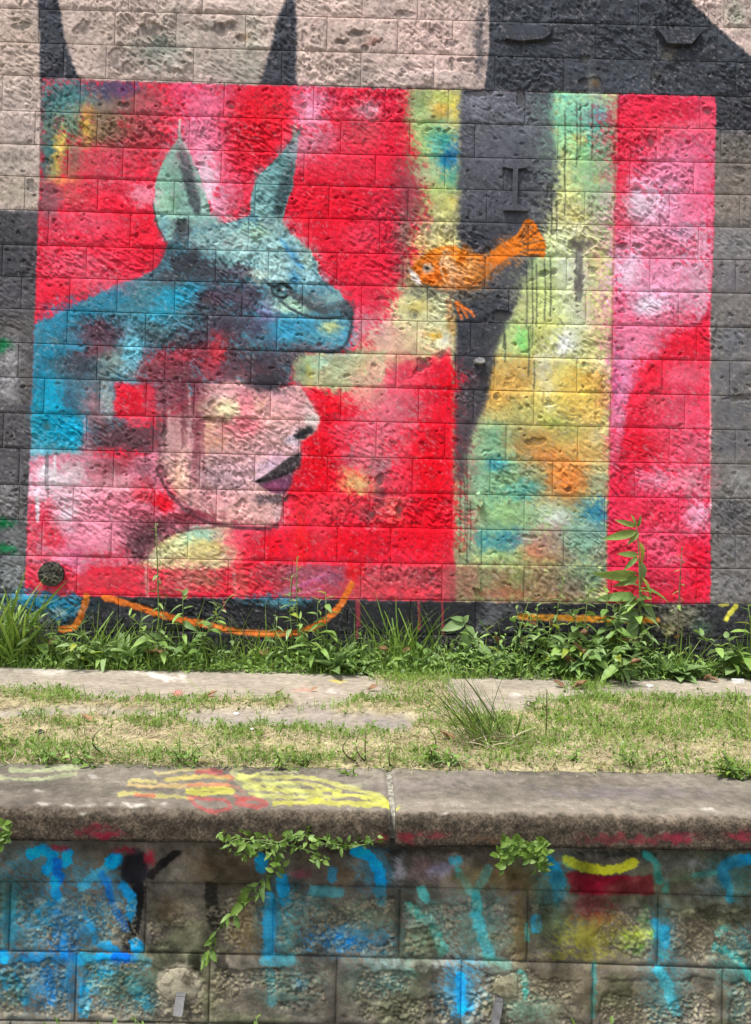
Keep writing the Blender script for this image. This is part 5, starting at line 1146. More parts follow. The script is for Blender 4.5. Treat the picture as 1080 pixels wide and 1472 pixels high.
for o in [(60, 1240, 50, 26, '2f7f9c', .3), (140, 1262, 40, 16, '3f86a0', .5), (75, 1310, 50, 36, '1f86b4', .42), (120, 1335, 40, 30, '1f78a8', .42), (160, 1300, 24, 30, '2a7fae', .4), (40, 1345, 36, 24, '2f7490', .5), (30, 1415, 44, 34, '1f7fae', .42), (80, 1415, 40, 36, '1d66a4', .42), (150, 1410, 40, 34, '2a84a8', .5), (200, 1425, 30, 30, '357f92', .5), (60, 1380, 80, 10, '2a78a0', .6), (15, 1300, 20, 50, '35788a', .6), (95, 1345, 20, 40, '1a62b0', .5), (400, 1320, 24, 60, '2f86a8', .5), (430, 1300, 40, 20, '3f8c98', .4), (500, 1350, 60, 22, '2578aa', .5), (540, 1250, 30, 30, '2a86b0', .4), (690, 1330, 40, 50, '3f8c92', .35), (610, 1330, 30, 40, '4a9088', .4), (800, 1275, 26, 40, '2f84a8', .5), (665, 1425, 30, 40, '2a8cc0', .5), (960, 1430, 30, 50, '3f8c9a', .45), (1050, 1260, 36, 30, '2f8cb4', .5), (1060, 1380, 30, 40, '439490', .4), (560, 1400, 40, 30, '46827e', .3), (950, 1345, 24, 40, '2f7f98', .5), (230, 1330, 30, 50, '2b2a28', .5), (310, 1310, 24, 40, '2a2926', .5), (340, 1260, 60, 20, '4c4234', .5), (440, 1240, 40, 16, '5a4f42', .5)]:
    G.blob(*o)
G.blob(194, 1248, 22, 26, '2c2c30', .96, 0, .2, .22)
for o in [(85, 1219, 15, 4, '82303c', .8), (178, 1222, 15, 5, '84323e', .8), (216, 1234, 8, 11, '98303f', .9), (433, 1256, 13, 6, '7a444c', .7), (100, 1320, 44, 30, '3f7484', .35), (85, 1415, 30, 30, '3a6c84', .35), (490, 1350, 44, 14, '2f74a4', .6), (485, 1348, 5, 6, '0f84dc', .9), (503, 1355, 8, 7, '1a86d8', .9), (415, 1345, 14, 30, '568074', .5), (418, 1415, 40, 30, '4f8078', .45), (432, 1415, 8, 10, '2f78a0', .6), (525, 1320, 30, 24, '56705c', .5), (516, 1410, 24, 30, '466058', .4),
          (574, 1250, 9, 16, '8a858a', .8), (610, 1246, 18, 20, '74605e', .7), (636, 1248, 20, 10, '86849a', .7, -20), (670, 1262, 20, 16, '6f6a4c', .6), (660, 1425, 24, 30, '4a8aa8', .4), (730, 1420, 26, 26, '6a8478', .5), (755, 1450, 40, 20, '557c6c', .5), (800, 1330, 30, 30, '4e6244', .6), (850, 1345, 46, 26, '848032', .8), (870, 1320, 24, 14, '84602c', .6), (918, 1345, 15, 12, 'bcd23e', .92), (905, 1355, 20, 12, '86a03c', .7), (927, 1322, 8, 18, '4e7c46', .7), (915, 1365, 14, 10, '557c40', .6), (848, 1300, 34, 20, '6c2a30', .65), (840, 1375, 60, 6, '7a7838', .6), (997, 1240, 15, 12, '8f8e96', .85), (970, 1240, 24, 14, '6c6c70', .6), (1020, 1272, 12, 16, '86848c', .7), (958, 1255, 6, 14, '858490', .6), (985, 1262, 20, 6, '6f8c70', .5), (1070, 1350, 14, 20, '47787c', .5), (1062, 1450, 16, 30, '4f7a74', .5), (560, 1420, 20, 10, '4d7c74', .5), (590, 1400, 8, 8, '4f8c86', .5), (1012, 1420, 8, 6, '34302a', .4)]:
    G.blob(*o)
G.poly([(814, 1255), (838, 1254), (880, 1260), (920, 1259), (939, 1257), (941, 1287), (870, 1287), (822, 1285)], '7c1e30', .95, f=2.5, wj=3)

LBED = [[(0, 1268.7), (280, 1271.5), (550, 1276), (820, 1282.5), (1080, 1291)], [(0, 1368.5), (280, 1371), (550, 1378), (820, 1386), (1080, 1394)]]
lf = []
for row in LBED:
    q = np.array([on_plane(x, y, YL) for x, y in row])
    lf.append(np.polyfit(q[:, 0], q[:, 2], 2))
lf = [np.array([0, 0, -0.109])] + lf + [lf[1] - np.array([0, 0, .203]), lf[1] - np.array([0, 0, .40])]


def lz(i, x):
    return np.polyval(lf[i], np.clip(x, -1.35, 1.35))


LJ = [(-320, 1420), (14, 209, 394, 575, 759, 946.5), (109, 301, 484, 664, 853, 1040), (14, 205, 394, 575, 759, 946)]
f1, f2, idv = worley(lgx * 66 + lgz * 12 + .2 * vnoise(lgx * 40, lgz * 40, 5), lgz * 74, 9)
f1b, f2b, idb = worley(lgx * 125 + 7 + .2 * vnoise(lgx * 60, lgz * 60, 6), lgz * 140 + lgx * 20, 23)
peb = np.sqrt(np.clip(1 - (f1 / 0.62) ** 2, 0, 1)) * (0.35 + 0.65 * idv)
pebb = np.sqrt(np.clip(1 - (f1b / 0.62) ** 2, 0, 1)) * (0.4 + 0.6 * idb)
big = sstep(.45, .6, fbm(lgx * 8, lgz * 8, 77, 3)) * (idv > .35)
plain = sstep(.52, .62, fbm(lgx * 7 + 3, lgz * 9, 79, 3))          # places where the matrix still covers the stones
rubble = np.maximum(big * peb * 0.012, pebb * 0.0075) * (1 - plain * .8) + plain * .006
HL = (fbm(lgx * 40, lgz * 40, 73, 3) - .5) * 0.003 + (fbm(lgx * 8, lgz * 8, 74, 2) - .5) * 0.006
ROUGH = np.zeros_like(lgx)
lblocks = []
for k, js in enumerate(LJ):
    ym = (1240, 1320, 1420, 1500)[k]
    xs = [float(on_plane(j, ym, YL)[0]) for j in js]
    xs = [xs[0] - .395 * t for t in (3, 2, 1)] + xs + [xs[-1] + .395 * t for t in (1, 2, 3)]
    for a_, b_ in zip(xs[:-1], xs[1:]):
        lblocks.append((k, a_, b_))
        if k == 0:
            continue
        zt_, zb_ = lz(k, lgx), lz(k + 1, lgx)
        wv = (fbm(lgx * 12, lgz * 14, 80 + k, 4, .6) - .5) * 0.06
        d = np.minimum(np.minimum(lgx - a_ - .012, b_ - .022 - lgx), np.minimum(zt_ - .034 - lgz, lgz - zb_ - .014)) + wv * 1.15
        ROUGH = np.maximum(ROUGH, sstep(-0.001, 0.006, d))
HL = HL * (1 - ROUGH * .5) + ROUGH * (rubble * 1.15 - 0.009) + (1 - ROUGH) * 0.001
tone = np.where((big > .5), 0.75 + 0.4 * idv, 0.7 + 0.42 * idb)[..., None]
stone_c = np.where((idb > .55)[..., None], hexc('79725f'), hexc('605c54')) * tone
RG = (ROUGH * (1 - plain * .7))[..., None]
bare = np.where(np.where(big > .5, idv, idb) > .5, .55, .12)[..., None]         # stones the spray missed
G.c = G.c * (1 - RG) + RG * (G.c * (0.6 + 0.5 * tone) * (1 - bare) + stone_c * bare)
gm = fbm(lgx * 5, lgz * 7, 78, 4)[..., None]
a = sstep(.5, .68, gm) * 0.4
G.c = G.c * (1 - a) + hexc('434a33') * a * (0.6 + .8 * m2)
G.c = G.c * (0.72 + 0.55 * m2)
G.poly([(222, 1418), (234, 1394), (252, 1385), (270, 1387), (284, 1400), (293, 1424), (284, 1440), (262, 1443), (238, 1438)], '8a8474', .9, f=4, wj=5, sm=True)
G.blob(272, 1408, 9, 8, '3a362f', .7)
G.poly([(709, 1403), (748, 1400), (751, 1434), (745, 1441), (722, 1440), (707, 1430)], '7f7c68', .85, f=4, wj=4)
G.blob(722, 1420, 16, 8, '55503f', .7)
LOW_IMG = make_image('low_wall_paint', np.minimum(to_lin(np.clip(.33 + (G.c - .33) * 1.25, 0, 1)) * 1.3, 0.8), lgx)
low_mat = painted_mat('graffiti_block', LOW_IMG, (0, 2), (-LXW, LZ0), (2 * LXW, LZ1 - LZ0), [(130, 0.5, 0.003), (420, 0.4, 0.0015)], rough=0.85, tone=0.3, tone_scale=120)


def lowH(x, z):
    return sample(HL, (x + LXW) * 480 - .5, (z - LZ0) * 480 - .5)


fv, fq, fn = [], [], 0
for k, a_, b_ in lblocks:
    pa, pb = project(np.array([a_, YL, -.4]))[0], project(np.array([b_, YL, -.4]))[0]
    inview = pb > -3 and pa < 1083 and k < 3
    P, Q = block_grid(a_, b_, lambda x: lz(k + 1, x), lambda x: lz(k, x), 0.0048 if inview else 0.016, lowH, edge=.004, gap=rng.uniform(.0016, .003), proud=rng.uniform(0, .003), round_=.0025)
    P[:, 1] += YL
    if inview:
        link('block', fast_mesh('block', P, Q), low_mat, edge_wall)
    else:
        fv.append(P)
        fq.append(Q + fn)
        fn += len(P)
tag(link('blockwork', fast_mesh('blockwork', np.concatenate(fv), np.concatenate(fq)), low_mat, edge_wall), kind='stuff')
mb = MB()
mb.prism([(-2.6, -0.98), (2.6, -0.98), (2.6, -0.110), (-2.6, -0.110)], YL + 0.005, YL + 0.3)
link('mortar', mb.mesh('mortar', False), low_mat, edge_wall)

# plaster patches and bent iron pegs
plaster = noisy_mat('pale_plaster', [(0.35, (0.10, 0.095, 0.075)), (0.65, (0.25, 0.24, 0.20))], 25, bump=(90, .6, .006))
peg_mat = noisy_mat('dull_steel', [(0.35, (0.03, 0.028, 0.026)), (0.7, (0.10, 0.10, 0.105))], 50, 0.55, (120, .3, .002), .5)


def patch(pts, label):
    pp = [tuple(on_plane(x, y, YL)[[0, 2]]) for x, y in smooth((lambda q: q + [q[0]])([(x + rng.normal(0, 3), y + rng.normal(0, 3)) for x, y in pts]), 4)[:-1]]
    n = len(pp)
    c = np.mean(pp, 0)
    pp = [c + (np.array(p) - c) * .96 for p in pp]
    v, f = [], []
    for r, dpt in ((1.0, .014), (.96, .001), (.85, -.003), (.45, -.006)):
        for i, p in enumerate(pp):
            q = c + (np.array(p) - c) * r
            v.append((q[0], YL + dpt + rng.normal(0, .0015), q[1]))
    for j in range(3):
        f += [(j * n + i, j * n + (i + 1) % n, (j + 1) * n + (i + 1) % n, (j + 1) * n + i) for i in range(n)]
    f.append(tuple(range(3 * n, 4 * n)))
    m = MB()
    m.add(v, f)
    return tag(link('plaster_patch', m.mesh('plaster_patch'), low_mat, edge_wall), label)


patch([(225, 1418), (236, 1397), (252, 1388), (268, 1390), (280, 1402), (290, 1422), (282, 1436), (262, 1440), (240, 1436)], 'rounded pale plaster patch round the left iron peg')
patch([(712, 1406), (745, 1404), (748, 1432), (744, 1438), (722, 1437), (710, 1428)], 'squarish stained plaster patch above the right iron peg')


def peg(top, bot, w, label):
    t3, b3 = on_plane(*top, YL - .012), on_plane(*bot, YL - .055)
    ux = np.array([1, 0, -.05])
    s0 = np.array([t3[0], YL + .03, t3[2] + .004])
    m = MB()
    path = [s0, t3, b3]
    v = []
    for p in path:
        for sx, sy in ((-1, -1), (1, -1), (1, 1), (-1, 1)):
            v.append(p + ux * sx * w / 2 + np.array([0, .006 * sy, .003 * sy]))
    f = [(0, 1, 2, 3), (8, 11, 10, 9)]
    for j in range(2):
        f += [(j * 4 + i, (j + 1) * 4 + i, (j + 1) * 4 + (i + 1) % 4, j * 4 + (i + 1) % 4) for i in range(4)]
    m.add(v, f)
    return tag(link('iron_peg', m.mesh('iron_peg', False), peg_mat, edge_wall), label)


peg((260, 1430), (256, 1458), .027, 'left iron peg bent down out of the low wall')
peg((718, 1438), (712, 1470), .022, 'right iron peg bent down out of the low wall')

# ------------------------------------------------------------------ ground: platform soil, old concrete strip, trackbed to the horizon
GX, GY0, GY1, GS = 3.4, -1.97, 0.02, 120
ngx, ngy = int(2 * GX * GS), int((GY1 - GY0) * GS)
qx, qy = np.meshgrid(-GX + (np.arange(ngx) + .5) / GS, GY0 + (np.arange(ngy) + .5) / GS)
D_ = Canvas(np.stack([qx, qy, np.zeros_like(qx)], -1), '000000', 10)   # soil cover: white where soil lies over the concrete
D_.poly([(-900, 1036), (0, 1034), (60, 1032), (130, 1026), (250, 1030), (280, 1040), (400, 1048), (500, 1052), (590, 1050), (600, 1030), (640, 1022), (700, 1030), (760, 1018), (800, 1006), (900, 998), (1000, 1004), (1080, 1012), (2000, 1050), (2000, 1300), (-900, 1300)], 'ffffff', 1, f=5, wj=8)
D_.poly([(-400, 992), (0, 990), (60, 996), (110, 1006), (200, 1008), (300, 1008), (340, 1004), (415, 1002), (420, 1016), (300, 1020), (200, 1020), (100, 1016), (0, 1020), (-400, 1024)], 'ffffff', 1, f=4, wj=6)
D_.poly([(480, 1012), (560, 1004), (620, 1000), (640, 1012), (600, 1028), (560, 1026), (490, 1022)], 'ffffff', 1, f=4, wj=6)
D_.poly([(535, 960), (650, 965), (640, 985), (655, 1010), (600, 1006), (560, 990), (540, 978)], 'ffffff', .8, f=6, wj=8)
D_.poly([(-900, 930), (0, 938), (540, 948), (760, 966), (1080, 958), (2000, 980), (2000, 900), (-900, 880)], 'ffffff', 1, f=4, wj=6)
soil = D_.c[..., 0]
g1 = fbm(qx * 5, qy * 5, 91, 4)
g2 = fbm(qx * 30, qy * 30, 92, 3)
HG = soil * 0.022 + (g1 - .5) * 0.016 * (0.25 + soil) + (g2 - .5) * 0.008 * (0.15 + soil) - 0.012
_e = sstep(0.0, 0.05, qy - GY0 - 0.015 - 0.05 * fbm(qx * 9, qy * 2, 97, 3))
HG = HG * _e - 0.016 * (1 - _e)
C_ = Canvas(np.stack([qx, qy, np.zeros_like(qx)], -1), 'a69d8d', 10)
C_.c *= (0.86 + 0.26 * fbm(qx * 4, qy * 12, 93, 4))[..., None]
for o in [(230, 968, 36, 4, 'e0ddd6', .8, 6), (70, 962, 50, 4, 'd6d0c4', .7), (205, 1002, 18, 4, 'c9827f', .7), (330, 1006, 16, 4, 'd0604a', .8), (255, 993, 6, 4, 'c8706a', .7), (300, 998, 14, 2, 'c0664a', .5), (430, 990, 14, 4, 'c08a78', .5), (485, 977, 10, 2, 'd0c060', .7), (740, 995, 12, 3, 'd8d4cc', .6), (480, 992, 16, 3, 'c9c4bc', .6), (330, 975, 50, 4, 'b4aa9c', .5), (80, 1026, 80, 8, '8f8782', .7), (420, 1034, 120, 12, '979089', .7), (560, 1036, 40, 8, '8a8580', .7), (40, 985, 60, 8, 'a0968a', .5), (600, 980, 60, 8, 'a89e90', .5)]:
    C_.blob(*o)
S_ = np.empty_like(C_.c)
S_[:] = hexc('c0b48e')
mx_ = fbm(qx * 7, qy * 14, 94, 4)[..., None]
S_ = S_ * (1 - sstep(.45, .62, mx_)) + hexc('a09272') * sstep(.45, .62, mx_)
gr = sstep(.5, .66, fbm(qx * 6 + 5, qy * 11, 95, 4))[..., None]
cl = sstep(.5, .7, fbm(qx * 25, qy * 40, 98, 3))[..., None]
S_ = S_ * (1 - cl * .4) + hexc('6f5d42') * cl * .4
S_ = S_ * (1 - gr * .4) + hexc('8c8c50') * gr * .4
gc = C_.c * (1 - soil[..., None]) + S_ * soil[..., None]
gc *= (0.8 + 0.4 * fbm(qx * 60, qy * 60, 96, 3))[..., None]
GR_IMG = make_image('platform_ground', np.minimum(to_lin(gc) * 0.8, .8), qx)
gr_mat = painted_mat('soil_and_concrete', GR_IMG, (0, 1), (-GX, GY0), (2 * GX, GY1 - GY0), [(60, .5, .006), (260, .6, .003)], rough=.93, tone=.3, tone_scale=110)
P = np.stack([qx, qy, HG], -1)[::2, ::2]
tag(link('platform_ground', fast_mesh('platform_ground', P.reshape(-1, 3), grid_quads(P.shape[1], P.shape[0])), gr_mat), kind='structure')


def groundH(x, y):
    return sample(HG, (np.asarray(x) + GX) * GS - .5, (np.asarray(y) - GY0) * GS - .5)


gravel_mat = noisy_mat('trackbed_gravel', [(0.35, (0.05, 0.045, 0.035)), (0.65, (0.2, 0.18, 0.15))], 40, bump=(70, 1, .02))
mb = MB()
mb.add([(-400, -400, -.70), (400, -400, -.70), (400, 400, -.70), (-400, 400, -.70)], [(0, 1, 2, 3)])
tag(link('ground', mb.mesh('ground', False), gravel_mat), kind='structure')
mb = MB()
mb.add([(-60, -1.95, -.03), (60, -1.95, -.03), (60, 0.3, -.03), (-60, 0.3, -.03)], [(0, 1, 2, 3)])
tag(link('platform', mb.mesh('platform', False), noisy_mat('platform_earth', [(0.35, (0.12, 0.10, 0.07)), (0.65, (0.3, 0.26, 0.2))], 20)), kind='structure')
# ------------------------------------------------------------------ plants
LEAF_DEEP = leaf_mat('weed_leaf', (0.055, 0.14, 0.022), (0.30, 0.46, 0.11))
LEAF_PALE = leaf_mat('broad_leaf', (0.10, 0.19, 0.05), (0.30, 0.43, 0.17))
LEAF_LIME = leaf_mat('creeper_leaf', (0.04, 0.10, 0.012), (0.21, 0.33, 0.05))
GRASS = leaf_mat('grass_blade', (0.06, 0.14, 0.015), (0.27, 0.41, 0.065), .3)
GRASS_DARK = leaf_mat('tuft_blade', (0.045, 0.09, 0.018), (0.20, 0.27, 0.07), .35)
STRAW = leaf_mat('dry_blade', (0.30, 0.25, 0.14), (0.56, 0.51, 0.34), .2, .8)
STEM = noisy_mat('green_stem', [(0.3, (0.07, 0.13, 0.035)), (0.7, (0.17, 0.22, 0.07))], 60, bump=None)
STEM_BROWN = noisy_mat('brown_stem', [(0.3, (0.06, 0.05, 0.03)), (0.7, (0.14, 0.11, 0.06))], 60, bump=None)
DEAD = leaf_mat('dead_leaf', (0.10, 0.05, 0.025), (0.34, 0.19, 0.10), .15, .8)


def leaf_mesh(name, mat, width, n=5, peak=.4, droop=.25, fold=.25, wavy=0.0):
    """a leaf one unit long from its base along +x, with a midrib, bending down towards the tip"""
    v, f = [], []
    for i in range(n + 1):
        t = i / n
        w = width * .5 * (math.sin(math.pi * t ** (math.log(.5) / math.log(peak))) ** .8 if 0 < t < 1 else 0.02)
        z = -droop * t * t
        wv = wavy * math.sin(i * 2.1)
        v += [(t, -w, z + fold * w + wv * w), (t, 0, z), (t, w, z + fold * w - wv * w)]
    for i in range(n):
        a = i * 3
        f += [(a, a + 3, a + 4, a + 1), (a + 1, a + 4, a + 5, a + 2)]
    me = bpy.data.meshes.new(name)
    me.from_pydata(v, [], f)
    me.polygons.foreach_set('use_smooth', np.full(len(f), True))
    me.materials.append(mat)
    me.update()
    return me


LM = {'ovate': leaf_mesh('ovate_leaf', LEAF_PALE, .52, 5, .36, .3, .3, .15), 'deep': leaf_mesh('ovate_leaf_deep', LEAF_DEEP, .46, 5, .38, .35, .3, .12),
      'lance': leaf_mesh('lance_leaf', LEAF_DEEP, .26, 5, .42, .3, .4), 'lance_pale': leaf_mesh('lance_leaf_pale', LEAF_PALE, .28, 5, .4, .35, .4),
      'dock': leaf_mesh('strap_leaf', LEAF_PALE, .2, 6, .5, .3, .5), 'creep': leaf_mesh('creeper_leaf', LEAF_LIME, .55, 4, .45, .2, .35),
      'creep_long': leaf_mesh('creeper_leaf_long', LEAF_LIME, .36, 4, .45, .2, .4), 'blade': leaf_mesh('blade', GRASS, .032, 5, .3, .45, .6), 'dark_blade': leaf_mesh('dark_blade', GRASS_DARK, .013, 5, .3, .3, .6),
      'straw_blade': leaf_mesh('straw_blade', STRAW, .03, 4, .3, .5, .5), 'dead': leaf_mesh('dead_leaf', DEAD, .5, 4, .45, -.35, .8, .3), 'yellow': leaf_mesh('yellow_leaf', leaf_mat('yellowing_leaf', (.20, .26, .03), (.34, .42, .06)), .4, 5, .4, .4, .3)}


def frame(d, up=(0, 0, 1), roll=0.0):
    d = Vector(d).normalized()
    u = Vector(up)
    s = u.cross(d)
    if s.length < 1e-4:
        s = Vector((1, 0, 0)).cross(d)
    s.normalize()
    n = d.cross(s)
    m = Matrix((d, s, n)).transposed()
    return m @ Matrix.Rotation(roll, 3, 'X')


def put_leaf(parent, mesh, pos, d, length, wide=1.0, roll=0.0, up=(0, 0, 1), name='leaf'):
    o = bpy.data.objects.new(name, mesh)
    COL.objects.link(o)
    o.parent = parent
    m = frame(d, up, roll) @ Matrix.Diagonal((length, length * wide, length))
    o.matrix_local = Matrix.Translation(pos) @ m.to_4x4()
    return o


def spot(px, y, z=None):
    """foot of a plant seen at photograph column px and standing at depth y"""
    p = on_plane(px, 960, y)
    for _ in range(3):
        zz = float(groundH(p[0], y))
        # column shifts slightly with height because the camera is tilted
        lo, hi = on_plane(px, 900, y), on_plane(px, 1000, y)
        p = lo + (hi - lo) * ((zz - lo[2]) / (hi[2] - lo[2]))
    return Vector((p[0], y, zz if z is None else z))


def foot(px, py):
    p = on_ground(px, py, .005)
    return Vector((p[0], min(max(p[1], GY0 + .01), -.01), float(groundH(p[0], min(max(p[1], GY0), 0)))))


def stems_obj(parent, lines, mat=STEM, n=5):
    mb = MB()
    for pts, r in lines:
        mb.tube(pts, r, n, .45)
    return link('stem', mb.mesh('stem'), mat, parent)


def curve_pts(a, b, sag=(0, 0, 0), n=6):
    a, b, s = Vector(a), Vector(b), Vector(sag)
    return [a.lerp(b, t) + s * (4 * t * (1 - t)) for t in np.linspace(0, 1, n)]


def leafy(label, px, y, ytop, kinds, size, count, spread=.5, name='weed', cat='weed', group=None, stems=1, lean=0, base=None, stem_mat=STEM, droop=0.1, first=.15, top_small=.45):
    """an upright weed: one or more stems with leaves set round them"""
    b = base if base is not None else spot(px, y)
    yy = b.y
    top = Vector(on_plane(px + lean, ytop, yy)) - b
    t = thing(name, label, cat, tuple(b), group)
    lines = []
    for s in range(stems):
        off = Vector((rng.normal(0, .5) * spread * .25, rng.normal(-.1, .35) * spread * .2, 0)) if s else Vector((0, 0, 0))
        h = top.z * (1 if s == 0 else rng.uniform(.5, .95))
        e = Vector((top.x * (h / top.z), top.y - rng.uniform(0, .04), h)) + off * 2.2
        pts = curve_pts(off * .3, e, (rng.normal(0, .02), -.01, 0))
        lines.append((pts, .0028 + .004 * h))
        m = max(3, int(count / stems))
        a0 = rng.uniform(0, 6.28)
        for i in range(m):
            q = first + (1 - first) * (i + .5) / m
            k = q * (len(pts) - 1)
            p = pts[int(k)].lerp(pts[min(int(k) + 1, len(pts) - 1)], k - int(k))
            ang = a0 + i * 2.4 + rng.normal(0, .35)
            up_ = rng.uniform(-.25, .55) + (q > .85) * .9
            d = Vector((math.cos(ang), math.sin(ang) * .8 - .15, up_ - droop))
            L_ = size * rng.uniform(.65, 1.15) * (1 - (1 - top_small) * max(0, q - .4) / .6)
            if b.y + p.y + d.y * L_ > -.02:
                d.y = -abs(d.y) * .5
            kd = kinds[int(rng.integers(len(kinds)))]
            r_ = rng.random()
            if size > .06 and r_ < .08:
                kd = 'yellow' if r_ < .05 else 'dead'
            put_leaf(t, LM[kd], p, d, L_, rng.uniform(.8, 1.15), rng.normal(0, .35))
    stems_obj(t, lines, stem_mat)
    return t


def rosette(label, px, y, size, count, kind='dock', name='weed', cat='weed', up=.9, group=None, base=None):
    b = base if base is not None else spot(px, y)
    t = thing(name, label, cat, tuple(b), group)
    for i in range(count):
        ang = i * 2.4 + rng.normal(0, .3)
        d = Vector((math.cos(ang), math.sin(ang) * .7 - .3, up * rng.uniform(.4, 1.3)))
        put_leaf(t, LM[kind], (rng.normal(0, .008), rng.normal(-.005, .006), .0), d, size * rng.uniform(.6, 1.1), rng.uniform(.8, 1.2), rng.normal(0, .3))
    return t


# --- tall weed by the right red column: stem and leaves read one by one
def at58(X, Y, y):
    return Vector(on_plane(800 + X / 3.857, 720 + Y / 3.857, y))


b = spot(917, -.10)
tw = thing('tall_weed', 'tall broad-leaved weed reaching up before the red column, tallest plant at the wall', 'weed', tuple(b))
st = [b, at58(470, 740, -.11), at58(462, 480, -.115), at58(456, 250, -.11), at58(441, 130, -.11)]
stems_obj(tw, [([Vector(p) - b for p in smooth([tuple(q) for q in st], 4)], .0065)])
for (x0, y0, x1, y1, kind, wd) in [(441, 140, 430, 82, 'lance', 1.2), (443, 140, 352, 112, 'lance', 1.3), (452, 170, 284, 208, 'lance', 1.3), (450, 150, 472, 88, 'lance', 1.2), (458, 175, 400, 235, 'deep', 1), (460, 225, 505, 340, 'yellow', 1), (462, 330, 500, 468, 'ovate', 1.1), (455, 300, 362, 292, 'lance', 1.5), (450, 310, 392, 370, 'lance', 1.2), (450, 400, 246, 432, 'deep', .75), (455, 420, 350, 470, 'deep', .9), (468, 420, 565, 538, 'yellow', .8), (450, 540, 258, 520, 'deep', .8),
                             (462, 490, 478, 648, 'ovate', 1.15), (455, 555, 335, 600, 'deep', .9), (466, 560, 572, 655, 'ovate', .8), (455, 630, 395, 728, 'ovate', 1.1), (462, 660, 510, 800, 'deep', .8), (462, 480, 630, 520, 'lance', 1), (455, 600, 300, 690, 'ovate', .8), (460, 690, 350, 790, 'ovate', .9), (465, 700, 560, 780, 'deep', .9)]:
    p0 = at58(x0, y0, -.11)
    p1 = at58(x1, y1, -.11 - rng.uniform(.0, .06))
    put_leaf(tw, LM[kind], p0 - b, p1 - p0, (p1 - p0).length * 1.06, wd * .78, rng.normal(-.3, .35), up=(.15, -1, .6))
for i in range(26):
    q = .1 + .6 * (i + .5) / 26
    p0 = Vector(st[0]).lerp(Vector(st[3]), q)
    ang = i * 2.4
    d = Vector((math.cos(ang), -.4 - .3 * rng.random(), rng.uniform(-.3, .5)))
    put_leaf(tw, LM[('deep', 'lance_pale', 'lance')[i % 3]], p0 - b, d, rng.uniform(.07, .15), rng.uniform(.7, 1), rng.normal(0, .3))

# --- wilting broad-leaved plant right of the middle
b = spot(700, -.1)
wp = thing('wilting_weed', 'wilting weed with large drooping pale leaves below the dark column', 'weed', tuple(b))


def at57(X, Y, y):
    return Vector(on_plane(540 + X / 3.857, 720 + Y / 3.857, y))


sp_ = [b, at57(560, 820, -.1), at57(520, 720, -.1), at57(490, 670, -.1)]
stems_obj(wp, [([Vector(p) - b for p in smooth([tuple(q) for q in sp_], 4)], .006)])
for (x0, y0, x1, y1, kind, wd) in [(490, 670, 510, 640, 'ovate', 1.4), (490, 665, 430, 640, 'ovate', 1), (488, 675, 380, 705, 'ovate', 1), (495, 680, 420, 720, 'lance_pale', 1.2), (500, 690, 560, 740, 'ovate', 1.1), (505, 700, 520, 830, 'ovate', 1.25), (530, 740, 570, 790, 'ovate', 1), (545, 790, 610, 900, 'ovate', 1.15), (560, 800, 650, 850, 'ovate', .9), (560, 840, 540, 930, 'deep', 1), (575, 860, 690, 900, 'deep', .9), (580, 880, 740, 940, 'ovate', .9), (585, 900, 720, 880, 'ovate', 1), (560, 880, 600, 960, 'ovate', 1), (590, 900, 700, 965, 'ovate', 1.2), (550, 870, 470, 900, 'deep', 1), (570, 900, 650, 990, 'deep', 1), (600, 890, 770, 860, 'deep', .9)]:
    p0 = at57(x0, y0, -.1)
    p1 = at57(x1, y1, -.1 - rng.uniform(.01, .07))
    put_leaf(wp, LM[kind], p0 - b, p1 - p0, (p1 - p0).length * 1.05, wd, rng.normal(-.2, .3), up=(.1, -1, .7))

GW = 'weeds growing along the foot of the wall'
leafy('slender weed rising in front of the cream collar', 229, -.05, 752, ['lance', 'lance_pale'], .075, 22, .2, group=GW, top_small=.5, lean=-3)
leafy('bushy green weed crossed by the orange line, left of the wall', 264, -.11, 848, ['lance', 'deep', 'lance_pale'], .13, 64, .7, stems=4, group=GW)
rosette('strap-leaved rosette standing up against the black base, left', 178, -.09, .24, 14, 'dock', group=GW, up=1.5)
leafy('slender weed with whorled leaves before the orange loop', 432, -.06, 800, ['lance', 'lance_pale'], .10, 34, .3, stems=2, group=GW, lean=-4)
leafy('weed with narrow leaves right of the orange loop', 468, -.1, 850, ['lance', 'deep'], .12, 40, .5, stems=3, group=GW)
rosette('broad-bladed grassy clump under the orange loop', 482, -.15, .26, 22, 'dock', group=GW, up=1.1)
rosette('leafy clump at the right end of the orange loop', 512, -.13, .18, 18, 'lance_pale', group=GW, up=.8)
leafy('low rounded weed between the orange loop and red drips', 330, -.09, 905, ['deep', 'ovate'], .07, 26, .5, stems=3, group=GW)
leafy('weed with upright star-like tip above the yellow line', 845, -.07, 838, ['lance', 'deep'], .10, 40, .25, stems=2, group=GW, lean=2)
leafy('thin weed with pale seed tip left of the yellow line end', 802, -.05, 828, ['lance_pale', 'lance'], .08, 22, .2, group=GW, lean=6)
leafy('dense leafy weed at the left end of the yellow line', 772, -.12, 868, ['ovate', 'deep', 'lance_pale'], .12, 60, .8, stems=5, group=GW)
leafy('dense leafy weed under the middle of the yellow line', 825, -.15, 880, ['ovate', 'deep', 'ovate'], .14, 66, .9, stems=5, group=GW)
leafy('dense leafy weed below the tall weed', 880, -.16, 890, ['ovate', 'deep', 'lance_pale'], .14, 66, .9, stems=5, group=GW)
leafy('dark thin-stemmed weed rising over the red column, right', 974, -.07, 786, ['lance', 'deep'], .07, 16, .2, group=GW, stem_mat=STEM_BROWN, lean=6)
rosette('fan of drooping leaves round the dark thin stem', 970, -.13, .20, 22, 'ovate', group=GW, up=.7)
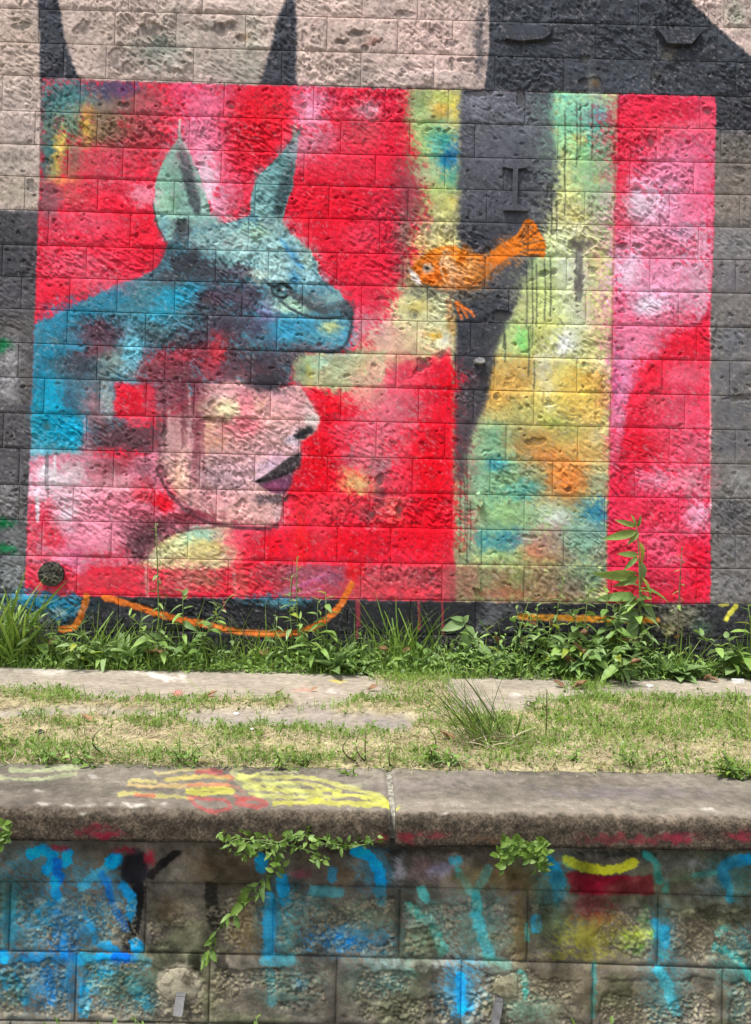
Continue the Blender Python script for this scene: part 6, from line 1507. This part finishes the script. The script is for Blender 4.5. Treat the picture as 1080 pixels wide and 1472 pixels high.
leafy('broad-leaved weed cut off by the right edge', 1072, -.12, 868, ['ovate', 'deep'], .14, 44, .6, stems=3, group=GW)
leafy('grey-green weed under the black cap, far left', 60, -.1, 880, ['lance', 'deep', 'lance_pale'], .10, 44, .6, stems=4, group=GW)
leafy('tangled weed left of the strap-leaved rosette', 118, -.13, 895, ['lance', 'lance_pale'], .12, 48, .7, stems=4, group=GW)
leafy('broad pale weed right of the grassy red drips', 655, -.14, 915, ['deep', 'ovate'], .10, 36, .6, stems=3, group=GW)
leafy('low weed left of the wilting weed, near the red drips', 560, -.12, 905, ['deep', 'lance'], .09, 34, .6, stems=3, group=GW)


def blade_clump(label, px, y, height, count, kind, spread, lean=(0, 0), name='grass_tuft', cat='grass', base=None, group=None, seed_heads=False):
    b = base if base is not None else spot(px, y)
    t = thing(name, label, cat, tuple(b), group)
    for i in range(count):
        d = Vector((rng.normal(lean[0], .28), rng.normal(lean[1], .25), rng.uniform(.8, 1.3)))
        if b.y + d.y * height > -.03:
            d.y = -abs(d.y)
        put_leaf(t, LM[kind], (rng.normal(0, spread), rng.normal(0, spread * .5), 0), d, height * rng.uniform(.5, 1.1), rng.uniform(.8, 1.4), rng.normal(0, 1), name='blade')
    return t


leafy('leafy weed leaning up before the green column, left of the yellow line', 742, -.1, 872, ['lance', 'lance_pale', 'deep'], .11, 46, .6, stems=4, group=GW)
leafy('upright leafy weed between the tall weed and the star-tipped weed', 872, -.11, 850, ['ovate', 'deep', 'lance_pale'], .13, 54, .5, stems=3, group=GW)
leafy('ragged weed before the black base under the fish column', 800, -.18, 895, ['ovate', 'lance_pale', 'deep'], .13, 60, .8, stems=5, group=GW)
leafy('ragged bright weed left of the slender weed', 205, -.14, 890, ['lance_pale', 'lance'], .12, 44, .7, stems=4, group=GW)
leafy('tall ragged weed at the left edge beside the feathery grass', 28, -.09, 850, ['lance_pale', 'lance', 'deep'], .10, 44, .5, stems=4, group=GW)
leafy('small upright weed under the purple patch of the mural', 400, -.1, 885, ['lance_pale', 'lance'], .09, 34, .5, stems=3, group=GW)
blade_clump('tall feathery grass against the wall at the left edge', 8, -.12, .55, 60, 'blade', .06)
blade_clump('thin tall grass before the red drips', 592, -.08, .42, 40, 'blade', .07)
blade_clump('long pale grass between the orange line ends', 140, -.1, .34, 26, 'blade', .07, (.3, -.1))
blade_clump('thin grass standing before the loop of orange paint', 385, -.07, .3, 26, 'blade', .08)
tuft = blade_clump('big dark tussock on the platform leaning left, straw at its foot', 0, 0, .38, 64, 'dark_blade', .05, (-.5, -.05), base=foot(700, 1072))
for i in range(70):
    ang = rng.uniform(0, 6.28)
    put_leaf(tuft, LM['straw_blade'], (rng.normal(0, .06), rng.normal(0, .03), 0), (math.cos(ang), math.sin(ang) * .6, rng.uniform(.1, .9)), rng.uniform(.08, .16), 1.3, rng.normal(0, 1), name='blade')
for i in range(34):
    put_leaf(tuft, LM['blade'], (rng.normal(0, .05), rng.normal(0, .03), 0), (rng.normal(-.1, .4), rng.normal(-.1, .3), 1), rng.uniform(.1, .22), .8, rng.normal(0, 1), name='blade')
blade_clump('single dark sprig right of the tussock', 0, 0, .2, 5, 'dark_blade', .006, (.2, 0), base=foot(742, 1066))

# --- small weeds on the strip of soil behind the coping
GS_ = 'small weeds on the soil behind the coping'
for px, py, yt, kinds, sz, cnt, stm, sm, lab in [
        (4, 1078, 1030, ['creep', 'deep'], .035, 22, 2, STEM_BROWN, 'small bushy weed at the left edge of the soil strip'),
        (106, 1094, 1062, ['deep', 'lance'], .035, 26, 3, STEM, 'small dark weed behind the yellow lines on the coping'),
        (66, 1094, 1070, ['lance', 'creep_long'], .035, 20, 3, STEM, 'small light weed left of the small dark weed'),
        (150, 1086, 1044, ['lance_pale', 'lance'], .03, 16, 1, STEM_BROWN, 'single upright sprig on a bare brown stem'),
        (258, 1092, 1056, ['deep', 'lance'], .035, 24, 2, STEM, 'bluish upright weed behind the red and yellow scribble'),
        (281, 1094, 1064, ['deep', 'lance'], .035, 24, 3, STEM, 'round dark weed next to the bluish upright weed'),
        (140, 1098, 1088, ['creep', 'deep'], .035, 14, 2, STEM, 'flat little weed overlapping the back of the coping'),
        (395, 1102, 1074, ['lance', 'creep_long'], .038, 24, 1, STEM_BROWN, 'star-shaped weed above the yellow fan of paint'),
        (442, 1096, 1076, ['deep', 'creep_long'], .03, 16, 2, STEM, 'small weed right of the star-shaped weed'),
        (511, 1098, 1052, ['lance'], .022, 12, 1, STEM_BROWN, 'bare brown-stemmed sprig left of the coping joint'),
        (526, 1098, 1050, ['lance', 'creep_long'], .03, 18, 2, STEM_BROWN, 'forked brown-stemmed weed beside the coping joint'),
        (508, 1108, 1096, ['creep', 'creep_long'], .03, 18, 3, STEM, 'low green weed lying on the coping by the joint'),
        (562, 1100, 1076, ['lance'], .022, 10, 1, STEM_BROWN, 'thin dry sprig growing in the coping joint'),
        (613, 1092, 1042, ['creep', 'creep_long'], .035, 24, 2, STEM_BROWN, 'yellow-green topped weed left of the tussock'),
        (640, 1098, 1078, ['lance_pale', 'deep'], .04, 30, 4, STEM, 'grey-green mat-like weed before the tussock'),
        (826, 1096, 1070, ['deep', 'lance'], .03, 22, 2, STEM, 'small weed right of the tussock, behind bare coping'),
        (912, 1104, 1072, ['deep', 'lance'], .04, 26, 3, STEM, 'dark weed with one broad pale leaf behind the right coping'),
        (1036, 1112, 1078, ['creep', 'creep_long', 'creep'], .045, 56, 6, STEM, 'bright bushy weed at the right back corner of the coping'),
        (1070, 1116, 1090, ['creep', 'deep'], .04, 30, 4, STEM, 'leafy weed spilling off the coping at the right edge'),
        (785, 1060, 990, ['lance'], .02, 8, 1, STEM_BROWN, 'tall bare twig right of the tussock'),
        (1052, 1022, 984, ['lance'], .018, 7, 1, STEM_BROWN, 'bare twig standing at the far right of the concrete strip'),
        (770, 1020, 1002, ['creep', 'deep'], .035, 22, 3, STEM, 'flat round weed at the edge of the concrete strip')]:
    leafy(lab, px, 0, yt, kinds, sz, cnt, .18, base=foot(px, py), stems=stm, group=GS_, stem_mat=sm, name='small_weed')

# --- tufts at the foot of the low wall, only their tips in the picture
for px, lab in ((75, 'weed tips poking up at the bottom edge, far left'), (196, 'weed tips at the bottom edge left of the plaster patch'), (368, 'weed tips at the bottom edge between the two pegs'), (875, 'weed tips at the bottom edge, right side')):
    p = on_plane(px, 1472, YL - .05)
    leafy(lab, px, 0, 1461, ['creep', 'creep_long'], .04, 34, .25, base=Vector((p[0], YL - .05, -.70)), stems=5, group='weeds on the trackbed', name='small_weed')

# --- creeper hanging out of the crack under the coping
ccols = on_plane(400, 1215, -2.30)
c0 = Vector((float(ccols[0]), -2.21, -.10))
cr = thing('creeper', 'green creeper hanging from under the left coping with one long trailing shoot', 'creeper', tuple(c0))


def cpt(px, py, y=-2.335):
    return Vector(on_plane(px, py, y))


runs = [[(405, 1212), (370, 1208), (340, 1214), (314, 1198)], [(405, 1212), (365, 1222), (345, 1232)], [(400, 1212), (420, 1204), (440, 1206), (470, 1214), (500, 1222)], [(410, 1214), (440, 1222), (460, 1232), (458, 1240)], [(400, 1212), (395, 1230), (400, 1250)], [(470, 1212), (500, 1216), (525, 1214), (540, 1206)], [(390, 1214), (350, 1206), (325, 1212)], [(405, 1210), (430, 1200), (452, 1208), (480, 1220)],
        [(402, 1222), (398, 1250), (380, 1268), (366, 1290), (345, 1300), (330, 1318), (312, 1338), (304, 1362), (297, 1378)], [(380, 1262), (362, 1280), (352, 1294)]]
lines = []
for j, r in enumerate(runs):
    yy = -2.335 if j < 8 else -2.25
    pts = [cpt(*p, y=yy + rng.normal(0, .008)) - c0 for p in smooth(r, 5)]
    lines.append((pts, .0026))
    n = {8: 26, 9: 8}.get(j, 26)
    for i in range(n):
        q = (i + .6) / n * (len(pts) - 1)
        k = min(int(q), len(pts) - 2)
        p = pts[k].lerp(pts[k + 1], q - k)
        tang = (pts[k + 1] - pts[k]).normalized()
        ang = rng.uniform(0, 6.28)
        if j < 8:
            d = tang * .5 + Vector((math.cos(ang), -.5 + rng.normal(0, .2), math.sin(ang) * .8 + .15))
            put_leaf(cr, LM[('creep', 'creep', 'creep_long', 'deep')[int(rng.integers(4))]], p + Vector((rng.normal(0, .008), rng.uniform(-.02, .03), rng.normal(0, .008))), d, rng.uniform(.011, .030), rng.uniform(.8, 1.2), rng.normal(0, .5), up=(0, -1, .6))
        else:
            late = i > n * .6
            d = tang * (1.3 if late else .6) + Vector((math.cos(ang) * .7, -.35, math.sin(ang) * .4))
            put_leaf(cr, LM['creep_long' if late else ('creep' if rng.random() < .5 else 'deep')], p, d, rng.uniform(.02, .042), rng.uniform(.7, 1), rng.normal(0, .5), up=(0, -1, .4))
for (x0, y0, x1, y1) in [(350, 1296, 334, 1314), (345, 1300, 352, 1286), (338, 1316, 342, 1332), (300, 1368, 291, 1380), (303, 1366, 309, 1380), (300, 1366, 296, 1386), (306, 1350, 296, 1358)]:
    p0, p1 = cpt(x0, y0, -2.25), cpt(x1, y1, -2.27)
    put_leaf(cr, LM['creep'], p0 - c0, p1 - p0, (p1 - p0).length * 1.2, .9, 0, up=(0, -1, .3))
stems_obj(cr, lines, STEM, 4)

# --- bush in the crack to the right
b = Vector((float(on_plane(752, 1224, -2.3)[0]), -2.215, -.105))
bu = thing('crevice_bush', 'small bright leafy bush growing from the crack under the right coping', 'bush', tuple(b))
lines = []
for i in range(26):
    tx, ty = 752 + rng.uniform(-36, 36), 1231 + rng.uniform(-20, 19)
    e = cpt(tx, ty, -2.34 + rng.normal(0, .02)) - b
    pts = curve_pts((rng.normal(0, .01), 0, 0), e, (0, -.03, .015), 5)
    lines.append((pts, .002))
    for k in range(6):
        ang = k * 1.1 + rng.uniform(0, 1)
        d = Vector((math.cos(ang), -.5, math.sin(ang) + .2))
        put_leaf(bu, LM['creep'], pts[-1 if k < 4 else -2] + Vector((rng.normal(0, .004), 0, rng.normal(0, .004))), d, rng.uniform(.016, .03), rng.uniform(.9, 1.3), rng.normal(0, .4), up=(0, -1, .7))
stems_obj(bu, lines, STEM, 4)
b = Vector((float(on_plane(-2, 1200, -2.3)[0]), -2.22, -.105))
sg = thing('crevice_sprig', 'light green sprig at the left edge under the coping', 'sprig', tuple(b))
lines = []
for tx, ty in ((6, 1184), (12, 1190), (2, 1200), (10, 1202), (-4, 1190), (3, 1210)):
    e = cpt(tx, ty, -2.345) - b
    pts = curve_pts((0, 0, 0), e, (0, -.03, 0), 4)
    lines.append((pts, .002))
    for k in range(4):
        ang = k * 1.6 + rng.uniform(0, 1)
        put_leaf(sg, LM['creep'], pts[-1], (math.cos(ang), -.5, math.sin(ang)), rng.uniform(.02, .034), 1, 0, up=(0, -1, .7))
stems_obj(sg, lines, STEM, 4)

# ------------------------------------------------------------------ grass, low leaves and dry cuttings nobody could count
V_ = Canvas(np.stack([qx, qy, np.zeros_like(qx)], -1), '000000', 10)
for o in [(40, 1002, 70, 9), (70, 996, 40, 7), (170, 1013, 90, 6), (245, 1013, 70, 7), (380, 1010, 40, 8), (530, 1014, 60, 8), (590, 980, 46, 18), (620, 968, 36, 8), (45, 1034, 30, 7), (225, 1040, 60, 8), (330, 1062, 40, 14), (330, 1045, 50, 6), (420, 1050, 80, 9), (500, 1062, 60, 12), (110, 1046, 60, 6), (60, 1080, 80, 10), (120, 1080, 50, 10), (250, 1090, 50, 10), (360, 1090, 110, 8), (20, 1090, 40, 10), (470, 1094, 60, 6), (860, 1010, 80, 12), (950, 1018, 100, 14), (1030, 1008, 60, 10), (1045, 1045, 60, 28), (830, 1050, 60, 26), (930, 1050, 80, 18), (760, 1078, 60, 16), (880, 1082, 110, 12), (720, 1092, 110, 8), (610, 1088, 50, 8), (620, 1015, 60, 8), (680, 1070, 40, 10), (800, 1030, 50, 10), (720, 1045, 60, 14), (640, 1050, 60, 10), (1000, 1070, 60, 8), (845, 985, 30, 8)]:
    V_.blob(*o, 'ffffff', .9, 0, .6)
for o in [(960, 1085, 50, 8), (1010, 1090, 40, 8), (250, 1070, 80, 8), (450, 1078, 60, 6), (180, 1066, 60, 6), (560, 1068, 40, 8), (600, 1062, 30, 6), (880, 1072, 30, 5), (850, 1090, 40, 4)]:
    V_.blob(*o, '000000', .7, 0, .6)
pt = sstep(.32, .62, fbm(qx * 7, qy * 11, 18, 3))
edge_s = np.exp(-((qy - GY0 - .10) / .06) ** 2) * sstep(.3, .55, fbm(qx * 8, qy * 5, 19, 3))
dens = np.clip(V_.c[..., 0] * (.3 + .9 * pt) + soil * .10 + edge_s * .8, 0, 1)


def scatter(n, dmap, jit=True):
    """ground points drawn with the density of a map"""
    X = rng.uniform(-2.6, 2.6, n * 6)
    Yy = rng.uniform(GY0 + .015, -.02, n * 6)
    d = sample(dmap, (X + GX) * GS - .5, (Yy - GY0) * GS - .5)
    k = np.nonzero(rng.random(n * 6) < d)[0][:n]
    return np.stack([X[k], Yy[k], groundH(X[k], Yy[k]) - .003], 1)


def blades(P, h, w, lean, curl=.5, flat=False):
    """many blades as one mesh: three tapering segments each"""
    n = len(P)
    a = rng.uniform(0, 2 * np.pi, n)
    t = np.stack([np.cos(a), np.sin(a), np.zeros(n)], 1)
    ln = np.abs(rng.normal(0, lean, n))[:, None]
    la = rng.uniform(0, 2 * np.pi, n)
    ld = np.stack([np.cos(la), np.sin(la), np.zeros(n)], 1)
    up = np.array([0, 0, 1.0])
    hh = h[:, None]
    V = []
    for s, ws in ((0, 1), (.4, .9), (.75, .6), (1, .08)):
        if flat:
            c = P + ld * hh * s + up * (.006 + .012 * np.sin(np.pi * s) * rng.random((n, 1)))
        else:
            c = P + up * hh * s * (1 - .3 * ln * s) + ld * hh * (ln * s + curl * ln * s * s)
        side = np.cross(ld, up) if flat else t
        V += [c - side * w[:, None] * ws, c + side * w[:, None] * ws]
    V = np.stack(V, 1).reshape(-1, 3)
    o = (np.arange(n) * 8)[:, None]
    Q = np.concatenate([o + np.array([[2 * s, 2 * s + 1, 2 * s + 3, 2 * s + 2]]) for s in range(3)])
    return V, Q


P = scatter(17000, dens ** 1.3)
V, Q = blades(P, rng.gamma(3.2, .0085, len(P)) + .006, rng.uniform(.0009, .0022, len(P)), .75)
tag(link('grass', fast_mesh('grass', V, Q), GRASS), 'short patchy grass growing over the platform soil', 'grass', kind='stuff')
P = scatter(21000, np.clip(soil * (.85 - .4 * V_.c[..., 0]) + .5 * (qy < GY0 + .2), 0, 1))
V, Q = blades(P, rng.uniform(.02, .08, len(P)), rng.uniform(.0007, .0018, len(P)), 1, flat=True)
tag(link('dry_grass', fast_mesh('dry_grass', V, Q), STRAW), 'dry yellow grass cuttings lying on the soil', 'dry grass', kind='stuff')


def little_leaves(P, size, mat, name, label, cat, tilt=.7, kite=.32):
    n = len(P)
    a = rng.uniform(0, 2 * np.pi, n)
    el = rng.normal(.15, tilt, n)
    d = np.stack([np.cos(a) * np.cos(el), np.sin(a) * np.cos(el), np.sin(el)], 1)
    s = np.cross(d, np.array([0, 0, 1.0]))
    s /= np.linalg.norm(s, axis=1)[:, None] + 1e-9
    u = np.cross(s, d)
    z = size[:, None]
    V = np.stack([P, P + d * z * .45 - s * z * kite + u * z * .1, P + d * z * .5 - u * z * .02, P + d * z * .45 + s * z * kite + u * z * .1, P + d * z - u * z * .12], 1).reshape(-1, 3)
    o = (np.arange(n) * 5)[:, None]
    Q = np.concatenate([o + np.array([[0, 1, 4, 2]]), o + np.array([[0, 2, 4, 3]])])
    return tag(link(name, fast_mesh(name, V, Q, False), mat), label, cat, kind='stuff')


P = scatter(9000, np.clip(dens * .8 - .05, 0, 1))
P[:, 2] += rng.uniform(.004, .03, len(P))
little_leaves(P, rng.uniform(.010, .024, len(P)), LEAF_LIME, 'ground_cover', 'low clover-like leaves among the platform grass', 'ground cover')
# bank of low leaves and grass along the foot of the wall
n = 5200
X = rng.uniform(-2.7, 2.7, n)
pxs = project(np.stack([X, np.full(n, -.1), np.full(n, .08)], 1))[0]
ht = (.45 + 1.1 * fbm(X * 5, X * 0 + 2, 15, 3)) * np.interp(pxs, [-300, 0, 60, 110, 160, 230, 290, 330, 380, 430, 500, 540, 600, 650, 700, 760, 860, 940, 1000, 1030, 1060, 1400], [.2, .2, .16, .17, .13, .17, .17, .10, .08, .12, .18, .13, .12, .16, .2, .2, .24, .2, .14, .05, .12, .16])
wd = np.interp(pxs, [0, 300, 500, 560, 620, 700, 900, 1000, 1040, 1080], [.17, .2, .22, .26, .28, .26, .24, .17, .08, .16])
q = rng.random(n)
Yy = -.03 - wd * rng.random(n) ** .8
Z = groundH(X, Yy) + ht * q ** 1.6 * (1 - .75 * np.clip((-Yy - .03) / wd, 0, 1) ** 2) + .006
P = np.stack([X, Yy, Z], 1)
k = rng.random(n) < np.interp(pxs, [300, 340, 400, 430], [1, .7, .7, 1])
P = P[k]
m = rng.random(len(P)) < .62
little_leaves(P[m], rng.uniform(.02, .055, m.sum()), LEAF_DEEP, 'weed_cover', 'mass of small weed leaves along the foot of the wall', 'weeds', .6, .24)
little_leaves(P[~m], rng.uniform(.02, .045, (~m).sum()), LEAF_PALE, 'weed_cover', 'paler small leaves mixed into the weeds along the wall', 'weeds', .6, .28)
n = 7500
X = rng.uniform(-2.7, 2.7, n)
pxs = project(np.stack([X, np.full(n, -.1), np.full(n, .08)], 1))[0]
k = rng.random(n) < np.interp(pxs, [0, 60, 200, 300, 420, 480, 540, 640, 700, 900, 960, 1030, 1080], [1, .8, .9, .5, .5, .9, 1, 1, .35, .4, .5, .15, .5])
X, pxs = X[k], pxs[k]
Yy = -.03 - np.interp(pxs, [0, 500, 620, 900, 1040], [.19, .22, .30, .24, .1]) * rng.random(len(X))
P = np.stack([X, Yy, groundH(X, Yy) - .002], 1)
V, Q = blades(P, rng.gamma(4, .036, len(P)) * (.45 + .7 * (Yy > -.14)) * (.5 + 1. * fbm(X * 4, X * 0 + 7, 16, 3)), rng.uniform(.0012, .003, len(P)), .45)
tag(link('tall_grass', fast_mesh('tall_grass', V, Q), GRASS), 'long grass mixed into the weeds at the foot of the wall', 'grass', kind='stuff')

# ------------------------------------------------------------------ litter
def dead(label, px, py, size, ang, mesh='dead', name='dead_leaf', cat='dead leaf'):
    p = foot(px, py)
    o = link(name, LM[mesh].copy(), None)
    m = frame((math.cos(ang), math.sin(ang), .08), (0, 0, 1), rng.normal(0, .3)) @ Matrix.Diagonal((size, size, size))
    o.matrix_world = Matrix.Translation(p + Vector((0, 0, .006))) @ m.to_4x4()
    tag(o, label, cat, 'dead leaves on the platform')


for lab, px, py, s, a in [('orange-brown dead leaf at the foot of the left weeds', 112, 955, .075, .3), ('brown dead leaf on concrete left of the grass crossing', 527, 989, .065, .1), ('small dark leaf in the middle of the concrete strip', 446, 989, .04, 0), ('curled leaf above the red paint spot on concrete', 297, 997, .055, .2), ('dead leaf standing on the grass line, middle', 394, 995, .05, .5), ('reddish dead leaf on the soil near the black stone', 133, 1042, .06, 2.8), ('large brown dead leaf under the dense weeds, right', 822, 987, .10, .2), ('folded pale brown leaf beside the large brown leaf', 812, 985, .07, 2.2), ('brown curled leaf under the fan of drooping leaves', 1012, 975, .08, .4), ('tan dead leaf right of the brown curled leaf', 1034, 977, .07, 2.9), ('small brown leaf on the back edge of the left coping', 185, 1101, .03, .2), ('dry brown twig-like leaf before the tussock', 655, 1068, .07, 2.7)]:
    dead(lab, px, py, s, a)
stone_mat = noisy_mat('black_lump', [(.3, (.006, .006, .007)), (.7, (.02, .02, .02))], 60, .5)
chip_mat = noisy_mat('white_chip', [(.3, (.5, .5, .5)), (.7, (.75, .74, .72))], 60, .6)


def lump_obj(name, label, cat, px, py, size, mat, flat=.7, seed=0):
    import bmesh
    bm = bmesh.new()
    bmesh.ops.create_icosphere(bm, subdivisions=2, radius=size)
    r = np.random.default_rng(seed)
    for v in bm.verts:
        v.co *= 1 + r.normal(0, .09)
        v.co.z = max(v.co.z * flat, -size * .35)
        v.co.x *= 1.15
    me = bpy.data.meshes.new(name)
    bm.to_mesh(me)
    bm.free()
    p = foot(px, py)
    tag(link(name, me, mat, None, p + Vector((0, 0, size * .3))), label, cat)


lump_obj('stone', 'small black stone lying on the soil at the left', 'stone', 57, 1058, .015, stone_mat, .95, 1)
for i, (px, py, s, lab) in enumerate([(362, 1052, .010, 'white chip in the grass above the yellow fan'), (934, 983, .018, 'pale chip at the foot of the weeds below the dark stem'), (518, 966, .018, 'crumpled white scrap under the clump by the orange loop'), (897, 1073, .013, 'white flake lying in the grass on the right'), (340, 1022, .012, 'greyish chip on the lower concrete patch')]):
    lump_obj('litter_scrap', lab, 'litter', px, py, s, chip_mat, .5, i + 3)
p = foot(1061, 977)
mb = MB()
mb.prism([(-.032, -.012), (.03, -.014), (.034, .010), (-.03, .014)], 0, .02, axis=2)
tag(link('litter_block', mb.mesh('litter_block', False), chip_mat, None, p), 'small white block at the wall foot near the right edge', 'litter')
